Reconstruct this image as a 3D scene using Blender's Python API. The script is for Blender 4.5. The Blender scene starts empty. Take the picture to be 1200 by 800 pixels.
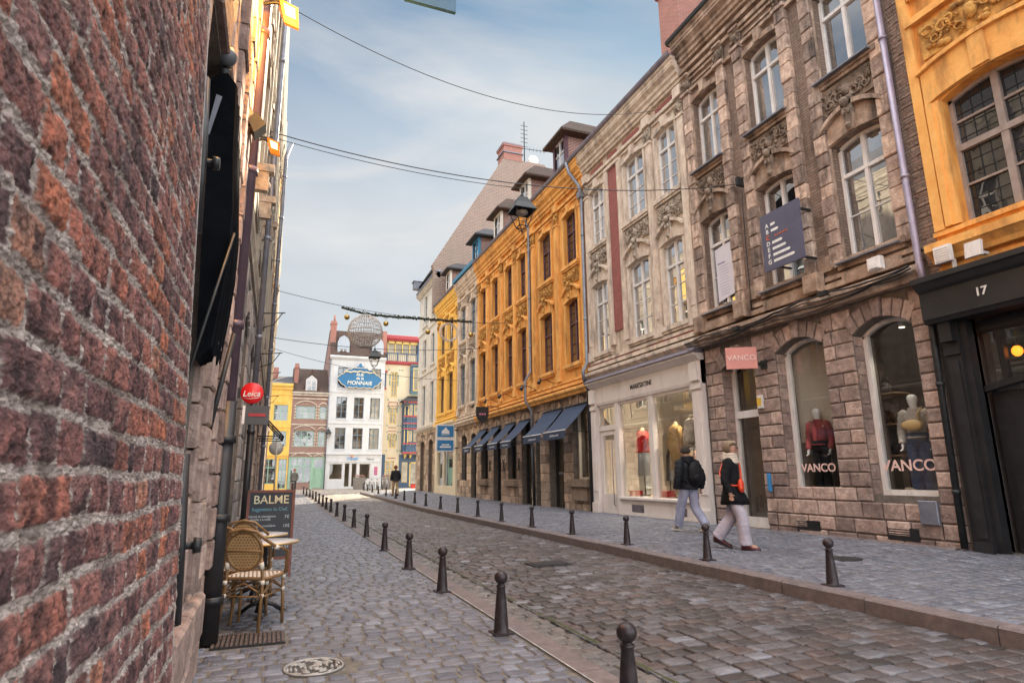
import bpy, bmesh, math, random
import numpy as np
from math import sin, cos, pi, radians, sqrt, atan2
from mathutils import Vector, Matrix
random.seed(7)
S = bpy.context.scene
COL = S.collection

# ------------------------------------------------------------------ camera
F_PX, ZX = 710.0, 572.0
vy = Vector((-280, -160, F_PX)).normalized()
yz = 400 - ((-280) * (ZX - 600) + F_PX ** 2) / 160.0
vz = Vector((ZX - 600, -(yz - 400), F_PX)).normalized()
vx = vy.cross(vz)
if vx.x < 0: vx = -vx
R_ = Vector((vx[0], vy[0], vz[0])); U_ = Vector((vx[1], vy[1], vz[1])); F_ = Vector((vx[2], vy[2], vz[2]))
F_.normalize(); R_ = (R_ - F_ * R_.dot(F_)).normalized(); U_ = R_.cross(F_)
cam_d = bpy.data.cameras.new('camera'); cam = bpy.data.objects.new('camera', cam_d); COL.objects.link(cam)
cam.matrix_world = Matrix(((R_.x, U_.x, -F_.x, 0), (R_.y, U_.y, -F_.y, 0), (R_.z, U_.z, -F_.z, 1.27), (0, 0, 0, 1)))
cam_d.sensor_width = 36; cam_d.lens = 36 * F_PX / 1200; cam_d.clip_start = .05; cam_d.clip_end = 3000
cam_d.dof.use_dof = True; cam_d.dof.focus_distance = 9.0; cam_d.dof.aperture_fstop = 20.0
S.camera = cam

# ------------------------------------------------------------------ world, sun, exposure
SUN_AZ, SUN_EL = radians(32), radians(28)      # azimuth clockwise from +Y (up the street)
W = bpy.data.worlds.new('World'); S.world = W; W.use_nodes = True
nt = W.node_tree; nt.nodes.clear()
def wn(t, **k):
    n = nt.nodes.new(t)
    for a, b in k.items(): setattr(n, a, b)
    return n
wo = wn('ShaderNodeOutputWorld'); bg = wn('ShaderNodeBackground'); bg.inputs[1].default_value = .10
sky = wn('ShaderNodeTexSky', sky_type='NISHITA', sun_disc=False, sun_elevation=SUN_EL, sun_rotation=SUN_AZ)
sky.air_density = 1.0; sky.dust_density = .2; sky.ozone_density = 1.5
tc = wn('ShaderNodeTexCoord')
sep = wn('ShaderNodeSeparateXYZ'); nt.links.new(tc.outputs['Generated'], sep.inputs[0])
mp = wn('ShaderNodeMapping'); mp.inputs['Scale'].default_value = (1.0, 1.0, 2.6); mp.inputs['Rotation'].default_value = (0.2, .25, .5)
mp.inputs['Location'].default_value = (.35, .1, .0)
nt.links.new(tc.outputs['Generated'], mp.inputs[0])
n1 = wn('ShaderNodeTexNoise'); n1.inputs['Scale'].default_value = 1.6; n1.inputs['Detail'].default_value = 7; n1.inputs['Roughness'].default_value = .52
n1.inputs['Distortion'].default_value = .5
nt.links.new(mp.outputs[0], n1.inputs['Vector'])
r1 = wn('ShaderNodeValToRGB'); r1.color_ramp.elements[0].position = .30; r1.color_ramp.elements[1].position = .57
nt.links.new(n1.outputs[0], r1.inputs[0])
# more haze / cloud low down
mz = wn('ShaderNodeMapRange'); mz.inputs[1].default_value = .68; mz.inputs[2].default_value = .40; mz.inputs[3].default_value = 0; mz.inputs[4].default_value = .95
nt.links.new(sep.outputs[2], mz.inputs[0])
mx = wn('ShaderNodeMath', operation='MAXIMUM'); nt.links.new(r1.outputs[0], mx.inputs[0]); nt.links.new(mz.outputs[0], mx.inputs[1])
ms = wn('ShaderNodeMath', operation='MULTIPLY'); ms.inputs[1].default_value = .88; nt.links.new(mx.outputs[0], ms.inputs[0])
n2 = wn('ShaderNodeTexNoise'); n2.inputs['Scale'].default_value = 3.2; n2.inputs['Detail'].default_value = 8
nt.links.new(mp.outputs[0], n2.inputs['Vector'])
r2 = wn('ShaderNodeValToRGB')
r2.color_ramp.elements[0].position = .3; r2.color_ramp.elements[0].color = (2.3, 2.33, 2.38, 1)
r2.color_ramp.elements[1].position = .7; r2.color_ramp.elements[1].color = (2.95, 2.92, 2.88, 1)
nt.links.new(n2.outputs[0], r2.inputs[0])
# clouds overhead and behind the camera, out of view, brightened to light the street
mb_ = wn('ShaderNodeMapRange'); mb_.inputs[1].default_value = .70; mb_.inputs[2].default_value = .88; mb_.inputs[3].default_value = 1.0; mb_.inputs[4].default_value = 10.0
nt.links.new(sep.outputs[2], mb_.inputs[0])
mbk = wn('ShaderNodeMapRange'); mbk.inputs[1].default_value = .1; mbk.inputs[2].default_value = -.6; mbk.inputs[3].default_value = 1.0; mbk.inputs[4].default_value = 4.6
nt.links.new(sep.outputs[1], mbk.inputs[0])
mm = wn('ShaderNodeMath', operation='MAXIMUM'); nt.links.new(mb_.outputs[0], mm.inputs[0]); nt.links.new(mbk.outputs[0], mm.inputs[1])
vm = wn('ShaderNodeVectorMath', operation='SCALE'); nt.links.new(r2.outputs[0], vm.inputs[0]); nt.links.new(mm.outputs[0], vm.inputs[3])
tint = wn('ShaderNodeMix', data_type='RGBA', blend_type='MULTIPLY'); tint.inputs[0].default_value = 1; tint.inputs[7].default_value = (.30, .39, .38, 1)
nt.links.new(sky.outputs[0], tint.inputs[6])
mix = wn('ShaderNodeMix', data_type='RGBA'); nt.links.new(ms.outputs[0], mix.inputs[0])
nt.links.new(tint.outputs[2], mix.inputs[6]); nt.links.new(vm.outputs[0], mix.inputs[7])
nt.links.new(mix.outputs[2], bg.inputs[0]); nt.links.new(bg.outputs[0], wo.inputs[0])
sd = bpy.data.lights.new('sun', 'SUN'); sun = bpy.data.objects.new('sun', sd); COL.objects.link(sun)
sd.energy = 5.0; sd.angle = radians(.6); sd.color = (1, .87, .66)
sdir = Vector((sin(SUN_AZ) * cos(SUN_EL), cos(SUN_AZ) * cos(SUN_EL), sin(SUN_EL)))
sun.rotation_euler = sdir.to_track_quat('Z', 'Y').to_euler(); sun.location = (0, 0, 60)
S.view_settings.view_transform = 'Standard'; S.view_settings.look = 'None'; S.view_settings.gamma = 1
S.view_settings.exposure = 1.55
S.render.engine = 'CYCLES'
S.cycles.max_bounces = 6; S.cycles.diffuse_bounces = 4; S.cycles.glossy_bounces = 4; S.cycles.transparent_max_bounces = 12

# ------------------------------------------------------------------ helpers
def tag(o, label=None, cat=None, group=None, kind=None):
    if label: o['label'] = label
    if cat: o['category'] = cat
    if group: o['group'] = group
    if kind: o['kind'] = kind
    return o
def thing(name, label, cat, loc=(0, 0, 0), group=None, rz=0):
    o = bpy.data.objects.new(name, None); COL.objects.link(o); o.location = loc; o.rotation_euler.z = rz
    o.empty_display_size = .2
    return tag(o, label, cat, group)
def copy_tree(o, parent=None):
    c = o.copy(); COL.objects.link(c); c.parent = parent
    for ch in list(o.children): copy_tree(ch, c)
    return c
def rootloc(o):
    while o.parent is not None: o = o.parent
    return Vector(o.location)
FR = lambda u, w, z: (9.6 - w, u, z)            # right-hand row, u up the street, w towards the street
XL = -.5
FL = lambda u, w, z: (XL + w, u, z)             # left-hand row
FE = lambda u, w, z: (u, 56 - w, z)             # houses closing the street
ID = lambda u, w, z: (u, w, z)
class MB:
    def __init__(s, fr=ID): s.v = []; s.f = []; s.sm = []; s.fr = fr
    def add(s, vs, fs, smooth=False, raw=False):
        n = len(s.v); s.v += [tuple(p) if raw else s.fr(*p) for p in vs]
        s.f += [tuple(i + n for i in f) for f in fs]; s.sm += [smooth] * len(fs); return s
    def box(s, u0, u1, w0, w1, z0, z1, c=0):
        if u0 > u1: u0, u1 = u1, u0
        if w0 > w1: w0, w1 = w1, w0
        if c:
            c = min(c, (u1 - u0) * .4, (z1 - z0) * .4)
            vs = [(u0, w0, z0), (u1, w0, z0), (u1, w0, z1), (u0, w0, z1), (u0, w1 - c, z0), (u1, w1 - c, z0), (u1, w1 - c, z1), (u0, w1 - c, z1),
                  (u0 + c, w1, z0 + c), (u1 - c, w1, z0 + c), (u1 - c, w1, z1 - c), (u0 + c, w1, z1 - c)]
            fs = [(0, 1, 5, 4), (1, 2, 6, 5), (2, 3, 7, 6), (3, 0, 4, 7), (4, 5, 9, 8), (5, 6, 10, 9), (6, 7, 11, 10), (7, 4, 8, 11), (8, 9, 10, 11), (3, 2, 1, 0)]
            return s.add(vs, fs)
        vs = [(u, w, z) for z in (z0, z1) for w in (w0, w1) for u in (u0, u1)]
        return s.add(vs, [(0, 1, 3, 2), (4, 6, 7, 5), (0, 4, 5, 1), (2, 3, 7, 6), (0, 2, 6, 4), (1, 5, 7, 3)])
    def prof(s, u0, u1, pts):      # extrude a (w,z) profile along u
        n = len(pts); vs = [(u0, w, z) for w, z in pts] + [(u1, w, z) for w, z in pts]
        fs = [(i, (i + 1) % n, n + (i + 1) % n, n + i) for i in range(n)] + [tuple(range(n))[::-1], tuple(range(n, 2 * n))]
        return s.add(vs, fs)
    def ext(s, pts, w0, w1):       # extrude a (u,z) outline along w
        n = len(pts); vs = [(u, w0, z) for u, z in pts] + [(u, w1, z) for u, z in pts]
        fs = [(i, (i + 1) % n, n + (i + 1) % n, n + i) for i in range(n)] + [tuple(range(n))[::-1], tuple(range(n, 2 * n))]
        return s.add(vs, fs)
    def flat(s, pts, z0, z1):      # extrude a (u,w) outline along z
        n = len(pts); vs = [(u, w, z0) for u, w in pts] + [(u, w, z1) for u, w in pts]
        fs = [(i, (i + 1) % n, n + (i + 1) % n, n + i) for i in range(n)] + [tuple(range(n))[::-1], tuple(range(n, 2 * n))]
        return s.add(vs, fs)
    def quad(s, a, b, c, d): return s.add([a, b, c, d], [(0, 1, 2, 3)])
    def tube(s, path, r, n=8, closed=False, smooth=True, cap=True):
        P = [Vector(p) for p in path]; m = len(P); rr = r if isinstance(r, (list, tuple)) else [r] * m
        vs = []; up0 = None
        for i in range(m):
            a = P[(i - 1) % m] if (closed or i > 0) else P[i]; b = P[(i + 1) % m] if (closed or i < m - 1) else P[i]
            t = (b - a)
            t = t.normalized() if t.length > 1e-9 else Vector((0, 0, 1))
            if up0 is None:
                up0 = Vector((0, 0, 1)) if abs(t.z) < .9 else Vector((1, 0, 0))
            x = t.cross(up0)
            if x.length < 1e-4: x = t.cross(Vector((1, .1, 0)))
            x.normalize(); y = x.cross(t); up0 = y.copy() if y.length > 0 else up0
            for k in range(n):
                q = 2 * pi * k / n; vs.append(tuple(P[i] + (x * cos(q) + y * sin(q)) * rr[i]))
        fs = []
        for i in range(m if closed else m - 1):
            j = (i + 1) % m
            for k in range(n): fs.append((i * n + k, i * n + (k + 1) % n, j * n + (k + 1) % n, j * n + k))
        if cap and not closed: fs += [tuple(range(n))[::-1], tuple(range((m - 1) * n, m * n))]
        return s.add(vs, fs, smooth)
    def cyl(s, p0, p1, r0, r1=None, n=12, smooth=True): return s.tube([p0, p1], [r0, r0 if r1 is None else r1], n, smooth=smooth)
    def lathe(s, c, pr, n=16, smooth=True, axis='z'):
        vs = []; m = len(pr)
        for r, h in pr:
            for k in range(n):
                q = 2 * pi * k / n
                if axis == 'z': vs.append((c[0] + r * cos(q), c[1] + r * sin(q), c[2] + h))
                elif axis == 'y': vs.append((c[0] + r * cos(q), c[1] + h, c[2] + r * sin(q)))
                else: vs.append((c[0] + h, c[1] + r * cos(q), c[2] + r * sin(q)))
        fs = [(i * n + k, i * n + (k + 1) % n, (i + 1) * n + (k + 1) % n, (i + 1) * n + k) for i in range(m - 1) for k in range(n)]
        fs += [tuple(range(n))[::-1], tuple(range((m - 1) * n, m * n))]
        return s.add(vs, fs, smooth)
    def sph(s, c, r, n=10, sc=(1, 1, 1)):
        m = max(4, n // 2); vs = []; fs = []
        for i in range(m + 1):
            a = pi * i / m
            for k in range(n):
                q = 2 * pi * k / n; vs.append((c[0] + r * sc[0] * sin(a) * cos(q), c[1] + r * sc[1] * sin(a) * sin(q), c[2] + r * sc[2] * cos(a)))
        for i in range(m):
            for k in range(n): fs.append((i * n + k, (i + 1) * n + k, (i + 1) * n + (k + 1) % n, i * n + (k + 1) % n))
        return s.add(vs, fs, True)
    def xform(s, M): s.v = [tuple(M @ Vector(p)) for p in s.v]; return s
    def build(s, name, mat, parent=None, fix=True, rel=True, merge=False):
        me = bpy.data.meshes.new(name)
        o0 = rootloc(parent) if (parent is not None and rel) else Vector((0, 0, 0))
        me.from_pydata([(p[0] - o0.x, p[1] - o0.y, p[2] - o0.z) for p in s.v], [], s.f)
        me.polygons.foreach_set('use_smooth', s.sm)
        if fix:
            b = bmesh.new(); b.from_mesh(me)
            if merge: bmesh.ops.remove_doubles(b, verts=b.verts, dist=1e-5)
            bmesh.ops.recalc_face_normals(b, faces=b.faces); b.to_mesh(me); b.free()
        if mat: me.materials.append(mat)
        o = bpy.data.objects.new(name, me); COL.objects.link(o)
        if parent is not None: o.parent = parent
        return o
def split_pieces(o):
    """a mesh whose islands stand apart becomes one object per piece"""
    me = o.data; nv = len(me.vertices)
    if nv == 0 or nv > 60000: return
    co = np.empty(nv * 3); me.vertices.foreach_get('co', co); co = co.reshape(-1, 3)
    par = list(range(nv))
    def fd(a):
        while par[a] != a: par[a] = par[par[a]]; a = par[a]
        return a
    for e in me.edges:
        a, b = fd(e.vertices[0]), fd(e.vertices[1])
        if a != b: par[b] = a
    _, isl = np.unique([fd(i) for i in range(nv)], return_inverse=True); k = isl.max() + 1
    if k < 2 or k > 1500: return
    lo = np.full((k, 3), np.inf); hi = np.full((k, 3), -np.inf); np.minimum.at(lo, isl, co); np.maximum.at(hi, isl, co)
    sz = (hi - lo).max(1); gap = np.maximum(0, np.maximum(lo[:, None] - hi[None], lo[None] - hi[:, None])); near = np.sqrt((gap ** 2).sum(2)) <= np.maximum(.02, .5 * np.maximum(sz[:, None], sz[None]))
    lab = -np.ones(k, int); n = 0
    for i in range(k):
        if lab[i] >= 0: continue
        st = [i]; lab[i] = n
        while st:
            q = st.pop()
            for j in np.nonzero(near[q] & (lab < 0))[0]: lab[j] = n; st.append(j)
        n += 1
    if n < 2 or n > 40: return
    pc = lab[isl]; nm = o.name.split('.')[0]
    for p in range(n):
        b = bmesh.new(); b.from_mesh(me); b.verts.ensure_lookup_table(); bmesh.ops.delete(b, geom=[v for v in b.verts if pc[v.index] != p], context='VERTS')
        m2 = bpy.data.meshes.new(nm); b.to_mesh(m2); b.free()
        for mt_ in me.materials: m2.materials.append(mt_)
        if p == 0: first = m2
        else:
            c = bpy.data.objects.new(nm, m2); COL.objects.link(c); c.parent = o.parent; c.location = o.location
    o.data = first
def based(o):      # put the origin of a one-mesh thing at its base
    me = o.data; c = np.empty(len(me.vertices) * 3); me.vertices.foreach_get('co', c); c = c.reshape(-1, 3)
    b = Vector(((c[:, 0].min() + c[:, 0].max()) / 2, (c[:, 1].min() + c[:, 1].max()) / 2, c[:, 2].min()))
    me.transform(Matrix.Translation(-b)); o.location = b
    return o
def zr(Y): return .3 * min(1, max(0, (Y - 25) / 31))
def zp(X, Y):      # height of the right pavement
    return .11 + zr(Y) + .05 * min(1, max(0, (X - 5.4) / 4.2))

# ------------------------------------------------------------------ materials
def mat(name, c1, c2=None, scale=3., rough=.8, bump=.0, bscale=40., metal=0., brick=None, stain=None, streak=True, spec=.5,
        attr=None, detail=6, dist=.01, third=None):
    m = bpy.data.materials.new(name); m.use_nodes = True; t = m.node_tree; N = t.nodes; L = t.links
    b = N['Principled BSDF']; b.inputs['Roughness'].default_value = rough; b.inputs['Metallic'].default_value = metal
    b.inputs['Specular IOR Level'].default_value = spec
    tcn = N.new('ShaderNodeTexCoord'); src = tcn.outputs['Object']
    no = N.new('ShaderNodeTexNoise'); no.inputs['Scale'].default_value = scale; no.inputs['Detail'].default_value = detail; no.inputs['Roughness'].default_value = .6
    L.new(src, no.inputs['Vector'])
    rp = N.new('ShaderNodeValToRGB'); rp.color_ramp.elements[0].position = .33; rp.color_ramp.elements[1].position = .67
    rp.color_ramp.elements[0].color = (*c1, 1); rp.color_ramp.elements[1].color = (*(c2 or c1), 1)
    if third:
        e = rp.color_ramp.elements.new(.5); e.color = (*third, 1)
    L.new(no.outputs[0], rp.inputs[0]); col = rp.outputs[0]
    if attr:
        an = N.new('ShaderNodeAttribute'); an.attribute_name = attr
        r3 = N.new('ShaderNodeValToRGB'); cr = r3.color_ramp; cr.interpolation = 'LINEAR'
        cols = attr_ramps[attr]
        cr.elements[0].position = cols[0][0]; cr.elements[0].color = (*cols[0][1], 1)
        cr.elements[1].position = cols[-1][0]; cr.elements[1].color = (*cols[-1][1], 1)
        for p, cc in cols[1:-1]:
            e = cr.elements.new(p); e.color = (*cc, 1)
        L.new(an.outputs['Fac'], r3.inputs[0])
        mi = N.new('ShaderNodeMix'); mi.data_type = 'RGBA'; mi.blend_type = 'MULTIPLY'; mi.inputs[0].default_value = 1
        L.new(col, mi.inputs[6]); L.new(r3.outputs[0], mi.inputs[7]); col = mi.outputs[2]
    hgt = None
    if brick:
        sx = N.new('ShaderNodeSeparateXYZ'); L.new(src, sx.inputs[0])
        ad = N.new('ShaderNodeMath'); L.new(sx.outputs[0], ad.inputs[0]); L.new(sx.outputs[1], ad.inputs[1])
        cb = N.new('ShaderNodeCombineXYZ'); L.new(ad.outputs[0], cb.inputs[0]); L.new(sx.outputs[2], cb.inputs[1])
        dn = N.new('ShaderNodeTexNoise'); dn.inputs['Scale'].default_value = 6; L.new(src, dn.inputs['Vector'])
        dm = N.new('ShaderNodeVectorMath'); dm.operation = 'SCALE'; dm.inputs[3].default_value = dist; L.new(dn.outputs['Color'], dm.inputs[0])
        da = N.new('ShaderNodeVectorMath'); L.new(cb.outputs[0], da.inputs[0]); L.new(dm.outputs[0], da.inputs[1])
        bt = N.new('ShaderNodeTexBrick'); L.new(da.outputs[0], bt.inputs['Vector'])
        bt.inputs['Scale'].default_value = 1; bt.inputs['Brick Width'].default_value = brick[0]; bt.inputs['Row Height'].default_value = brick[1]
        bt.inputs['Mortar Size'].default_value = brick[2]; bt.inputs['Mortar Smooth'].default_value = .3
        bt.inputs['Color1'].default_value = (*brick[3], 1); bt.inputs['Color2'].default_value = (*brick[4], 1); bt.inputs['Mortar'].default_value = (*brick[5], 1)
        mi = N.new('ShaderNodeMix'); mi.data_type = 'RGBA'; mi.blend_type = 'MULTIPLY'; mi.inputs[0].default_value = 1
        L.new(col, mi.inputs[6]); L.new(bt.outputs['Color'], mi.inputs[7]); col = mi.outputs[2]
        iv = N.new('ShaderNodeMath'); iv.operation = 'SUBTRACT'; iv.inputs[0].default_value = 1; L.new(bt.outputs['Fac'], iv.inputs[1]); hgt = iv.outputs[0]
    if stain:
        mpn = N.new('ShaderNodeMapping'); mpn.inputs['Scale'].default_value = (1, 1, .22 if streak else 1); L.new(src, mpn.inputs[0])
        ns = N.new('ShaderNodeTexNoise'); ns.inputs['Scale'].default_value = stain[2]; ns.inputs['Detail'].default_value = 8; ns.inputs['Roughness'].default_value = .65
        L.new(mpn.outputs[0], ns.inputs['Vector'])
        rs = N.new('ShaderNodeValToRGB'); rs.color_ramp.elements[0].position = .48; rs.color_ramp.elements[1].position = .68
        L.new(ns.outputs[0], rs.inputs[0])
        mu = N.new('ShaderNodeMath'); mu.operation = 'MULTIPLY'; mu.inputs[1].default_value = stain[1]; L.new(rs.outputs[0], mu.inputs[0])
        mi = N.new('ShaderNodeMix'); mi.data_type = 'RGBA'; L.new(mu.outputs[0], mi.inputs[0]); L.new(col, mi.inputs[6]); mi.inputs[7].default_value = (*stain[0], 1); col = mi.outputs[2]
    L.new(col, b.inputs['Base Color'])
    if bump:
        nb = N.new('ShaderNodeTexNoise'); nb.inputs['Scale'].default_value = bscale; nb.inputs['Detail'].default_value = 5; L.new(src, nb.inputs['Vector'])
        bp = N.new('ShaderNodeBump'); bp.inputs['Strength'].default_value = bump; bp.inputs['Distance'].default_value = .02
        h = nb.outputs[0]
        if hgt is not None:
            a2 = N.new('ShaderNodeMath'); a2.operation = 'MULTIPLY_ADD'; a2.inputs[1].default_value = .6; L.new(nb.outputs[0], a2.inputs[0]); L.new(hgt, a2.inputs[2]); h = a2.outputs[0]
        L.new(h, bp.inputs['Height']); L.new(bp.outputs[0], b.inputs['Normal'])
    return m
attr_ramps = {
 'road': [(0, (.40, .38, .36)), (.2, (.66, .62, .58)), (.4, (1.0, .80, .72)), (.6, (.85, .82, .80)), (.8, (1.1, 1.12, 1.15)), (.92, (1.2, 1.24, 1.3)), (.97, (1.7, 1.85, 2.0)), (1, (2.0, 2.2, 2.4))],
 'pave': [(0, (.66, .67, .72)), (.25, (.86, .86, .90)), (.5, (.98, .97, .97)), (.75, (1.05, 1.0, .97)), (.92, (1.18, 1.18, 1.2)), (1, (1.5, 1.52, 1.55))],
 'blk': [(0, (.55, .52, .52)), (.3, (.85, .80, .78)), (.6, (1.0, .97, .95)), (.85, (1.2, 1.12, 1.05)), (1, (1.45, 1.4, 1.35))],
}
def simple(name, c, rough=.5, metal=0, spec=.5, emit=None, bump=0, bscale=60, var=.12):
    d = tuple(x * (1 - var) for x in c); l = tuple(min(1, x * (1 + var)) for x in c)
    m = mat(name, d, l, scale=7, rough=rough, metal=metal, spec=spec, bump=bump, bscale=bscale)
    if emit:
        b = m.node_tree.nodes['Principled BSDF']; b.inputs['Emission Color'].default_value = (*emit[0], 1); b.inputs['Emission Strength'].default_value = emit[1]
    return m
def glass_window(name, tint=(.03, .035, .04), refl=.38, wob=.04, tint2=None):
    m = bpy.data.materials.new(name); m.use_nodes = True; t = m.node_tree; N = t.nodes; L = t.links; N.clear()
    o = N.new('ShaderNodeOutputMaterial'); d = N.new('ShaderNodeBsdfDiffuse'); g = N.new('ShaderNodeBsdfGlossy'); mxs = N.new('ShaderNodeMixShader')
    g.inputs['Roughness'].default_value = .012; g.inputs['Color'].default_value = (.95, .97, 1, 1)
    tcn = N.new('ShaderNodeTexCoord'); n = N.new('ShaderNodeTexNoise'); n.inputs['Scale'].default_value = .9; L.new(tcn.outputs['Object'], n.inputs['Vector'])
    r = N.new('ShaderNodeValToRGB'); r.color_ramp.elements[0].color = (*tint, 1); r.color_ramp.elements[1].color = (*(tint2 or tuple(x * 3 for x in tint)), 1)
    r.color_ramp.elements[0].position = .45; r.color_ramp.elements[1].position = .6
    L.new(n.outputs[0], r.inputs[0]); L.new(r.outputs[0], d.inputs[0])
    n2 = N.new('ShaderNodeTexNoise'); n2.inputs['Scale'].default_value = 3; n2.inputs['Detail'].default_value = 1; L.new(tcn.outputs['Object'], n2.inputs['Vector'])
    bp = N.new('ShaderNodeBump'); bp.inputs['Strength'].default_value = wob; bp.inputs['Distance'].default_value = .3; L.new(n2.outputs[0], bp.inputs['Height']); L.new(bp.outputs[0], g.inputs['Normal'])
    lw = N.new('ShaderNodeLayerWeight'); lw.inputs[0].default_value = .5; pw_ = N.new('ShaderNodeMath'); pw_.operation = 'POWER'; pw_.inputs[1].default_value = 3.5; L.new(lw.outputs['Facing'], pw_.inputs[0])
    mr = N.new('ShaderNodeMapRange'); mr.inputs[3].default_value = refl; mr.inputs[4].default_value = 1; L.new(pw_.outputs[0], mr.inputs[0])
    L.new(mr.outputs[0], mxs.inputs[0]); L.new(d.outputs[0], mxs.inputs[1]); L.new(g.outputs[0], mxs.inputs[2]); L.new(mxs.outputs[0], o.inputs[0])
    return m
def glass_clear(name, refl=.12, wob=.02, tint=(.85, .88, .88)):
    m = bpy.data.materials.new(name); m.use_nodes = True; t = m.node_tree; N = t.nodes; L = t.links; N.clear()
    o = N.new('ShaderNodeOutputMaterial'); d = N.new('ShaderNodeBsdfTransparent'); d.inputs[0].default_value = (*tint, 1)
    g = N.new('ShaderNodeBsdfGlossy'); g.inputs['Roughness'].default_value = .01; mxs = N.new('ShaderNodeMixShader')
    tcn = N.new('ShaderNodeTexCoord'); n2 = N.new('ShaderNodeTexNoise'); n2.inputs['Scale'].default_value = 1.5; n2.inputs['Detail'].default_value = 1; L.new(tcn.outputs['Object'], n2.inputs['Vector'])
    bp = N.new('ShaderNodeBump'); bp.inputs['Strength'].default_value = wob; bp.inputs['Distance'].default_value = .3; L.new(n2.outputs[0], bp.inputs['Height']); L.new(bp.outputs[0], g.inputs['Normal'])
    lw = N.new('ShaderNodeLayerWeight'); lw.inputs[0].default_value = .5; pw_ = N.new('ShaderNodeMath'); pw_.operation = 'POWER'; pw_.inputs[1].default_value = 3.5; L.new(lw.outputs['Facing'], pw_.inputs[0])
    mr = N.new('ShaderNodeMapRange'); mr.inputs[3].default_value = refl; mr.inputs[4].default_value = 1; L.new(pw_.outputs[0], mr.inputs[0])
    L.new(mr.outputs[0], mxs.inputs[0]); L.new(d.outputs[0], mxs.inputs[1]); L.new(g.outputs[0], mxs.inputs[2]); L.new(mxs.outputs[0], o.inputs[0])
    return m
m = {}
soot = (.035, .03, .027)
m['brown'] = mat('brown_sandstone', (.25, .16, .115), (.56, .42, .33), 3.2, .9, .7, 25, stain=(soot, .85, 2.8), third=(.38, .27, .20))
m['brownblk'] = mat('quoin_sandstone', (.33, .235, .19), (.62, .49, .41), 7, .9, .9, 24, attr='blk', stain=(soot, .85, 4.5))
m['gfblk'] = mat('grey_pink_blocks', (.25, .185, .165), (.46, .355, .31), 9, .9, 1.0, 22, attr='blk', stain=(soot, .5, 1.6), streak=False)
m['joint'] = mat('old_mortar', (.10, .085, .075), (.18, .15, .13), 8, .95, .4, 50)
m['brownbrick'] = mat('weathered_brick', (.9, .85, .8), (1, 1, 1), 3, .9, .8, 40, brick=(.20, .062, .009, (.24, .16, .13), (.33, .24, .19), (.16, .13, .11)), stain=(soot, .6, 2.5))
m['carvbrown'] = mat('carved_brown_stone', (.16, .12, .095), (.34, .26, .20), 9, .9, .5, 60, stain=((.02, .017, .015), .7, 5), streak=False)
m['cream'] = mat('pale_stone', (.47, .36, .28), (.72, .60, .49), 4, .85, .6, 26, stain=((.10, .075, .06), .7, 3.2))
m['creamtrim'] = mat('pale_stone_trim', (.58, .46, .37), (.76, .65, .54), 5, .85, .5, 26, stain=((.13, .10, .085), .65, 4))
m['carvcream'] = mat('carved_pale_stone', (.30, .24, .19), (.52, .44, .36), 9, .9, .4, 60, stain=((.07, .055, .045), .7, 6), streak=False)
m['redpaint'] = mat('red_painted_brick', (.9, .85, .85), (1, 1, 1), 3, .85, .6, 40, brick=(.20, .065, .006, (.36, .115, .10), (.29, .095, .085), (.26, .11, .10)))
m['orange'] = mat('orange_render', (.70, .29, .06), (.80, .40, .11), 1.6, .85, .25, 18, stain=((.20, .085, .03), .8, 2.4), third=(.75, .34, .075))
m['orangetrim'] = mat('orange_render_trim', (.77, .36, .09), (.86, .47, .14), 3.5, .85, .4, 18, stain=((.24, .11, .04), .7, 3.2))
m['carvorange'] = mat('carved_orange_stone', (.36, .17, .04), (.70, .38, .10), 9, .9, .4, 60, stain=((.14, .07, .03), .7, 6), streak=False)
m['yellow'] = mat('yellow_render', (.86, .50, .10), (.90, .60, .16), 2, .85, .2, 22, stain=((.45, .28, .10), .4, 3))
m['greystone'] = mat('grey_cream_stone', (.50, .45, .38), (.66, .60, .52), 3, .85, .3, 30, stain=((.18, .16, .14), .5, 3))
m['whitewash'] = mat('white_limestone', (.60, .55, .48), (.74, .70, .63), 2, .85, .25, 25, stain=((.32, .28, .24), .5, 2.5))
m['whiterender'] = mat('white_render', (.58, .61, .66), (.66, .69, .73), 1.5, .8, .1, 20, stain=((.5, .5, .5), .4, 2))
m['creampaint'] = mat('cream_paint', (.72, .62, .44), (.78, .69, .51), 2, .6, .05, 20, stain=((.4, .34, .25), .3, 4))
m['pinkwhite'] = mat('off_white_paint', (.68, .60, .56), (.76, .69, .65), 1.5, .5, .06, 20, stain=((.42, .36, .33), .4, 3))
m['paintcream'] = mat('pale_cream_paint', (.74, .68, .59), (.80, .74, .66), 1.5, .5, .05, 20)
m['winwhite'] = mat('white_window_paint', (.72, .68, .66), (.80, .77, .75), 5, .5, .08, 60, stain=((.3, .26, .23), .35, 8))
m['winpurple'] = mat('plum_window_paint', (.085, .035, .05), (.13, .06, .08), 5, .5, .08, 60)
m['winblue'] = mat('blue_grey_window_paint', (.12, .17, .22), (.17, .23, .28), 5, .5)
m['winstone'] = mat('stone_mullion', (.25, .20, .18), (.36, .30, .27), 6, .85, .3, 50)
m['black'] = mat('black_paint', (.012, .012, .014), (.022, .022, .025), 4, .42, .08, 60)
m['iron'] = mat('dark_iron', (.018, .02, .022), (.035, .037, .04), 9, .5, .15, 80, metal=.3)
m['bollard'] = mat('bollard_paint', (.022, .016, .019), (.045, .033, .038), 14, .42, .1, 90, metal=.35, stain=((.09, .075, .07), .4, 18), streak=False)
m['zinc'] = mat('zinc', (.17, .18, .22), (.27, .28, .33), 5, .45, .1, 40, metal=.5)
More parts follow.
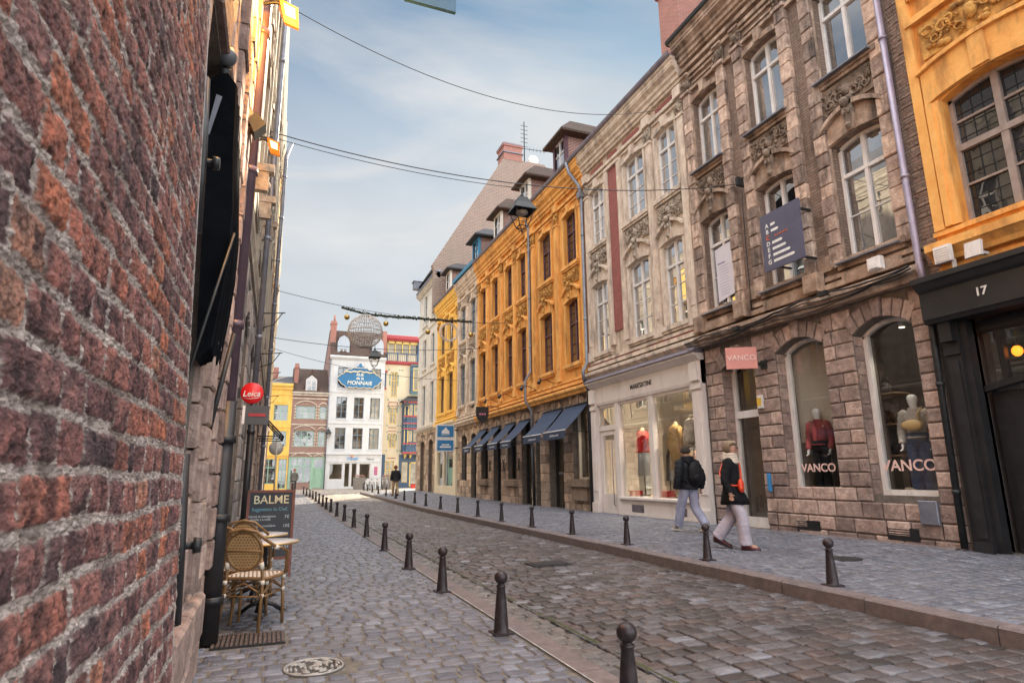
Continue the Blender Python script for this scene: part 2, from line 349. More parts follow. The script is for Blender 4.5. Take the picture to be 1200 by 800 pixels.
m['zincwarm'] = mat('painted_zinc_pipe', (.24, .20, .27), (.36, .31, .38), 3, .4, .06, 40, metal=.35)
m['lead'] = mat('lead_gutter', (.14, .12, .15), (.22, .19, .22), 4, .6, .2, 40, metal=.2)
m['bluepaint'] = mat('blue_paint', (.03, .17, .32), (.05, .24, .40), 5, .5)
m['tile'] = mat('clay_roof_tiles', (.9, .9, .9), (1, 1, 1), 4, .9, 1.0, 40, brick=(.17, .11, .012, (.13, .075, .055), (.09, .055, .045), (.03, .02, .02)), stain=((.05, .05, .03), .6, 2))
m['slate'] = mat('slate_roof', (.9, .9, .9), (1, 1, 1), 4, .75, .7, 40, brick=(.2, .12, .006, (.045, .045, .052), (.065, .06, .065), (.02, .02, .022)))
m['gablebrick'] = mat('pink_gable_brick', (.9, .88, .86), (1, 1, 1), 1, .9, .6, 30, brick=(.26, .11, .022, (.31, .19, .15), (.23, .155, .13), (.42, .35, .30)), stain=((.30, .25, .20), .4, .6), streak=False)
m['chimney'] = mat('chimney_brick', (.9, .88, .86), (1, 1, 1), 2, .9, .6, 30, brick=(.22, .08, .01, (.46, .18, .14), (.38, .15, .12), (.40, .30, .26)))
m['dormbrick'] = mat('dormer_brick', (.9, .88, .86), (1, 1, 1), 2, .9, .6, 30, brick=(.15, .07, .014, (.33, .10, .08), (.26, .08, .07), (.55, .47, .42)))
m['endbrick'] = mat('flemish_house_brick', (.9, .88, .86), (1, 1, 1), 2, .9, .5, 30, brick=(.22, .075, .012, (.34, .19, .16), (.28, .15, .13), (.38, .31, .27)))
m['mint'] = mat('mint_paint', (.26, .44, .34), (.32, .52, .41), 3, .55)
m['navycloth'] = mat('navy_awning_cloth', (.016, .032, .075), (.025, .048, .10), 3, .75, .15, 200, stain=((.06, .08, .12), .3, 3))
m['text_w'] = simple('white_lettering', (.75, .75, .74), .5)
m['text_k'] = simple('black_lettering', (.02, .02, .02), .5)
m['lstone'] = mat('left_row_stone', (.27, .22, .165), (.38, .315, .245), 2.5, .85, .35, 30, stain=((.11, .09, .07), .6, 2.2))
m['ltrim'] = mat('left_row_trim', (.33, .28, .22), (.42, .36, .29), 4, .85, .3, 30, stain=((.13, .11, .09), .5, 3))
m['gw'] = glass_window('upper_window_glass', (.022, .024, .028), .50, .003, (.16, .15, .13))
m['ge'] = glass_window('square_window_glass', (.03, .035, .04), .16, .004, (.20, .20, .19))
m['gd'] = glass_window('small_pane_glass', (.02, .016, .014), .12, .004, (.10, .07, .045))
m['gl'] = glass_window('leaded_glass', (.018, .019, .022), .07, .01)
m['gs'] = glass_clear('shop_glass', .17, .002)
m['gs2'] = glass_clear('bright_shop_glass', .36, .002)
# ------------------------------------------------------------------ ground
def np_mesh(name, verts, loops, sizes, mat_, attr=None, smooth=True):
    me = bpy.data.meshes.new(name)
    me.vertices.add(len(verts)); me.vertices.foreach_set('co', verts.astype(np.float32).ravel())
    me.loops.add(len(loops)); me.loops.foreach_set('vertex_index', loops.astype(np.int32))
    me.polygons.add(len(sizes)); st = np.concatenate([[0], np.cumsum(sizes)[:-1]]).astype(np.int32)
    me.polygons.foreach_set('loop_start', st)
    me.polygons.foreach_set('use_smooth', np.full(len(sizes), smooth))
    if attr:
        for an, av in attr.items():
            a = me.attributes.new(an, 'FLOAT', 'POINT'); a.data.foreach_set('value', av.astype(np.float32))
    me.update(calc_edges=True); me.validate()
    if mat_: me.materials.append(mat_)
    o = bpy.data.objects.new(name, me); COL.objects.link(o); return o
rs = np.random.RandomState(3)
def stones(name, cells, zf, mat_, attr, gap=.012, dome=.012, jit=.012):
    """cells: n x 4 array cx, cy, hx, hy"""
    c = np.array(cells); n = len(c)
    ang = np.array([.62, 1, .62, 1, .62, 1, .62, 1])
    ox = np.array([1, .86, -.86, -1, -1, -.86, .86, 1.]); oy = np.array([.82, 1, 1, .82, -.82, -1, -1, -.82])
    hx = (c[:, 2] - gap)[:, None]; hy = (c[:, 3] - gap)[:, None]
    jx = rs.uniform(-jit, jit, (n, 8)); jy = rs.uniform(-jit, jit, (n, 8))
    rot = rs.uniform(-.02, .02, (n, 1))
    bx = ox * hx + jx; by = oy * hy + jy
    bx, by = bx - rot * by, by + rot * bx
    tilt = rs.normal(0, .014, (n, 2)); lift = rs.normal(0, .002, (n, 1))
    z0 = zf(c[:, 0], c[:, 1])[:, None]
    def ring(sc, dz, sh=0):
        x = bx * sc; y = by * sc
        z = z0 + lift + tilt[:, :1] * x + tilt[:, 1:] * y + dz + sh
        return np.stack([c[:, :1] + x, c[:, 1:2] + y, z], -1)
    V = np.concatenate([ring(.5, dome * .9, rs.normal(0, .0012, (n, 8))), ring(.9, dome * .7), ring(1, -.004), ring(1.0, -.05)], 1)  # n,32,3
    V = V.reshape(-1, 3)
    f = []
    for r in range(3):
        for k in range(8):
            f += [r * 8 + k, (r + 1) * 8 + k, (r + 1) * 8 + (k + 1) % 8, r * 8 + (k + 1) % 8]
    f = np.array(list(range(8)) + f)
    base = (np.arange(n) * 32)[:, None]
    loops = (base + f[None]).ravel(); sizes = np.tile(np.array([8] + [4] * 24), n)
    rv = rs.uniform(0, 1, n) 
    return np_mesh(name, V, loops, sizes, mat_, {attr: np.repeat(rv, 32)})
def rows(x0, x1, y0, y1, wx, wy, bond=.5, var=.16):
    out = []; y = y0; i = 0
    while y < y1:
        wyy = wy * rs.uniform(.9, 1.1); a = x0(y) if callable(x0) else x0; b = x1(y) if callable(x1) else x1
        x = a + (-.5 * wx * rs.uniform(.6, 1) if i % 2 else 0)
        while x < b:
            ww = wx * rs.uniform(1 - var, 1 + var); l, r = max(x, a), min(x + ww, b)
            if r - l > .05: out.append(((l + r) / 2, y + wyy / 2, (r - l) / 2, wyy / 2))
            x += ww
        y += wyy; i += 1
    return out
m['road'] = mat('road_setts', (.072, .065, .069), (.132, .121, .124), 9, .36, .5, 70, attr='road', spec=.55, stain=((.035, .03, .028), .55, .9), streak=False)
m['pave'] = mat('pavement_setts', (.115, .12, .146), (.19, .195, .225), 9, .38, .45, 70, attr='pave', spec=.5, stain=((.085, .08, .085), .5, 1.1), streak=False)
m['gran'] = mat('kerb_granite', (.13, .10, .098), (.20, .16, .155), 14, .6, .4, 90, stain=((.08, .07, .07), .5, 3), streak=False)
m['gutter'] = mat('gutter_setts', (.10, .092, .085), (.17, .155, .145), 9, .5, .45, 70, attr='pave')
m['sand'] = mat('joint_sand', (.12, .105, .09), (.21, .19, .165), 9, .95, .5, 120, stain=((.05, .07, .03), .35, 1.5), streak=False)
m['dirt'] = mat('dark_joint', (.028, .025, .021), (.055, .048, .04), 9, .95, .5, 120, stain=((.035, .055, .02), .5, 1.2), streak=False)
m['groundm'] = mat('distant_paving', (.09, .085, .08), (.13, .12, .115), 3, .8, .4, 30, brick=(.2, .15, .012, (1, 1, 1), (.8, .8, .8), (.5, .5, .5)))
nzr = lambda y: .3 * np.clip((y - 25) / 31, 0, 1)
# one sheet of ground reaching the horizon, below all paving
gnd = MB(); gs = 1500
def strip(name, xs, ys, zf, mt, kind='structure', y_end=None):
    vs = []; nx = len(xs(0)) if callable(xs) else len(xs)
    for y in ys:
        for x in (xs(y) if callable(xs) else xs): vs.append((x, y, zf(x, y)))
    fs = [(j * nx + i, j * nx + i + 1, (j + 1) * nx + i + 1, (j + 1) * nx + i) for j in range(len(ys) - 1) for i in range(nx - 1)]
    b = MB(); b.add(vs, fs); o = b.build(name, mt); tag(o, kind='structure'); return o
YS = [-60, 0, 25, 30, 35, 40, 45, 50, 56, 80, 1500]
strip('ground', [-1500, -40, 0, 10, 40, 1500], YS, lambda x, y: zr(y) - .07, m['groundm'])
XK = lambda y: 5.22 + min(y, 10) * .021 + max(0, y - 20) * .011          # right kerb line
XKn = lambda y: XK(y)
XG = 2.43                                                                  # left edge of the carriageway
def roadz(x, y): return nzr(y) + .0 + .035 * (1 - ((x - 3.9) / 1.5) ** 2).clip(-.2, 1) - .03
ro = stones('road', rows(XG + .02, lambda y: XK(y) - .01, -1.2, 32.9, .20, .15), lambda x, y: roadz(x, y) - .004, m['road'], 'road', gap=.007, dome=.009, jit=.004); tag(ro, kind='structure')
strip('road_bed', lambda y: [XG, XG + .7, XG + 1.4, XG + 2.1, XK(y)], [-1.2 + .5 * i for i in range(93)], lambda x, y: float(roadz(np.float64(x), np.float64(y))) - .015, m['dirt'])
ms_ = MB(); rg = random.Random(12); y = -.8
while y < 22:      # moss and grit in the joint beside the gutter
    w_ = rg.uniform(.004, .02); L_ = rg.uniform(.05, .2)
    if rg.random() < .8: ms_.add([(XG - w_, y, .006), (XG + w_ + .006, y + .01, .006), (XG + w_, y + L_, .006), (XG - w_ * .6, y + L_, .006), (XG, y + L_ * .5, .013)], [(0, 1, 4), (1, 2, 4), (2, 3, 4), (3, 0, 4)])
    y += L_ * .9
tag(ms_.build('moss', mat('moss', (.03, .045, .012), (.08, .085, .035), 30, .95, .5, 90), fix=False), 'green moss in the joint between gutter and roadway', 'moss', kind='stuff')
# gutter of two rows of setts, flush kerb with a pale edge line
gu = rows(2.15, XG, -.8, 44.5, .15, .14, var=.1)
tag(stones('gutter', gu, lambda x, y: nzr(y) - .022 + (XG - x) * .06, m['gutter'], 'pave', gap=.006, dome=.008, jit=.007), kind='structure')
strip('gutter_bed', [2.14, XG + .01], [-1, 25, 44.5], lambda x, y: zr(y) - .034, m['sand'])
kb = MB(); y = -.9
while y < 44:
    L = rs.uniform(.85, 1.1); z = zr(y) ; kb.box(1.965, 2.14, 0, 0, 0, 0) if False else kb.box(1.965, 2.14, y + .004, y + L - .004, z - .08, z + .012, 0); y += L
tag(kb.build('kerb', m['gran']), kind='structure')
m['line'] = mat('worn_line_paint', (.50, .49, .47), (.28, .27, .26), 7, .8, .2, 60, stain=((.13, .12, .12), .9, 9), streak=False)
strip('pavement_line', [1.945, 1.958], [-1, 10, 25, 31], lambda x, y: zr(y) + .019, m['line'])
ZL = .012
lp = rows(-.62, 1.94, -.4, 44.5, .155, .128, var=.2)
lp = [c for c in lp if not (math.hypot(c[0] - .35, c[1] - 4.71) < .235) and not (-.38 < c[0] < .2 and 5.42 < c[1] < 5.86)]
tag(stones('pavement', lp, lambda x, y: nzr(y) + ZL - .008 + 0 * x, m['pave'], 'pave', gap=.0085, dome=.006, jit=.006), kind='structure')
strip('pavement_bed', [-.9, 1.96], [-3, 25, 35, 44.5], lambda x, y: zr(y) + ZL - .0105, m['sand'])
def npzp(x, y): return .11 + nzr(y) + .05 * np.clip((x - 5.4) / 4.2, 0, 1)
rp = rows(lambda y: XK(y) + .2, 9.62, -.5, 44.3, .155, .13, var=.2)
tag(stones('pavement', rp, lambda x, y: npzp(x, y) - .008, m['pave'], 'pave', gap=.0075, dome=.006, jit=.005), kind='structure')
strip('pavement_bed', lambda y: [XK(y) + .16, 7.5, 10.0], [-3, 5, 10, 20, 25, 35, 44.5], lambda x, y: zp(x, y) - .012, m['sand'])
kb = MB(); y = -1.0
while y < 44:
    L = rs.uniform(.95, 1.25); z = zr(y) + .115 + rs.uniform(-.004, .004); a, b = XK(y), XK(y + L); c = .018
    p = [(a, y + .004), (b, y + L - .004)]
    vs = []
    for (x, yy) in p: vs += [(x, yy, z - .2), (x + rs.uniform(-.003, .003), yy, z - c), (x + c, yy, z), (x + .19, yy, z), (x + .19, yy, z - .2)]
    kb.add(vs, [(0, 1, 6, 5), (1, 2, 7, 6), (2, 3, 8, 7), (3, 4, 9, 8), (0, 4, 3, 2, 1), (5, 6, 7, 8, 9)]); y += L
tag(kb.build('kerb', m['gran']), kind='structure')
# the square at the end of the street
m['sq_sunpatch'] = mat('square_and_sunpatch_setts', (.27, .235, .195), (.36, .315, .265), 9, .6, .3, 70, attr='pave')
tag(stones('road', rows(XG + .02, lambda y: XK(y) - .01, 33.05, 44.5, .20, .15), lambda x, y: roadz(x, y) - .004, m['sq_sunpatch'], 'pave', gap=.006, dome=.008, jit=.004), kind='structure')  # far road setts coloured paler to strengthen the sunlit patch
sq = rows(-8, 20, 44.5, 57, .22, .16)
tag(stones('road', sq, lambda x, y: nzr(y) + .008, m['sq_sunpatch'], 'pave', gap=.006, dome=.007), kind='structure')
strip('square_bed', [-10, 30], [44.5, 56, 75], lambda x, y: zr(y), m['sand'])

# ------------------------------------------------------------------ facade kit
def arc(h, t): return h[3] + h[4] * (1 - (2 * t - 1) ** 2)
def wall(mb, u0, u1, z0, z1, holes, w=0., d=.25, n=8):
    us = sorted({u0, u1} | {h[0] for h in holes} | {h[1] for h in holes})
    for a, b in zip(us[:-1], us[1:]):
        if b - a < 1e-6: continue
        z = z0
        for h in sorted([h for h in holes if h[0] <= a + 1e-6 and h[1] >= b - 1e-6], key=lambda h: h[2]):
            if h[2] > z: mb.quad((a, w, z), (b, w, z), (b, w, h[2]), (a, w, h[2]))
            z = h[3] + h[4]
        if z < z1: mb.quad((a, w, z), (b, w, z), (b, w, z1), (a, w, z1))
    for h in holes:
        ua, ub, za, zb, r = h; zt = zb + r
        if r > 0:
            P = [(ua + (ub - ua) * i / n, arc(h, i / n)) for i in range(n + 1)]
            for p, q in zip(P[:-1], P[1:]):
                mb.quad((p[0], w, p[1]), (q[0], w, q[1]), (q[0], w, zt), (p[0], w, zt))
                mb.quad((p[0], w, p[1]), (q[0], w, q[1]), (q[0], w - d, q[1]), (p[0], w - d, p[1]))
        else: mb.quad((ua, w, zb), (ub, w, zb), (ub, w - d, zb), (ua, w - d, zb))
        mb.quad((ua, w, za), (ua, w, zb), (ua, w - d, zb), (ua, w - d, za))
        mb.quad((ub, w, za), (ub, w, zb), (ub, w - d, zb), (ub, w - d, za))
        mb.quad((ua, w, za), (ub, w, za), (ub, w - d, za), (ua, w - d, za))
def rel(fr, h, t, off=0): return arc(h, t)
def window(fr, root, h, w, mf, mg, name='window', cols=2, transom=.30, rowsl=2, rowsu=1, fw=.055, bar=.022, mull=.07, d=.07, lead=0, thick=None):
    """casement window filling hole h; frame is the part, the glass a sub-part"""
    ua, ub, za, zb, r = h; n = 8; b = MB(fr); w1 = w; w0 = w - d
    top = lambda u: arc(h, (u - ua) / (ub - ua))
    b.box(ua, ua + fw, w0, w1, za, zb); b.box(ub - fw, ub, w0, w1, za, zb); b.box(ua + fw, ub - fw, w0, w1 - .002, za, za + fw)
    for i in range(n):
        p, q = ua + (ub - ua) * i / n, ua + (ub - ua) * (i + 1) / n
        vs = [(x, ww, top(x) + dz) for x in (p, q) for ww in (w0, w1) for dz in (-fw, 0)]
        b.add(vs, [(0, 1, 5, 4), (2, 6, 7, 3), (0, 4, 6, 2), (1, 3, 7, 5)])
    zt = za + (zb + r - za) * (1 - transom)
    if transom: b.box(ua + fw, ub - fw, w0, w1 + .02, zt - mull / 2, zt + mull / 2)
    iu0, iu1 = ua + fw, ub - fw
    for c in range(1, cols):
        u = iu0 + (iu1 - iu0) * c / cols; b.box(u - mull / 2, u + mull / 2, w0 + .005, w1 + .012, za + fw, top(u) - fw * .5)
    seg = [(za + fw, zt - mull / 2, rowsl)] + ([(zt + mull / 2, zb, rowsu)] if transom else [])
    for z0, z1, k in seg:
        for i in range(1, k):
            z = z0 + (z1 - z0) * i / k; b.box(iu0, iu1, w0 + .02, w1 - .015, z - bar / 2, z + bar / 2)
    o = b.build(name, mf, root)
    if lead:
        b = MB(fr)
        for c in range(cols * lead):
            u = iu0 + (iu1 - iu0) * (c + .5) / (cols * lead); b.box(u - .003, u + .003, w0 + .04, w1 - .04, za + fw, top(u) - .03)
        for c in range(1, 11):
            z = za + (zb + r - za) * c / 11; b.box(iu0, iu1, w0 + .042, w1 - .042, z - .003, z + .003)
        b.build('leading', m['iron'], o)
    g = MB(fr); P = [(ua + (ub - ua) * i / n, arc(h, i / n)) for i in range(n + 1)]
    gw = w0 + d * .45
    g.add([(ua, gw, za), (ub, gw, za)] + [(p[0], gw, p[1]) for p in P[::-1]], [tuple(range(n + 3))])
    g.build('pane', mg, o)
    return o
def masonry(mb, fr, u0, u1, z0, z1, holes, ch=.27, lo=.3, hi=.6, proud=.03, joint=.008, w=0, seed=1, bev=.014, vouss=True, vd=.3):
    """dressed blocks laid in courses round the openings; returns per-vertex random"""
    rg = random.Random(seed); z = z0; i = 0; rnd = []
    def blk(a, b, za, zb):
        if b - a < .06 or zb - za < .05: return
        n0 = len(mb.v); p = proud + rg.uniform(-.008, .012)
        j = joint
        mb.box(a + j, b - j, w - .02, w + p, za + j, zb - j, bev)
        for k in range(8, 12):
            q = mb.v[n0 + k]
        rnd.extend([rg.random()] * (len(mb.v) - n0))
    while z < z1 - .05:
        h = min(ch * rg.uniform(.88, 1.12), z1 - z)
        if z1 - z - h < .1: h = z1 - z
        ints = []
        for o in holes:
            top = o[3] + (vd if vouss and o[4] > 0 else 0) + o[4]
            if z + h * .5 > o[2] and z + h * .35 < top:
                ints.append((o[0], o[1]))
        ints.sort(); a = u0
        spans = []
        for p, q in ints:
            if p > a: spans.append((a, p))
            a = max(a, q)
        if a < u1: spans.append((a, u1))
        for p, q in spans:
            u = p; first = True
            while u < q - 1e-6:
                L = rg.uniform(lo, hi) * (.6 if first and i % 2 else 1); first = False
                if q - u - L < lo * .6: L = q - u
                L = min(L, q - u); blk(u, u + L, z, z + h); u += L
        z += h; i += 1
    if vouss:
        for o in holes:
            if o[4] <= 0: continue
            ua, ub = o[0], o[1]; n = max(5, int((ub - ua) / .17)) | 1
            for k in range(n):
                t0, t1 = k / n, (k + 1) / n; e = .012
                pts = []
                for t, ex in ((t0 + e, 0), (t1 - e, 0)):
                    u = ua + (ub - ua) * t; pts.append((u, arc(o, t) + .004))
                mid = (ua + ub) / 2
                outp = []
                for (u, zz) in pts[::-1]:
                    dx = (u - mid) / (ub - ua) * 2; nl = sqrt((dx * .55) ** 2 + 1); dd = vd * (1.12 if k == n // 2 else 1)
                    outp.append((u + dx * .55 / nl * dd, zz + dd / nl))
                n0 = len(mb.v); mb.ext(pts + outp, w - .02, w + proud + .012 + rg.uniform(-.005, .01) + (.03 if k == n // 2 else 0)); rnd.extend([rg.random()] * (len(mb.v) - n0))
    return rnd
def build_attr(mb, name, mt, root, attr, rnd):
    o = mb.build(name, mt, root, fix=True)
    a = o.data.attributes.new(attr, 'FLOAT', 'POINT'); a.data.foreach_set('value', np.array(rnd, dtype=np.float32)); return o
def carving(fr, u0, u1, w, z0, z1, seed, name, mt, root, dens=1.0):
    """scrolls, leaves and a central mask in deep relief"""
    rg = random.Random(seed); b = MB(fr); cu = (u0 + u1) / 2; cz = (z0 + z1) / 2; hu = (u1 - u0) / 2; hz = (z1 - z0) / 2
    b.box(u0, u1, w - .02, w + .015, z0, z1)
    def scroll(u, z, r, s, turns=1.4, a0=0):
        pts = []; 
        for i in range(14):
            t = i / 13; a = a0 + s * t * turns * 2 * pi; q = r * (1 - .8 * t)
            pts.append((u + q * cos(a), w + .03 + .03 * sin(t * 3), z + q * sin(a)))
        b.tube(pts, [max(.008, r * .24 * (1 - .6 * i / 13)) for i in range(14)], 5)
    for sg in (-1, 1):
        for k in range(int(4 * dens)):
            f = (k + .5) / (4 * dens); scroll(cu + sg * hu * (.18 + .75 * f), cz + hz * rg.uniform(-.45, .45), hz * rg.uniform(.3, .52), sg * (1 if k % 2 else -1), rg.uniform(1, 1.6), rg.uniform(0, 6))
        for k in range(int(10 * dens)):      # pointed acanthus leaves
            u = cu + sg * hu * rg.uniform(.08, .95); z = cz + hz * rg.uniform(-.8, .8); a = rg.uniform(0, 6.28); l = hz * rg.uniform(.25, .5); q = l * .28; ca, sa = cos(a), sin(a)
            b.add([(u - ca * l * .5, w + .01, z - sa * l * .5), (u - sa * q, w + .045, z + ca * q), (u + ca * l * .5, w + .085, z + sa * l * .5), (u + sa * q, w + .045, z - ca * q), (u, w + .10, z), (u, w, z)],
                  [(0, 1, 4), (1, 2, 4), (2, 3, 4), (3, 0, 4), (0, 5, 1), (1, 5, 2), (2, 5, 3), (3, 5, 0)])
        for k in range(int(9 * dens)):
            u = cu + sg * hu * rg.uniform(.1, .95); z = cz + hz * rg.uniform(-.85, .85); r = hz * rg.uniform(.10, .2)
            b.sph((u, w + .03, z), r, 6, (1.3, .8, 1))
    b.sph((cu, w + .05, cz), hz * .42, 8, (.8, .8, 1.1)); b.sph((cu, w + .09, cz - hz * .05), hz * .16, 6)
    return b.build(name, mt, root, fix=False)
def corbel(fr, u, w, z0, z1, r, name, mt, root):
    b = MB(fr)
    b.ext([(u - r, z1), (u + r, z1), (u + r * .8, (z0 + z1) / 2), (u + r * .35, z0), (u - r * .35, z0), (u - r * .8, (z0 + z1) / 2)], w, w + .07)
    b.sph((u, w + .09, z1 - r * .9), r * .75, 8, (1, 1, 1.1)); b.sph((u, w + .07, z0 + r * .5), r * .5, 8)
    for s in (-1, 1): b.sph((u + s * r * .6, w + .08, z1 - r * .4), r * .35, 6)
    for s in (-1, 1): b.sph((u + s * r * .45, w + .1, (z0 + z1) / 2), r * .28, 6, (1, 1, 1.8))
    return b.build(name, mt, root, fix=False)
def pipe(fr, root, pts, r, mt, name='drainpipe', rings=2.0):
    b = MB(fr); b.tube(pts, r, 10)
    for p, q in zip(pts[:-1], pts[1:]):
        P, Q = Vector(p), Vector(q); L = (Q - P).length
        k = int(L / rings)
        for i in range(k):
            c = P.lerp(Q, (i + .5) / k); dd = (Q - P).normalized() * .03; b.tube([tuple(c - dd), tuple(c + dd)], r * 1.25, 10)
    return b.build(name, mt, root)
def cornice(fr, root, u0, u1, z, mt, h=.75, out=.55, name='cornice'):
    b = MB(fr)
    b.prof(u0, u1, [(-.05, z), (.10, z), (.10, z + h * .12), (.16, z + h * .14), (.16, z + h * .3), (.22, z + h * .34), (.22, z + h * .48), (.34, z + h * .6), (out * .8, z + h * .72),
                    (out * .86, z + h * .74), (out * .86, z + h * .86), (out, z + h * .92), (out, z + h), (-.05, z + h)])
    return b.build(name, mt, root)
def text(s, fr_m, size, mt, name='lettering', parent=None, ext=.004, align='CENTER', bold=0, sx=1.0, sp=1.0):
    """flat text; fr_m maps text x -> u, text y -> up"""
    cu = bpy.data.curves.new(name, 'FONT'); cu.body = s; cu.size = size; cu.extrude = ext; cu.align_x = align; cu.align_y = 'CENTER'; cu.offset = bold; cu.space_character = sp
    o = bpy.data.objects.new(name, cu); COL.objects.link(o); dg = bpy.context.evaluated_depsgraph_get(); dg.update()
    me = bpy.data.meshes.new_from_object(o.evaluated_get(dg)); bpy.data.objects.remove(o)
    o0 = rootloc(parent) if parent is not None else Vector((0, 0, 0))
    c = np.empty(len(me.vertices) * 3); me.vertices.foreach_get('co', c); c = c.reshape(-1, 3)
    org, X, Y, Z = fr_m; c = np.array(org) + c[:, :1] * sx * np.array(X) + c[:, 1:2] * np.array(Y) + c[:, 2:] * np.array(Z) - np.array(o0)
    me.vertices.foreach_set('co', c.ravel()); me.materials.clear(); me.materials.append(mt)
    o = bpy.data.objects.new(name, me); COL.objects.link(o); o.parent = parent; return o
RX = ((0, -1, 0), (0, 0, 1), (-1, 0, 0))     # reading direction on the right row: towards the camera (-Y)
def dormer(root, Y, hw, mw, mroof, mf, hip=True, X0=9.9, z0=12.5, z1=14.6, top=15.45):
    b = MB(); D = 2.6
    b.box(X0 + .02, X0 + D, Y - hw + .08, Y - hw + .2, z0, z1); b.box(X0 + .02, X0 + D, Y + hw - .2, Y + hw - .08, z0, z1)
    dm = b.build('dormer', mw, root)
    f = MB()
    f.box(X0, X0 + .12, Y - hw, Y - hw + .16, z0, z1); f.box(X0, X0 + .12, Y + hw - .16, Y + hw, z0, z1)
    f.box(X0 - .01, X0 + .1, Y - hw + .16, Y + hw - .16, z1 - .14, z1 - .002); f.box(X0 - .01, X0 + .1, Y - hw + .16, Y + hw - .16, z0, z0 + .3)
    f.build('dormer_frame', mf, dm)
    h = (Y - hw + .16, Y + hw - .16, z0 + .3, z1 - .14, 0)
    window(lambda u, w, z: (X0 - w, u, z), dm, h, -.02, m['winwhite'], m['gw'], 'dormer_window', cols=2, transom=.35, rowsl=2, rowsu=2, fw=.05, mull=.05) if False else None
    g = MB(); g.quad((X0 + .06, h[0], h[2]), (X0 + .06, h[1], h[2]), (X0 + .06, h[1], h[3]), (X0 + .06, h[0], h[3])); g.build('window_pane', m['gw'], dm)
    k = MB()
    for u in (h[0], (h[0] + h[1]) / 2 - .02, h[1] - .04): k.box(X0 + .02, X0 + .055, u, u + .04, h[2], h[3])
    for z in (h[2] + .001, h[2] + (h[3] - h[2]) * .33, h[2] + (h[3] - h[2]) * .66, h[3] - .04): k.box(X0 + .025, X0 + .05, h[0], h[1], z, z + .035)
    k.build('window_bars', m['winwhite'] if mf != m['bluepaint'] else m['bluepaint'], dm)
    r = MB(); o = .32; e = z1 - .02; xb = X0 + D + .6
    A = (X0 - o, Y - hw - o, e); B = (X0 - o, Y + hw + o, e); Cc = (xb, Y + hw + o, e); Dd = (xb, Y - hw - o, e); R1 = (X0 + (.55 if hip else -o), Y, top); R2 = (xb, Y, top)
    lo = lambda p: (p[0], p[1], p[2] - .09)
    r.add([A, B, Cc, Dd, R1, R2, lo(A), lo(B), lo(Cc), lo(Dd)], [(0, 1, 4), (1, 2, 5, 4), (3, 0, 4, 5), (0, 1, 7, 6), (1, 2, 8, 7), (3, 0, 6, 9), (6, 7, 8, 9), (2, 3, 5)])
    r.build('dormer_roof', mroof, dm)
def roofslope(root, u0, u1, z, mt, fr=FR, top=17.0, depth=4.5, w0=.1):
    b = MB(fr); b.quad((u0, w0, z), (u1, w0, z), (u1, -depth, top), (u0, -depth, top)); b.quad((u0, -depth, top), (u1, -depth, top), (u1, -9, z), (u0, -9, z))
    b.add([(u0, w0, z), (u0, -depth, top), (u0, -9, z)], [(0, 1, 2)]); b.add([(u1, w0, z), (u1, -depth, top), (u1, -9, z)], [(0, 1, 2)])
    return b.build('roof', mt, root)
def gutter(root, u0, u1, z, mt, fr=FR, w=.42):
    b = MB(fr); b.prof(u0, u1, [(w - .16, z), (w - .02, z), (w + .02, z + .05), (w + .03, z + .13), (w, z + .14), (w - .02, z + .06), (w - .12, z + .04), (w - .16, z + .13), (-.1, z + .22), (-.1, z + .02)])
    return b.build('gutter', mt, root)
def hoodmould(b, u0, u1, z, rise, t=.1, w0=0, w1=.10, n=8):
    h = (u0, u1, 0, z, rise)
    for i in range(n):
        p, q = u0 + (u1 - u0) * i / n, u0 + (u1 - u0) * (i + 1) / n
        a, c = arc(h, i / n), arc(h, (i + 1) / n)
        vs = [(p, w0, a), (q, w0, c), (q, w0, c + t), (p, w0, a + t), (p, w1, a), (q, w1, c), (q, w1, c + t), (p, w1, a + t)]
        b.add(vs, [(0, 1, 5, 4), (4, 5, 6, 7), (3, 2, 6, 7), (0, 3, 7, 4), (1, 2, 6, 5)])
_cs = [0]
